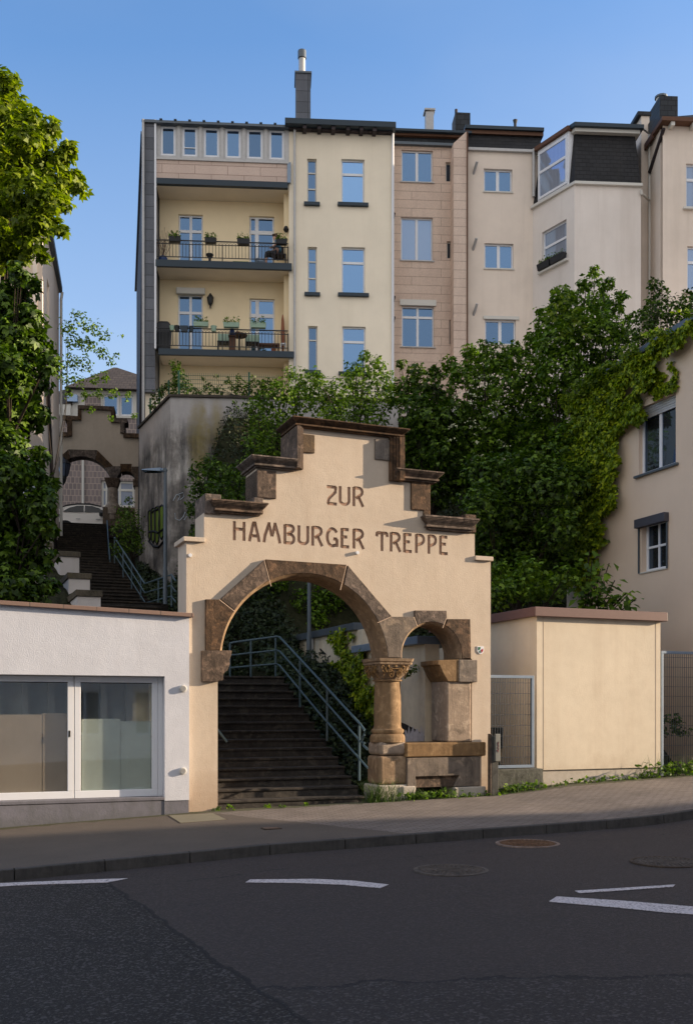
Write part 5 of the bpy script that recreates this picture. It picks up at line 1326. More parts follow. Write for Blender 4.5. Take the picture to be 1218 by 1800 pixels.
poly = [(1218,560),(1190,582),(1150,600),(1115,622),(1080,642),(1040,662),(1010,690),(985,700),(1000,730),(985,790),(990,850),(985,920),(990,985),(1010,1040),(1050,1010),(1050,960),(1068,900),(1083,850),(1080,800),(1092,770),(1095,745),(1118,738),(1128,712),(1115,705),(1130,685),(1145,670),(1150,640),(1170,625),(1195,600),(1222,585)]
holes = [[(1098,680),(1110,675),(1112,690),(1100,715),(1096,700)]]
V1, F1 = ivy_on(H, poly, 13000, .02, .32, .11, 5, holes)
drip = [(1140,640),(1158,655),(1160,680),(1175,672),(1182,640),(1188,632),(1186,668),(1172,690),(1158,705),(1144,690),(1140,665)]
V2, F2 = ivy_on(H, drip, 900, .02, .08, .09, 6)
drip2 = [(1112,700),(1128,695),(1135,712),(1122,742),(1108,750)]
V3, F3 = ivy_on(H, drip2, 350, .02, .08, .09, 7)
V = np.concatenate([V1, V2, V3]); Fc = np.arange(len(V)).reshape(-1,4)
iv = thing('wall_ivy', 'thick ivy climbing over the side wall and roof edge of the house', 'ivy', x=float(V[:,0].mean()), y=float(V[:,1].mean()), z=1.0)
mesh_np('ivy_leaves', V, Fc, M['ivy'], iv, tuple(iv.location))
# bright leaves with sun put into their colour, on roof edge and maple top
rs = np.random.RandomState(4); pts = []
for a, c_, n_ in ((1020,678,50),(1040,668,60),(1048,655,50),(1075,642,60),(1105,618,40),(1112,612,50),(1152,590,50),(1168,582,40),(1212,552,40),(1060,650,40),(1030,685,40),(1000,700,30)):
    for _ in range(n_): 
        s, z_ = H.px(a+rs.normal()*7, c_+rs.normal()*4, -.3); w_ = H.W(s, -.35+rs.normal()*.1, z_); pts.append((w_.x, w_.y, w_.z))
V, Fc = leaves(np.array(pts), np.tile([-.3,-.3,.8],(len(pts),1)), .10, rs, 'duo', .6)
mesh_np('sun_toned_shoots', V, Fc, M['leafbright'], iv, tuple(iv.location))
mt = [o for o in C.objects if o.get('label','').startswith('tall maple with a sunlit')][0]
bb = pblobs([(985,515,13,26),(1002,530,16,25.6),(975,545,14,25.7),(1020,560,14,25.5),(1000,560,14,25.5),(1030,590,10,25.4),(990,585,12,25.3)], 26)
V, Fc = crown(bb, 60, .12, 71, 'tri'); mesh_np('sun_toned_leaves', V, Fc, M['leafbright'], mt, tuple(mt.location))
# sumac-like shrub with drooping leaf fans above the garage
sm = thing('sumac', 'young drooping-leaved plant leaning over the right end of the garage roof', 'shrub', x=P(1050,1060,21.8).x, y=21.8, z=2.6)
rs = np.random.RandomState(9); st, pos, nr = MB(), [], []
for a, c_ in ((1040,985),(1055,1000),(1070,990),(1030,1010),(1062,1022),(1080,1020),(1100,1042),(1118,1052),(1045,1030),(1020,1030),(1090,1050),(1035,968),(1108,1040),(1075,1045)):
    tip = P(a, c_, 21.6+rs.uniform(-.3,.3)); b0_ = Vector((sm.location.x-.3, 21.8, 2.7)); mid = (tip+b0_)/2+Vector((0,0,.25))
    st.tube([b0_-sm.location, mid-sm.location, tip-sm.location], .012, 4)
    for k in range(15):
        f = k/14; q = mid.lerp(tip, f); sd = -1 if k % 2 else 1
        pos.append(tuple(q+Vector((sd*.09, 0, .01)))); nr.append((sd*.2,-.5,.8))
st.build('stems', M['bark'], sm); V, Fc = leaves(np.array(pos), np.array(nr), .21, rs, 'one', .25, .7); mesh_np('leaves', V, Fc, M['leafmid'], sm, tuple(sm.location))
# ivy on the stairside wall, and the tuft behind the capital
OF = Frame(*G.W(OW, 0)[:2], 22-90)
def owpoly(poly, n, seed, size=.09, th_=.12): return ivy_on(OF, poly, n, .02, th_, size, seed)
parts_ = [owpoly([(590,1108),(606,1102),(612,1125),(616,1150),(640,1145),(640,1180),(632,1215),(640,1240),(612,1228),(604,1200),(585,1195),(578,1180),(592,1165),(588,1140),(578,1128)], 1500, 31),
 owpoly([(615,1098),(620,1104),(621,1125),(617,1130)], 50, 32), owpoly([(644,1180),(650,1180),(648,1210),(640,1235),(630,1240),(636,1215)], 140, 33), owpoly([(651,1195),(656,1200),(657,1250),(650,1250)], 120, 34),
 owpoly([(568,1165),(590,1170),(600,1200),(585,1215),(570,1200)], 320, 35), owpoly([(560,1200),(660,1225),(665,1290),(600,1250),(560,1220)], 1500, 36, .09, .3)]
V = np.concatenate([q[0] for q in parts_]); iv2 = thing('wall_ivy', 'ivy strands hanging on the stained wall beside the stairs', 'ivy', x=float(V[:,0].mean()), y=float(V[:,1].mean()), z=2.0)
mesh_np('ivy_leaves', V, np.arange(len(V)).reshape(-1,4), M['ivy'], iv2, tuple(iv2.location))
q = P(722,1180,19.0); tf_ = thing('fern_tuft', 'small fern tuft sticking out beside the column capital', 'fern', x=q.x-.1, y=q.y, z=q.z-.1)
rs = np.random.RandomState(5); pos = []
for k in range(90): f = rs.rand(); pos.append((q.x-.12+f*.22+rs.normal()*.025, q.y+rs.normal()*.05, q.z-.08+f*.14+rs.normal()*.03))
V, Fc = leaves(np.array(pos), np.tile([.2,-.5,.6],(90,1)), .055, rs, 'one', .5); mesh_np('leaves', V, Fc, M['leafdark'], tf_, tuple(tf_.location))
# plants along the terrace fence
def small(name, label, cat, bl, D, mat, size, dens, seed, mode='duo'):
    bb = pblobs(bl, D); cx = sum(c.x for c,_ in bb)/len(bb); zb_ = min(c.z-r for c, r in bb)
    return tree(name, label, cat, bb, (cx, D+.1, zb_), mat, dens, size, seed, mode, .03, None, 1.0, True, 2)
small('conifer', 'small conifer beside the terrace fence corner', 'shrub', [(308,640,8),(312,655,12),(318,672,13),(308,680,12),(330,680,10)], 33.6, 'leafdark', .08, 210, 51)
small('creeper', 'creeper growing along the green terrace fence', 'climbing plant', [(345,688,8),(365,684,10),(385,690,9),(400,668,6),(360,668,4),(415,680,10),(430,684,12),(450,680,13),(470,678,14),(490,672,10),(380,662,3),(420,664,5),(445,664,4)], 33.3, 'leafdark', .08, 190, 52)
small('shrub', 'narrow shrub on the side of the terrace wall by the fence', 'shrub', [(282,690,8),(276,700,9),(290,680,7),(268,712,7),(296,676,5)], 34.4, 'leafdark', .08, 190, 53)
small('creeper', 'trailing plant hanging over the edge of the concrete wall', 'climbing plant', [(415,705,5),(416,720,5),(414,735,4),(440,706,6),(455,712,6)], 32.8, 'leafdark', .07, 110, 54)
# ---- grass and weeds at the foot of walls
def tuft(label, pts, h, n, seed, leafn=0, name='grass_tuft'):
    rs = np.random.RandomState(seed); c = G.W(pts[0][0], pts[0][1], zs(pts[0][0])); t = thing(name, label, 'weeds', x=c.x, y=c.y, z=c.z)
    V = []
    for s, d, r in pts:
        for _ in range(n):
            a = s+rs.normal()*r; b_ = d+abs(rs.normal())*-.06; z_ = zs(a)-.01; w0 = G.W(a, b_, z_); L = h*(.25+1.15*rs.rand()**1.5); dx, dy = rs.normal(scale=.5, size=2)*L
            w_ = .0045; ca = rs.rand()*3.14; ux, uy = math.cos(ca)*w_, math.sin(ca)*w_
            p0 = np.array(w0); p1 = p0+np.array([dx*.4,dy*.4,L*.7]); p2 = p0+np.array([dx,dy,L])
            V += [p0-[ux,uy,0], p0+[ux,uy,0], p1+[ux*.7,uy*.7,0], p1-[ux*.7,uy*.7,0], p1-[ux*.7,uy*.7,0], p1+[ux*.7,uy*.7,0], p2+[ux*.1,uy*.1,0], p2-[ux*.1,uy*.1,0]]
    V = np.array(V); mesh_np('blades', V, np.arange(len(V)).reshape(-1,4), M['grass'], t, tuple(t.location))
    if leafn:
        pos = []
        for s, d, r in pts:
            for _ in range(leafn): a = s+rs.normal()*r; w0 = G.W(a, d-abs(rs.normal())*.08, zs(a)+rs.rand()*h*.8); pos.append(tuple(w0))
        V, Fc = leaves(np.array(pos), np.tile([0,-.5,.8],(len(pos),1)), .075, rs, 'duo', .5); mesh_np('weed_leaves', V, Fc, M['leafmid'], t, tuple(t.location))
tuft('tall grass tuft growing against the column foot', [(3.33,-.13,.13),(3.55,-.13,.16),(3.2,-.08,.06)], .34, 110, 61)
tuft('grass and weeds under the bench trough', [(3.95,-.1,.10),(4.15,-.05,.13),(4.4,-.05,.14),(4.65,-.05,.12)], .17, 70, 62, 30)
tuft('low weeds at the foot of the right gate pier', [(4.95,-.1,.15),(5.3,-.1,.12),(5.6,-.12,.1)], .07, 60, 63, 12)
tuft('weeds growing along the mossy kerb below the mesh gate', [(5.95,-.05,.1),(6.2,-.05,.12),(6.5,-.05,.1)], .2, 26, 64, 30)
tuft('weeds along the foot of the garage', [(6.8+i*.33, .10, .10) for i in range(8)], .12, 14, 65, 12)
tuft('weeds at the foot of the right mesh fence', [(9.3,.1,.2),(9.8,.1,.2),(10.3,.1,.2)], .38, 40, 66, 60)
tuft('tiny sprouts at the left end of the lowest stair', [(.45,-.02,.05),(.7,-.02,.04),(1.6,0,.05),(2.0,.0,.05)], .06, 14, 67, 5)
tuft('small weed clump on the lower stair treads', [(1.35,.0,.03)], .05, 8, 68, 4)
q = []
rs = np.random.RandomState(12)
for i in range(60): s_i = 1.5+rs.normal()*.16; q.append(tuple(G.W(s_i, .05+.32*5+.1+rs.rand()*.1, 5*.16+.01+rs.rand()*.1)))
V, Fc = leaves(np.array(q), np.tile([0,-.5,.8],(60,1)), .06, rs, 'duo', .5)
t = thing('weed_clump', 'small weed clump growing from a tread in the middle of the stairs', 'weeds', x=q[0][0], y=q[0][1], z=q[0][2]); mesh_np('weed_leaves', V, Fc, M['under'], t, tuple(t.location))
t = thing('fence_bush', 'dark bush behind the right mesh fence', 'shrub', x=P(1185,1290,21.3).x, y=21.3, z=.6)
V, Fc = crown(pblobs([(1180,1270,14),(1200,1280,14),(1170,1290,10),(1190,1265,10)], 21.3), 110, .09, 72, 'duo'); mesh_np('crown', V, Fc, M['leafdark'], t, tuple(t.location))

# ================================================================ PINK HOUSE
PD = 1.3
pk = thing('pink_house', 'narrow house clad in stained pink panels with a dark roof edge', 'building', B, 0, 0, 0)
x0, x1 = bp(688,400,PD)[0], bp(826,400,PD)[0]; ze = bp(745,258,PD)[1]
pw = [wpx(B,705.5,264,760.5,320,PD), wpx(B,704.5,382,760.5,458,PD), wpx(B,706,538,762.5,610,PD)]
ps_ = [wpx(B,783,285,797,319,PD), wpx(B,785,424,798,454,PD), wpx(B,789,562,801,605,PD)]
m = MB(); m.wall(x0, x1, GZ-2, ze, PD, pw+ps_, .2); m.box(x0, x1, PD+.22, 10, GZ-2, ze); m.build('wall', M['pink'], pk)
window(pk, pw[0], PD, 2, (), .05, 'glassm', .1, 'white', (.05,'zinc',.04,.05)); window(pk, pw[1], PD, 2, (), .05, 'glassc', .1, 'white', (.05,'zinc',.04,.05))
o = window(pk, pw[2], PD, 2, (.74,), .05, 'glass', .09, 'white', (.06,'zinc',.04,.06))
hd = MB(); q = pw[2]; hd.box(q[0]-.08, q[1]+.08, PD-.08, PD+.02, q[3], q[3]+.22); hd.build('shutter_box', M['offwhite'], o)
for q in ps_: window(pk, q, PD, 1, (), .045, 'glassd', .05, 'offwhite')
zr1 = bp(745,237,PD-.3)[1]; zr2 = bp(745,228,PD-.36)[1]
MB().box(x0, x1, PD-.15, PD+3, ze, ze+.10).build('gutter', M['zinc2'], pk)
MB().box(x0, x1, PD-.05, PD+3, ze+.10, zr1+.02).build('roof_band', M['roofdark'], pk)
MB().box(x0, x1, PD-.2, 10, zr1+.021, zr2-.06).build('fascia', M['wood'], pk)
MB().box(x0, x1, PD-.36, 10, zr2-.059, zr2+.03).build('roof_edge', M['navy'], pk)
# projecting party wall at its right
pf = MB(); a, c = bp(797,400,PD-.7)[0], bp(822,400,PD-.7)[0]; zt_ = bp(808,236,PD-.7)[1]
pf.hexa([(a,PD-.7,GZ-2),(c-.05,PD-.7,GZ-2),(c-.05,PD+.4,GZ-2),(a+.0,PD+.4,GZ-2)],[(a,PD-.7,zt_-.35),(c-.05,PD-.7,zt_+.12),(c-.05,PD+3,zt_+.6),(a,PD+3,zt_+.3)]); pf.build('party_wall', M['pink'], pk)
MB().box(c-.05, c+.0, PD-.74, PD+.5, GZ-2, zt_+.1).build('party_wall_edge', M['wood'], pk)
rp_ = MB()
for px, py in ((691,384),(691,530),(691,566)): s, z_ = bp(px, py, PD-.1); rp_.tube([(s-.05,PD,z_-.15),(s+.02,PD-.25,z_+.15)], .06, 8)
rp_.build('vent_pipe', M['darkwood'], pk)
# lower angled part of the pink wall
ly_ = MB(); a, c = bp(766,640,PD)[0], bp(800,640,PD)[0]; zt_ = bp(780,462,PD)[1]
ly_.hexa([(a,PD-.01,GZ-2),(c,PD-.45,GZ-2),(c,PD,GZ-2),(a,PD,GZ-2)],[(a,PD-.01,zt_),(c,PD-.45,zt_+.1),(c,PD,zt_+.1),(a,PD,zt_)]) if False else None

# ================================================================ BEIGE HOUSE WITH ANGLED BAY
bh = thing('beige_house', 'grey-beige rear house with an angled bay and a black slate mansard', 'building', B, 0, 0, 0)
BD = .9; a, c = bp(822,400,BD)[0], bp(938,400,BD)[0]; zt_ = bp(880,268,BD)[1]
bw = [wpx(B,850,297,900,337,BD), wpx(B,851,428,902,472,BD), wpx(B,852,562,906,605,BD)]
m = MB(); m.wall(a, c+.2, GZ-2, zt_, BD, bw, .22); m.box(a, c+.2, BD+.24, 10, GZ-2, zt_); m.build('wall', M['beige'], bh)
window(bh, bw[0], BD, 2, (), .06, 'glassm', .12, 'white', (.03,'offwhite',.05,.05), .22); window(bh, bw[1], BD, 2, (), .06, 'glassm', .12, 'white', (.03,'offwhite',.05,.05), .22)
o = window(bh, bw[2], BD, 2, (), .06, 'glassm', .12, 'white', (.03,'offwhite',.05,.05), .22)
MB().box(bw[2][0]-.06, bw[2][1]+.12, BD-.06, BD+.02, bw[2][3], bw[2][3]+.12).build('lintel', M['offwhite'], o)
MB().box(a, c+.1, BD-.12, BD+.5, zt_, zt_+.10).build('gutter', M['zinc'], bh)
za2, zb2_ = bp(880,236,BD+.1)[1], bp(880,224,BD)[1]
MB().hexa([(a,BD-.02,zt_+.1),(c+.3,BD-.02,zt_+.1),(c+.3,9,zt_+.1),(a,9,zt_+.1)],[(a,BD+.20,za2),(c+.3,BD+.20,za2),(c+.3,9,za2),(a,9,za2)]).build('mansard', M['mansard'], bh)
MB().box(a-.1, c+.4, BD+.1, 9, za2+.001, za2+.14).build('fascia', M['wood'], bh)
MB().box(a-.1, c+.4, BD+.0, 9, za2+.141, za2+.27).build('roof_edge', M['navy'], bh)
# bay: angled face then frontal face; corners in the B frame
fa = (bp(936,400,BD)[0], BD); fy = -1.0; fb = (bp(1009,400,fy)[0], fy); fc_ = (bp(1126,400,fy)[0], fy)
zbt = bp(1060,327,fy)[1]
BW1 = B.W(*fa); BW2 = B.W(*fb)
BA = Frame(BW1.x, BW1.y, math.degrees(math.atan2(BW2.y-BW1.y, BW2.x-BW1.x)))
Lb = (BW2-BW1).length
bay = bh
def chld(o, fr, base=B):                                    # a part built in another frame, re-expressed under the thing
    for ob_ in (o if isinstance(o, list) else [o]):
        me = ob_.data
        for v in me.vertices:
            w = fr.W(v.co.x, v.co.y, v.co.z); x_, y_ = base.loc(w.x, w.y); v.co = (x_, y_, w.z)
    return o
aw1 = (BA.px(952,400)[0], BA.px(995,400)[0], BA.px(973,468)[1], BA.px(973,397)[1])
m = MB(); m.wall(0, Lb, GZ-2, zbt, 0, [aw1], .2); o = m.build('bay_wall', M['beige2'], bh); chld(o, BA)
o = window(bh, aw1, 0, 1, (.60,), .06, 'glassc', .09, 'white', (.12,'offwhite',.08,.14)); chld([o]+[q for q in C.objects if q.parent == o], BA)
MB().slab([(fa[0],fa[1]+.22),(fb[0]+.12,fb[1]+.22),(fc_[0],fc_[1]+.22),(fc_[0],9),(fa[0],9)], GZ-2, zbt-.01).build('bay_core', M['beige2'], bh)
m = MB(); m.box(fb[0], fc_[0], fy, fy+.2, GZ-2, zbt); m.build('bay_wall', M['beige2'], bh)
zm0, zm1 = zbt+.10, bp(1060,230,fy)[1]
MB().slab([(fa[0]-.1,fa[1]-.08),(fb[0]-.02,fy-.12),(fc_[0]+.02,fy-.12),(fc_[0]+.02,fy+.4),(fb[0],fy+.4),(fa[0],fa[1]+.4)], zbt, zm0).build('bay_gutter', M['offwhite'], bh)
i_ = .28; mb_m = MB()
pts0 = [(fa[0],fa[1]),(fb[0],fb[1]),(fc_[0],fy),(fc_[0],8.5),(fa[0],8.5)]; pts1 = [(fa[0]+.15,fa[1]+i_),(fb[0]+.12,fb[1]+i_),(fc_[0]-.12,fy+i_),(fc_[0]-.12,8.5),(fa[0]+.1,8.5)]
n = 5; mb_m.add([(x,y,zm0) for x,y in pts0]+[(x,y,zm1) for x,y in pts1], [tuple(range(4,-1,-1)),tuple(range(5,10))]+[(i,(i+1)%5,(i+1)%5+5,i+5) for i in range(5)])
mb_m.build('mansard', M['mansard'], bh)
MB().slab([(fa[0]+.05,fa[1]+.1),(fb[0]+.05,fy+.08),(fc_[0]+.0,fy+.08),(fc_[0],8.5),(fa[0]-.3,8.5)], zm1, zm1+.13).build('fascia', M['offwhite'], bh)
MB().slab([(fa[0]-.05,fa[1]-.0),(fb[0]+.0,fy-.05),(fc_[0]+.1,fy-.05),(fc_[0]+.1,8.5),(fa[0]-.4,8.5)], zm1+.131, zm1+.27).build('roof_edge', M['navy'], bh)
# dormer window in the angled face
dw = (BA.px(947,300)[0], BA.px(998,300)[0], BA.px(972,338)[1], BA.px(972,254)[1])
m = MB(); m.box(dw[0]-.05, dw[1]+.05, -.02, .6, dw[2]-.05, dw[3]+.12); o = m.build('dormer', M['white'], bh, bevel=.01); chld(o, BA)
m = MB(); m.box(dw[0]-.12, dw[1]+.12, -.14, .6, dw[3]+.12, dw[3]+.26); o2 = m.build('dormer_roof', M['wood'], bh); chld(o2, BA)
o3 = window(o, dw, -.16, 1, (.56,), .09, 'glassc', .1, 'white', None); chld([o3]+[q for q in C.objects if q.parent == o3], BA)
# pipes
s_ = bp(938.5,300,BD-.1); MB().tube([(s_[0]-.02,BD-.1,bp(938,348,BD)[1]),(s_[0]-.02,BD-.1,bp(938,265,BD)[1])], .06, 8).build('downpipe', M['zinc'], bh)
ov_ = MB()
for px, py in ((835,297),(834,431),(835,546)): s, z_ = bp(px, py, BD-.1); ov_.tube([(s-.05,BD+.05,z_-.15),(s+.04,BD-.25,z_+.2)], .055, 8)
ov_.build('vent_pipe', M['zinc'], bh)
for px, py, w_, h_ in ((810,221,13,16),):
    a_, c_ = bp(px-w_,200,3)[0], bp(px+w_,200,3)[0]; zt2 = bp(px,208,3)[1]
    ch = MB().box(a_, c_, 2.6, 3.4, zb2_-.3, zt2).build('chimney', M['roofdark'], bh); MB().tube([(c_-.5,3,zt2),(c_-.5,3,zt2+.35)], .06, 8).build('chimney_pot', M['darkwood'], ch)
s_ = bp(905,222,3); MB().tube([(s_[0],3,s_[1]-.5),(s_[0],3,s_[1]+.1),(s_[0],3,s_[1]+.25)], [.06,.06,.1], 8).build('roof_vent', M['iron'], bh)
s_ = bp(754,228,4); q = MB(); q.box(s_[0]-.16, s_[0]+.16, 3.8, 4.2, s_[1]-.3, bp(754,201,4)[1]); q.box(s_[0]-.22, s_[0]+.22, 3.75, 4.25, bp(754,199,4)[1], bp(754,196,4)[1]); q.build('metal_flue', M['zinc'], pk)

# ================================================================ FAR RIGHT HOUSE
fh = thing('corner_house', 'pale house cut by the right edge with a bracketed eave and slate roof', 'building', B, 0, 0, 0)
FY = -1.6; a = bp(1164,400,FY)[0]; c = a+7; ztf = bp(1190,222,FY)[1]
fw = [wpx(B,1205,288,1240,366,FY), wpx(B,1207,433,1241,512,FY)]
m = MB(); m.wall(a, c, GZ-3, ztf, FY, fw, .2); m.box(a, c, FY+.22, 8, GZ-3, ztf)
q1 = bp(1141,400,FY+1.3)[0]; m.box(q1, a, FY+.9, 8, GZ-3, ztf-.1); m.build('wall', M['beige'], fh)
m = MB().box(bp(1124,300,0)[0], q1+.05, -.15, 8, GZ-3, bp(1130,208,0)[1]).build('party_wall', M['beige'], fh)
q2 = bp(1124,300,0)[0]; zq_ = bp(1130,208,0)[1]; MB().box(q2-.15, q1+.1, -.2, 8, zq_, zq_+.15).build('party_wall_cap', M['roofdark'], fh)
for w_ in fw: window(fh, w_, FY, 2, (.66,), .06, 'glassc', .1, 'white', (.12,'offwhite',.08,.12))
MB().box(a-.15, c, FY-.35, 1, ztf+.0, ztf+.14).build('eave', M['wood'], fh); MB().box(q1-.1, a-.16, FY+.6, 1, ztf-.1, ztf+.1).build('eave', M['wood'], fh)
q = MB()
for i in range(6): q.box(a+.2+i*.8, a+.34+i*.8, FY-.3, FY, ztf-.14, ztf)
q.build('bracket', M['offwhite'], fh)
MB().hexa([(q1,FY-.3,ztf+.14),(c,FY-.3,ztf+.14),(c,6,ztf+.14),(q1,6,ztf+.14)],[(q1,FY+1.2,ztf+.9),(c,FY+1.2,ztf+1.8),(c,6,ztf+1.8),(q1,6,ztf+.9)]).build('roof', M['roofdark'], fh)
a_, c_ = bp(1149,200,1)[0], bp(1187,200,1)[0]; zt2 = bp(1170,174,1)[1]
ch = MB().box(a_+.15, c_, .8, 2.2, ztf, zt2).build('chimney', M['roofdark'], fh); xx = (a_+c_)/2
MB().tube([(xx,1.4,zt2),(xx,1.4,zt2+.25)], .2, 12).build('chimney_pot', M['offwhite'], ch)
MB().tube([(xx,1.4,zt2+.26),(xx,1.4,zt2+.33)], .25, 12).build('pot_lid', M['zinc2'], ch)
pi = MB(); A_ = lambda px, py, d: (bp(px,py,d)[0], d, bp(px,py,d)[1])
pi.tube([A_(1126,334,-1.1), A_(1127,340,-1.1), A_(1141,353,-.35), A_(1142,480,-.35)], .05, 8); pi.tube([A_(1141,640,-.35), A_(1141,236,-.35), A_(1124,222,-.8)], .05, 8)
pi.build('downpipe', M['offwhite'], fh, smooth=True)
MB().tube([A_(1141,303,-.42), A_(1166,226,-1.75)], .07, 8).build('gutter_pipe', M['darkwood'], fh)

# ================================================================ LEFT HOUSE ABOVE THE ALLEY
LH = Frame.at(75, 33, 8)
lh = thing('corner_building', 'cream building left of the alley half hidden by the maple', 'building', LH, 0, 0, 0)
zt_ = LH.px(75,372)[1]; lw_ = wpx(LH, 2, 435, 36, 463); lw3 = (lw_[0]-.3, lw_[1], lw_[2], lw_[3])
SF = Frame.at(75, 33, 101.2); pz = P(104,470,39); ex, _ = SF.loc(pz.x, pz.y); ex += .35
m = MB(); m.wall(-7, 0, 3.0, zt_, 0, [lw3, (-3.3,-2.2,11.5,13.0)], .2); sk_ = LH.loc(*SF.W(ex, .2)[:2]); m.slab([(-7,.22),(-.04,.22),(sk_[0],sk_[1]),(-7,sk_[1])], 3.0, zt_); m.build('wall', M['ivyhouse'], lh)
window(lh, lw3, 0, 1, (), .1, 'glassm', .1, 'white', (.05,'white',.06,.06)); window(lh, (-3.3,-2.2,11.5,13.0), 0, 2, (), .1, 'glassm', .1, 'white')
m = MB(); m.wall(0, ex, 3.0, zt_, 0, [(1.6,2.4,15,16.5),(3.2,4.0,12,13.6)], .15); m.box(0, ex, .16, .3, 3.0, zt_); 
o = m.build('alley_wall', M['beige'], lh); chld(o, SF, LH)
MB().slab([(-7.2,-.35),(.22,-.35),(sk_[0]+.32,sk_[1]+.1),(-7.2,sk_[1]+.1)], zt_, zt_+.22).build('eave', M['zinc2'], lh)
MB().hexa([(-7.2,-.3,zt_+.22),(.15,-.3,zt_+.22),(sk_[0]+.2,sk_[1],zt_+.22),(-7.2,sk_[1],zt_+.22)],[(-7.2,2.2,zt_+1.6),(-1.6,2.2,zt_+1.6),(-1.9,4,zt_+1.6),(-7.2,4,zt_+1.6)]).build('roof', M['roofdark'], lh)
q = MB(); q.tube([(ex-.02,-.08,3.5),(ex-.02,-.08,zt_-.3),(ex-.0,-.12,zt_)], .055, 8); o = q.build('downpipe', M['offwhite'], lh); chld(o, SF, LH)
q = MB(); q.tube([(.9,-.08,13),(3.4,-.08,8.5),(4.6,-.08,7)], .06, 6); o = q.build('cable', M['darkwood'], lh); chld(o, SF, LH)
# low grey wall with graffiti under it
gl = Frame.at(78, 26.5, 10)
gw2 = thing('garden_wall', 'grey rendered garden wall with turquoise graffiti behind the maple leaves', 'wall', gl)
zt_g = gl.px(70,756)[1]
prf = [(-5,3),(0,3),(0,zt_g-.45),(-.06,zt_g-.2),(-.25,zt_g-.02),(-.5,zt_g),(-5,zt_g-.4)]
MB().prism(prf, 0, .35).build('wall', plaster('grey_garden_render', (.34,.30,.27), .4, (.1,.09,.07), 1), gw2, bevel=.03)
q = MB(); qp = [gl.px(*p_) for p_ in ((62,842),(70,838),(76,846),(77,858),(72,870),(64,874))]; q.tube([(a_,-.02,c_) for a_, c_ in qp], .08, 5)
q.build('graffiti', paint('turquoise_spray', (.01,.30,.28), .7, .3), gw2)
q = MB(); 
for pl in ([(38,868),(45,872),(48,890)],[(50,850),(58,862),(60,875)],[(30,905),(44,900),(52,910)]): q.tube([(gl.px(*p_)[0],-.03,gl.px(*p_)[1]) for p_ in pl], .12, 5)
q.build('graffiti', paint('white_spray', (.5,.52,.58), .7, .3), gw2)

# ================================================================ FAR GATE
UG = Frame.at(145, 43.6, 8)
ug = thing('far_gate', 'shaded twin arch gate with stepped dark coping at the head of the stairs', 'gate', UG)
def u(X, Y, d=0): return UG.px(80+X/4.09, 640+Y/4.09, d)
UT = .6; zb_ = 9.4
A3 = circ(u(72,800), u(268,668), u(460,815)); A4 = circ(u(520,820), u(580,775), u(643,825))
xl_, xr_ = u(20,500)[0], u(690,500)[0]
UA = .20
body = [(xl_, zb_), (xl_, u(60,520)[1]), (u(168,500)[0], u(100,520)[1]), (u(168,500)[0], u(180,425)[1]), (u(195,430)[0], u(200,425)[1]), (u(195,430)[0], u(200,380)[1]), (u(262,400)[0], u(262,380)[1]), (u(262,340)[0], u(262,310)[1]), (u(480,320)[0], u(480,313)[1]), (u(480,400)[0], u(480,398)[1]), (u(568,440)[0], u(568,398)[1]), (u(568,500)[0], u(568,500)[1]), (xr_, u(620,520)[1]), (xr_, zb_),
        (u(645,900)[0], zb_), (u(645,880)[0], u(640,840)[1])] + arc(A4, .0, math.pi*.9, 8, UA) + arc(A3, .25, math.pi-.12, 16, UA) + [(u(72,900)[0], u(72,860)[1]), (u(72,900)[0], zb_)]
MB().prism(body, 0, UT).build('wall', M['gate'], ug)
def ucop(X0, X1, Y0, Y1): a_, c_ = u(X0,Y0)[0], u(X1,Y0)[0]; m_ = (X0+X1)/2; MB().box(a_, c_, -.12, UT+.1, u(m_,Y1)[1], u(m_,Y0)[1]).build('coping', M['sand'], ug, bevel=.01)
for q in ((236,498,304,332),(236,262,332,405),(473,500,333,422),(140,236,376,405),(485,592,396,426),(160,195,405,520),(540,572,426,500),(20,168,492,524),(563,690,502,533)): ucop(*q)
def uv(outer, A, a0, a1): MB().prism([u(*p_) for p_ in outer]+arc(A, a0, a1, 8, 0.02), -.04, UT+.03).build('voussoir', M['sand'], ug, bevel=.008)
aL = math.pi-.02; a_1 = ang(A3, u(110,735)); a_2 = ang(A3, u(180,680)); a_3 = ang(A3, u(365,682)); a_4 = ang(A3, u(440,740)); a_5 = ang(A3, u(462,815))
uv([(110,668),(60,668),(60,800)], A3, aL, a_1); uv([(168,614),(110,666)], A3, a_1-.01, a_2); uv([(374,620),(170,614)], A3, a_2-.01, a_3); uv([(488,733),(376,621)], A3, a_3-.01, a_4)
MB().prism(arc(A3, a_5, a_4, 5, .02)+[u(490,735), u(540,735)]+arc(A4, ang(A4,u(545,790)), ang(A4,u(520,822)), 5, .02), -.04, UT+.03).build('voussoir', M['sand'], ug)
uv([(622,718),(540,718),(540,737)], A4, ang(A4,u(550,785)), ang(A4,u(612,785))); uv([(690,830),(690,738),(622,738)], A4, ang(A4,u(614,786)), ang(A4,u(643,825)))
xc2 = u(485,900,UT/2)[0]; uz = lambda Y: u(485,Y,.1)[1]
MB().lathe([(.30,uz(1115)),(.30,uz(1080)),(.34,uz(1078)),(.34,uz(1020)),(.30,uz(1012)),(.26,uz(1000)),(.235,uz(990)),(.225,uz(885))], xc2, UT/2, 16).build('column_shaft', M['sand_l'], ug, smooth=True)
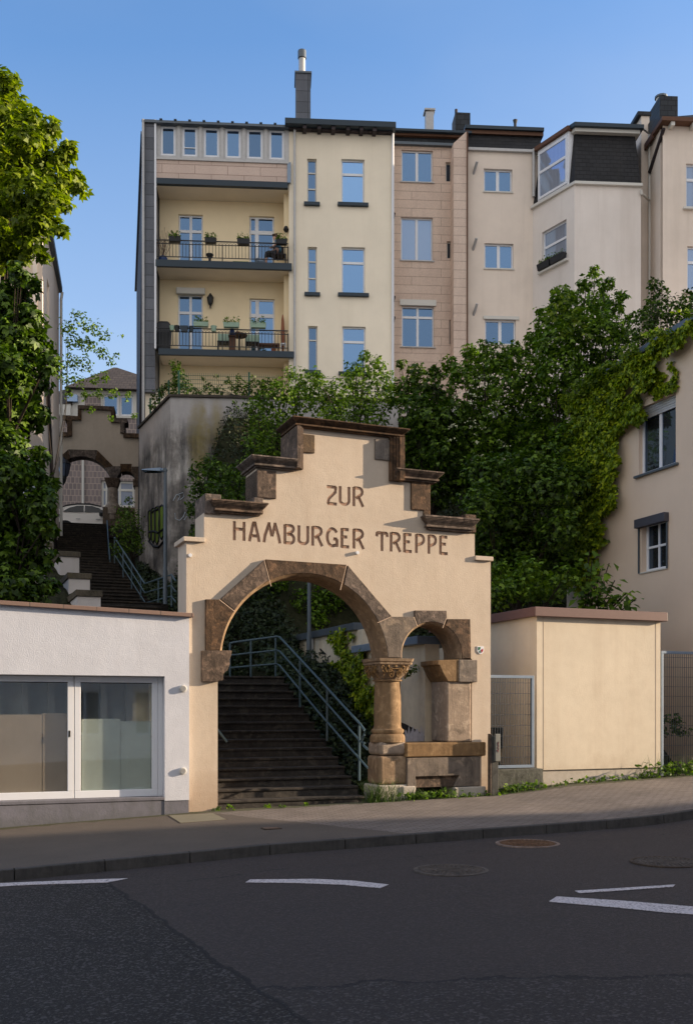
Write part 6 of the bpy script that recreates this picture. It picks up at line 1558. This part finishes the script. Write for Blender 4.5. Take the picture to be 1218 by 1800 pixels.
MB().hexa([(xc2-.22,UT/2-.22,uz(885)),(xc2+.22,UT/2-.22,uz(885)),(xc2+.22,UT/2+.22,uz(885)),(xc2-.22,UT/2+.22,uz(885))],[(xc2-.33,UT/2-.33,uz(820)),(xc2+.33,UT/2-.33,uz(820)),(xc2+.33,UT/2+.33,uz(820)),(xc2-.33,UT/2+.33,uz(820))]).build('capital', M['sand'], ug, bevel=.02)
MB().box(xc2-.4, xr_, .02, UT-.02, zb_, u(580,1030)[1]).build('breast_wall', M['sand_g'], ug, bevel=.02)
MB().box(u(632,850)[0], xr_, -.06, UT, u(650,880)[1], u(650,828)[1]).build('impost', M['sand'], ug)
MB().box(xl_-.0, u(72,850)[0]+.1, -.06, UT, u(60,880)[1], u(60,800)[1]).build('impost', M['sand'], ug)
# lantern on the left jamb
lq = P(113,825,42.6); ln = thing('bracket_lantern', 'black six-sided lantern on an iron bracket in the far arch', 'wall lamp', x=lq.x, y=lq.y, z=lq.z, rot=0)
MB().lathe([(.10,-.32),(.16,-.28),(.27,.18),(.275,.2)], seg=6).build('lamp_glass', glass('lantern_glass', (.09,.09,.11), .25), ln)
q = MB().lathe([(.30,.2),(.30,.23),(.14,.40),(.05,.44),(.03,.52)], seg=6)
for k in range(6): a_ = math.pi*2*k/6; q.tube([(.17*math.cos(a_),.17*math.sin(a_),-.28),(.285*math.cos(a_),.285*math.sin(a_),.2)], .018, 4)
q.lathe([(.04,-.6),(.12,-.40),(.12,-.30)], seg=8); q.build('lamp_cage', M['iron'], ln)
MB().tube([(0,0,-.45),(-.05,.1,-.6),(-.4,.4,-.62),(-.75,.75,-.55)], .035, 6).build('bracket', M['iron'], ln)

# ================================================================ FAR HOUSE BEHIND THE FAR GATE
FH = Frame.at(150, 56, 6)
fo = thing('tiled_house', 'old house with grey shingled walls and hipped slate roof beyond the far gate', 'building', FH)
fp = lambda px, py, d=0: FH.px(px, py, d)
w_ = wpx(FH, 178.5, 845, 237, 891); wa = wpx(FH, 152, 690, 237, 730); a_, c_ = fp(40,700)[0], fp(330,700)[0]
m = MB(); m.wall(a_, c_, 9.4, fp(150,733)[1], 0, [w_], .2); m.box(a_, c_, .22, 8, 9.4, fp(150,733)[1]); m.build('wall', M['housetile'], fo)
window(fo, w_, 0, [.16,.55], (.66,), .12, 'glassc', .13, 'offwhite', None)
up = MB(); a2_ = fp(126,700)[0]; z0_, z1_ = fp(150,733)[1], fp(150,686)[1]
wq = [ (fp(x0_,700)[0], fp(x1_,700)[0], fp(150,729)[1], fp(150,693)[1]) for x0_, x1_ in ((181,209),(211,235)) ]
up.wall(a2_, c_, z0_, z1_, -.05, wq, .2); up.box(a2_, c_, .17, 8, z0_, z1_); up.build('upper_wall', M['offwhite'], fo)
pn = MB(); pn.box(fp(150,700)[0], fp(178,700)[0], -.08, -.051, z0_+.1, z1_-.3); pn.build('grey_panel', M['housetile'], fo)
for q in wq: window(fo, q, -.05, 1, (), .1, 'glassm', .1, 'white', None)
MB().box(a_, a2_, -.25, 8, z0_, fp(110,712)[1]).build('cornice', M['offwhite'], fo)
zt3 = z1_+.0; ap = fp(205,651,3.5)[1]
xr3 = fp(205,660,3.5)[0]; xlft = fp(98,694,3)[0]
MB().hexa([(a2_-.3,-.5,zt3),(c_,-.5,zt3),(c_,8,zt3),(a2_-.3,8,zt3)],[(xr3-.1,3,ap),(xr3+.1,3,ap),(xr3+.1,4,ap),(xr3-.1,4,ap)]).build('hip_roof', M['roofbrown'], fo)
MB().hexa([(a_,-.3,fp(110,712)[1]),(a2_,-.3,fp(110,712)[1]),(xr3,6,fp(110,712)[1]),(a_,6,fp(110,712)[1])],[(xlft-2,2.5,fp(98,697,3)[1]-.7),(a2_+.6,2.6,fp(140,676,2.6)[1]),(xr3,3.5,ap-.1),(xlft-2,5,fp(98,697,3)[1]-.7)]).build('side_roof', M['roofbrown'], fo)
sk = (fp(119,700)[0], fp(138,700)[0], fp(128,708)[1], fp(128,696)[1]); MB().box(sk[0], sk[1], -.28, .6, sk[2], sk[3]).build('skylight', M['glassc'], fo)
MB().tube([(fp(147,800)[0],-.1,9.6),(fp(147,800)[0],-.1,fp(147,735)[1])], .07, 8).build('downpipe', M['offwhite'], fo)
# ================================================================ PARKED CAR
CR = Frame.at(166, 48.6, 7)
cgl = paint('car_glass', (.008,.009,.01), .12, 0)
car = thing('parked_car', 'white suv parked behind the far arch at the head of the stairs', 'car', CR, 0, 0, 9.80)
cw = paint('car_white', (.85,.78,.70), .25, 0, 0, .6)
prof = [(-1.92,.45),(-1.96,.85),(-1.90,1.12),(-1.65,1.34),(-1.20,1.56),(-.7,1.66),(-.1,1.67),(.4,1.55),(.95,1.20),(2.0,1.04),(2.45,.85),(2.55,.5),(2.5,.28),(-1.85,.28)]
bm2 = MB(); Wd = .92; secs = []
for y_, k in ((-Wd+.02,.0),(-Wd,.06),(-Wd+.0,1)): pass
def ring_(y_, inset): return [(x_*(1-inset*.02), y_+(0 if z_ < 1.05 else (z_-1.05)*.32*(1 if y_ < 0 else -1)), z_) for x_, z_ in prof]
A_1, B_1 = ring_(-Wd, 0), ring_(Wd, 0); n = len(prof)
bm2.add(A_1+B_1, [tuple(range(n))[::-1], tuple(range(n, 2*n))]+[(i, (i+1)%n, (i+1)%n+n, i+n) for i in range(n)])
bm2.build('body', cw, car, bevel=.05, seg=3)
def side(pts, o_, name, mat): 
    v = [(x_, -Wd-o_+(0 if z_ < 1.05 else (z_-1.05)*.32), z_) for x_, z_ in pts]; MB().add(v+[(a_1, b_1+.05, c_1) for a_1, b_1, c_1 in v], [tuple(range(len(v)))]+[(i, (i+1)%len(v), (i+1)%len(v)+len(v), i+len(v)) for i in range(len(v))]).build(name, mat, car)
side([(-1.34,1.27),(-1.05,1.46),(-.7,1.56),(-.38,1.58),(-.38,1.25)], .012, 'window', cgl); side([(-.33,1.25),(-.33,1.58),(-.0,1.57),(.33,1.47),(.66,1.25)], .012, 'window', cgl)
side([(-1.6,1.38),(-1.2,1.60),(-.7,1.69),(-.1,1.70),(.4,1.59),(.4,1.53),(-.1,1.63),(-.7,1.62),(-1.2,1.53)], .014, 'roof_rail', M['black'])
MB().box(.36, .58, -Wd-.18, -Wd+.02, 1.05, 1.22).build('mirror', M['black'], car, bevel=.04)
side([(-1.94,.94),(-1.86,1.08),(-1.45,1.12),(-1.55,1.02)], .014, 'tail_light', paint('tail_red', (.10,.02,.015), .3, 0)); 
for x_ in (-.62, .3): MB().box(x_-.1, x_+.1, -Wd-.03, -Wd, .90, .93).build('door_handle', M['zinc'], car)
for x_ in (-1.22, 1.75):
    for s_ in (-1, 1):
        q = MB(); q.tube([(x_, s_*(Wd+.005), .34), (x_, s_*(Wd-.22), .34)], .345, 24); o = q.build('wheel', M['black'], car, smooth=True)
        MB().tube([(x_, s_*(Wd+.014), .34), (x_, s_*(Wd-.1), .34)], .21, 16).build('rim', M['zinc'], o)
    q = MB(); q.tube([(x_, -Wd-.012, .40), (x_, -Wd+.05, .40)], .44, 24); q.build('wheel_arch', M['black'], car)
# road the car stands on continues; low rail: nothing else

# ================================================================ THINGS ON THE BALCONIES
zU, zL2 = balz; YB = -.12
M['leafplant'] = M['leafmid']
def planter(px0, px1, py0, py1, mat, label, grp, seed, tall=.25):
    a_, c_, z0_, z1_ = wpx(B, px0, py0, px1, py1, -.3)
    t = thing('planter_box', label, 'planter', B, (a_+c_)/2, -.30, z0_, grp); w_ = (c_-a_)/2; h_ = z1_-z0_
    MB().hexa([(-w_*.92,-.08,0),(w_*.92,-.08,0),(w_*.92,.1,0),(-w_*.92,.1,0)],[(-w_,-.11,h_),(w_,-.11,h_),(w_,.13,h_),(-w_,.13,h_)]).build('box', M[mat], t, bevel=.01)
    rs = np.random.RandomState(seed); n = 150; p_ = np.stack([rs.uniform(-w_*.9, w_*.9, n), rs.uniform(-.1,.1,n), h_+rs.rand(n)**1.5*tall*(.5+.5*np.sin(rs.rand()*6+np.linspace(0,6,n)))], 1)
    V, Fc = leaves(p_, np.tile([0,-.5,.7],(n,1)), .07, rs, 'duo', .6); o = mesh_np('plants', V, Fc, M['leafmid'], t, (0,0,0))
for k_, (q, lab) in enumerate((((297,318,417,425.5),'black planter box at the left end of the upper balcony rail'),((360,381,419,427.5),'black planter box second from the left on the upper balcony rail'),((417,439,421,430),'black planter box third from the left on the upper balcony rail'),((484.5,505,421.5,430),'black planter box at the right end of the upper balcony rail'))):
    planter(*q, 'iron', lab, 'black planters on the upper balcony', 80+k_)
for k_, (q, lab) in enumerate((((340,367,567,574.5),'sage green planter box on the left of the lower balcony rail'),((392.5,421,568,576),'sage green planter box in the middle of the lower balcony rail'),((440,468,568.5,577),'sage green planter box on the right of the lower balcony rail'))):
    planter(*q, 'greenpl', lab, 'sage planters on the lower balcony', 90+k_)
def pot(px, py0, py1, r, mat, lab, d=-.25, grp=None, cat='flower pot', nm='hanging_pot'):
    s, z1_ = bp(px, py0, d); z0_ = bp(px, py1, d)[1]; t = thing(nm, lab, cat, B, s, d, z0_, grp)
    MB().lathe([(r*.7,0),(r,(z1_-z0_)*.9),(r*1.08,(z1_-z0_))], seg=12).build('pot', M[mat], t, smooth=True); return t, z1_-z0_
pot(303,573,581,.10,'greenpl','small pale hanging pot beside the covered grill',-.25,'small hanging pots'); pot(311.5,573,583,.10,'iron','small dark hanging pot second from the grill',-.25,'small hanging pots')
pot(336.5,574,583,.09,'navy','small dark blue hanging pot left of the sage planter',-.25,'small hanging pots'); pot(376,573.5,583,.11,'greenpl','small round sage hanging pot between two planters',-.25,'small hanging pots')
a_, c_, z0_, z1_ = wpx(B, 318, 573, 330, 583, -.3); t = thing('hanging_planter', 'wide dark hanging planter between the small pots on the lower rail', 'planter', B, (a_+c_)/2, -.28, z0_); MB().hexa([(-.1,-.08,0),(.1,-.08,0),(.1,.08,0),(-.1,.08,0)],[(-.15,-.1,.2),(.15,-.1,.2),(.15,.1,.2),(-.15,.1,.2)]).build('box', M['navy'], t)
# covered grill
s, z_ = bp(288.5,611,.35); t = thing('covered_grill', 'barbecue under a black cover at the left end of the lower balcony', 'grill', B, s, .3, zL2)
hgr = bp(288,566,.3)[1]-zL2; w_ = .28; q = MB()
for i, (zf, k_) in enumerate(((0,.82),(.35,.9),(.72,1.0),(.9,.92),(1.0,.6))):
    q.v += [(-w_*k_,-.2*k_,hgr*zf),(w_*k_,-.2*k_,hgr*zf),(w_*k_,.2*k_,hgr*zf),(-w_*k_,.2*k_,hgr*zf)]
for i in range(4):
    for j in range(4): q.f.append((i*4+j, i*4+(j+1)%4, i*4+4+(j+1)%4, i*4+4+j))
q.f += [(3,2,1,0),(16,17,18,19)]; q.build('cover', M['iron'], t, bevel=.05, seg=3)
# table, chairs, bench below
def chair(x_, y_, z_, lab, grp, w_=.26, mat='iron'):
    t = thing('balcony_chair', lab, 'chair', B, x_, y_, z_, grp)
    MB().box(-w_,w_,-.22,.22,.40,.45).build('seat', M[mat], t, bevel=.02); MB().box(-w_,w_,.18,.22,.45,.85).build('backrest', M['greenpl'] if mat == 'iron' else M[mat], t, bevel=.01)
    for sx in (-1,1):
        for sy in (-1,1): MB().box(sx*w_*.9-.02,sx*w_*.9+.02,sy*.19-.02,sy*.19+.02,0,.40).build('leg', M[mat], t)
sx_ = lambda px: bp(px,600,.4)[0]
chair(sx_(395), .35, zL2, 'dark garden chair left of the small table on the lower balcony', 'garden chairs on the lower balcony', .26)
chair(sx_(444), .35, zL2, 'dark garden chair right of the small table on the lower balcony', 'garden chairs on the lower balcony', .26)
t = thing('balcony_table', 'small round dark wooden table on the lower balcony', 'table', B, sx_(421), .35, zL2)
MB().lathe([(.28,.70),(.30,.72),(.30,.75)], seg=20).build('table_top', M['wood'], t); MB().tube([(0,0,.05),(0,0,.7)], .035, 8).build('pedestal', M['iron'], t); MB().lathe([(.2,0),(.2,.03),(.05,.06)], seg=12).build('foot', M['iron'], t)
t, _h = pot(419,586,591.5,.06,'terra','terracotta pot on the small round balcony table',.35,None,'flower pot','terracotta_pot'); t.location.z = zL2+.75
t = thing('watering_can', 'blue watering can on the lower balcony beside the round table', 'watering can', B, sx_(409), .1, zL2+.62)
MB().lathe([(.06,0),(.10,.04),(.09,.20),(.05,.26)], seg=12).build('can', M['blue'], t); MB().tube([(.08,0,.05),(.2,0,.2)], .015, 6).build('spout', M['blue'], t); 
tt = thing('side_stand', 'low dark stand under the blue watering can', 'stand', B, sx_(409), .1, zL2); MB().box(-.14,.14,-.1,.1,.58,.62).build('stand_top', M['wood'], tt); MB().box(-.12,.12,-.02,.02,0,.58).build('stand_leg', M['wood'], tt)
t = thing('balcony_bench', 'long brown wooden bench at the right of the lower balcony', 'bench', B, sx_(472), .4, zL2)
MB().box(-.42,.42,-.2,.2,.36,.42).build('seat', M['wood'], t, bevel=.01); MB().box(-.4,-.34,-.18,.18,0,.36).build('leg', M['wood'], t); MB().box(.34,.4,-.18,.18,0,.36).build('leg', M['wood'], t); MB().box(-.42,.42,.18,.22,.42,.56).build('backrest', M['wood'], t)
pot(481,605,612.5,.09,'terra','terracotta pot on the floor at the right of the lower balcony',.1,None,'flower pot','terracotta_pot')[0].location.z = zL2
t = thing('parasol', 'folded rusty brown parasol leaning at the right end of the lower balcony', 'parasol', B, bp(497,600,.2)[0], .2, zL2); hp_ = bp(497,553,.2)[1]-zL2
MB().lathe([(.02,.1),(.07,.4),(.08,.8),(.05,1.3),(.015,hp_)], seg=7).build('folded_canopy', M['terra'], t); MB().tube([(0,0,0),(0,0,.4)], .02, 6).build('pole', M['wood'], t)
t = thing('glass_lantern', 'white framed glass lantern at the right end of the lower balcony floor', 'lantern', B, bp(498,608,-.0)[0], .0, zL2); q = MB()
for a_ in (-.08,.08):
    for c_ in (-.08,.08): q.box(a_-.012,a_+.012,c_-.012,c_+.012,0,.3)
q.box(-.1,.1,-.1,.1,.3,.33); q.box(-.1,.1,-.1,.1,0,.02); q.build('frame', M['white'], t)
# upper balcony: twig pot, stool, mat, person
t = thing('twig_pot', 'blue pot with bare twigs at the left end of the upper balcony', 'potted plant', B, bp(287,455,.2)[0], .2, zU)
MB().lathe([(.12,0),(.16,.08),(.17,.2),(.13,.26)], seg=14).build('pot', M['blue'], t, smooth=True); rr = random.Random(3); q = MB()
for k_ in range(16):
    a_ = rr.uniform(0,6.28); r_ = rr.uniform(.1,.36); h_ = rr.uniform(.7,1.35); q.tube([(0,0,.2),(r_*.5*math.cos(a_),r_*.3*math.sin(a_),h_*.5),(r_*math.cos(a_),r_*.5*math.sin(a_),h_)], .007, 3)
    q.tube([(r_*.5*math.cos(a_),r_*.3*math.sin(a_),h_*.5),(r_*1.2*math.cos(a_+.5),r_*.5*math.sin(a_),h_*.8)], .005, 3)
q.build('twigs', M['wood'], t)
t = thing('stool', 'small dark carved stool on the upper balcony', 'stool', B, bp(369,455,.15)[0], .15, zU); MB().lathe([(.12,0),(.05,.12),(.05,.22),(.14,.34),(.14,.38)], seg=10).build('seat', M['iron'], t)
t = thing('green_mat', 'rolled green mat on the upper balcony floor', 'mat', B, bp(423,458,.1)[0], .1, zU+.06); MB().tube([(-.28,0,0),(.28,0,0)], .07, 10).build('roll', paint('mat_green', (.05,.16,.04), .9, .1), t)
t = thing('basket', 'round grey-green basket on the upper balcony floor', 'basket', B, bp(458,458,.15)[0], .15, zU); MB().lathe([(.15,0),(.2,.1),(.19,.24)], seg=14).build('weave', M['galv'], t)
t = thing('wall_spotlight', 'small black lamp on the side wall of the upper loggia', 'wall lamp', B, bp(503,403,.3)[0], .3, bp(503,403,.3)[1]); MB().lathe([(.05,-.1),(.11,-.02),(.06,.1)], seg=10).build('shade', M['iron'], t)
xp = bp(489,450,.2)[0]; yp = .25
ch = chair(xp+.05, yp, zU, 'dark slatted armchair with a person sitting on it on the upper balcony', None, .25, 'darkwood')
def skinfig(name, pts, edges, radii, mat, parent, sub=2):
    me = bpy.data.meshes.new(name); me.from_pydata(pts, edges, []); o = bpy.data.objects.new(name, me); C.objects.link(o); o.parent = parent; me.materials.append(mat)
    m_ = o.modifiers.new('skin', 'SKIN'); 
    for v, r_ in zip(me.skin_vertices[0].data, radii): v.radius = (r_, r_)
    me.skin_vertices[0].data[0].use_root = True
    s_ = o.modifiers.new('sub', 'SUBSURF'); s_.levels = s_.render_levels = sub; m_.use_smooth_shade = True; return o
pe = thing('person', 'person in a blue top sitting on the upper balcony and looking down', 'person', B, xp, yp, zU)
# facing left, seated: pelvis, spine, neck, head bent forward; arms to the lap; legs forward
pts = [(0,0,.52),(0,0,.72),(-.03,0,.92),(-.08,0,1.02),(-.12,0,1.10),(-.15,0,1.17),
       (-.06,-.17,.93),(-.12,-.20,.72),(-.32,-.14,.66),(-.06,.17,.93),(-.12,.20,.72),(-.32,.14,.66),
       (-.10,-.10,.50),(-.44,-.12,.50),(-.46,-.12,.10),(-.58,-.12,.05),(-.10,.10,.50),(-.44,.12,.50),(-.46,.12,.10),(-.58,.12,.05)]
ed = [(0,1),(1,2),(2,3),(3,4),(4,5),(2,6),(6,7),(7,8),(2,9),(9,10),(10,11),(0,12),(12,13),(13,14),(14,15),(0,16),(16,17),(17,18),(18,19)]
skinfig('body', pts, ed, [.13,.12,.11,.055,.085,.075,.05,.042,.032,.05,.042,.032,.08,.06,.045,.035,.08,.06,.045,.035], M['skin'], pe)
skinfig('shirt', [(0,0,.55),(0,0,.74),(-.03,0,.92),(-.06,-.17,.94),(-.09,-.19,.82),(-.06,.17,.94),(-.09,.19,.82)], [(0,1),(1,2),(2,3),(3,4),(2,5),(5,6)], [.15,.14,.125,.065,.055,.065,.055], M['shirt'], pe)
skinfig('trousers', [(0,0,.50),(-.10,-.10,.50),(-.44,-.12,.505),(-.46,-.12,.25),(-.10,.10,.50),(-.44,.12,.505),(-.46,.12,.25)], [(0,1),(1,2),(2,3),(0,4),(4,5),(5,6)], [.15,.10,.075,.06,.10,.075,.06], M['iron'], pe)
skinfig('hair', [(-.10,0,1.14),(-.12,0,1.22),(-.04,0,1.12),(-.03,0,1.02)], [(0,1),(0,2),(2,3)], [.095,.08,.06,.035], M['hair'], pe)

for k_, (f0, f1, lab) in enumerate(((0,.48,'black window box with green plants at the left of the angled bay sill'),(.5,1.0,'black window box at the right of the angled bay sill'))):
    a_, c_ = aw1[0]-.06+(aw1[1]-aw1[0]+.1)*f0, aw1[0]-.06+(aw1[1]-aw1[0]+.1)*f1; w_ = (c_-a_)/2
    t = thing('window_box', lab, 'planter', BA, (a_+c_)/2, -.12, aw1[2]+.01, 'window boxes on the angled bay')
    MB().hexa([(-w_*.92,-.09,0),(w_*.92,-.09,0),(w_*.92,.08,0),(-w_*.92,.08,0)],[(-w_,-.12,.24),(w_,-.12,.24),(w_,.1,.24),(-w_,.1,.24)]).build('box', M['iron'], t, bevel=.01)
    rs = np.random.RandomState(120+k_); n = 170 if k_ == 0 else 50; p_ = np.stack([rs.uniform(-w_*.9, w_*.9, n), rs.uniform(-.1,.1,n), .22+rs.rand(n)**1.6*.2], 1)
    V, Fc = leaves(p_, np.tile([0,-.5,.7],(n,1)), .07, rs, 'duo', .6); mesh_np('plants', V, Fc, M['leafmid'], t, (0,0,0))

# ================================================================ HOUSES OUT OF FRAME that shade the street and stand in its windows
def offframe_row_house(label, s0, s1, d0, d1, h, mat, front, seed):
    z0 = min(zs(s0), zs(s1))-.5; t = thing('offframe_street_house', label, 'building', G, 0, 0, 0)
    y = d0 if front > 0 else d1; top = zs((s0+s1)/2)+h; wh = []
    fl = int((h-1)//3.1)
    for k in range(fl):
        x = s0+1.0
        while x < s1-1.8: wh.append((x, x+1.1, z0+1.4+k*3.1, z0+3.0+k*3.1)); x += 2.3
    if front > 0:
        m = MB().wall(s0, s1, z0, top, d0, wh, .2); m.box(s0, s1, d0+.22, d0+3, z0, top); m.box(s0, s1, d0+3.001, d1, z0, top-2.2); m.build('wall', M[mat], t)
        for w_ in wh[:90]: window(t, w_, d0, 2, (), .07, 'glassm', .08, 'white')
        MB().box(s0-.2, s1+.2, d0-.4, d0+3.2, top, top+.25).build('eave', M['zinc2'], t)
    else:                                                    # faces the gate from across the street: its own turned frame
        w1_, w0_ = G.W(s0, d1), G.W(s1, d1); R = Frame(w0_.x, w0_.y, 202); L = s1-s0
        wh = [(a-s0, b-s0, c, d) for a, b, c, d in wh]
        m = MB().wall(0, L, z0, top, 0, wh, .2); m.box(0, L, .22, d1-d0, z0, top); chld(m.build('wall', M[mat], t), R, G)
        for w_ in wh[:60]:
            o = window(t, w_, 0, 2, (), .07, 'glassm', .08, 'white'); chld([o]+[q for q in C.objects if q.parent == o], R, G)
        q = MB().box(-.1, L+.1, -.35, d1-d0, top, top+.3).build('eave', M['zinc2'], t); chld(q, R, G)
offframe_row_house('unseen beige house added right of the frame to shade the left trees', 19, 32, .0, 11, 14.8, 'beige', 1, 1)  # unseen pair added to keep sun off the left trees and bank
offframe_row_house('unseen cream house added at the far end of the shading row', 32.3, 46, .0, 11, 15.6, 'cream', 1, 2)
offframe_row_house('cream house across the street mirrored in the left shop pane', -22, -3, -30, -20.5, 10, 'cream', -1, 3)
offframe_row_house('grey-beige house across the street behind the camera', -2.8, 18, -30, -20.5, 11.5, 'beige2', -1, 4)
offframe_row_house('pale house out of frame across the street uphill from the gate', 18.3, 46, -30, -20.5, 12, 'beige', -1, 5)
offframe_row_house('unseen tall grey house added across the street to shade the white wall', 46.3, 74.5, -30, -20.5, 20.5, 'beige2', -1, 6)  # added unseen, made tall to keep sun off the white shop wall
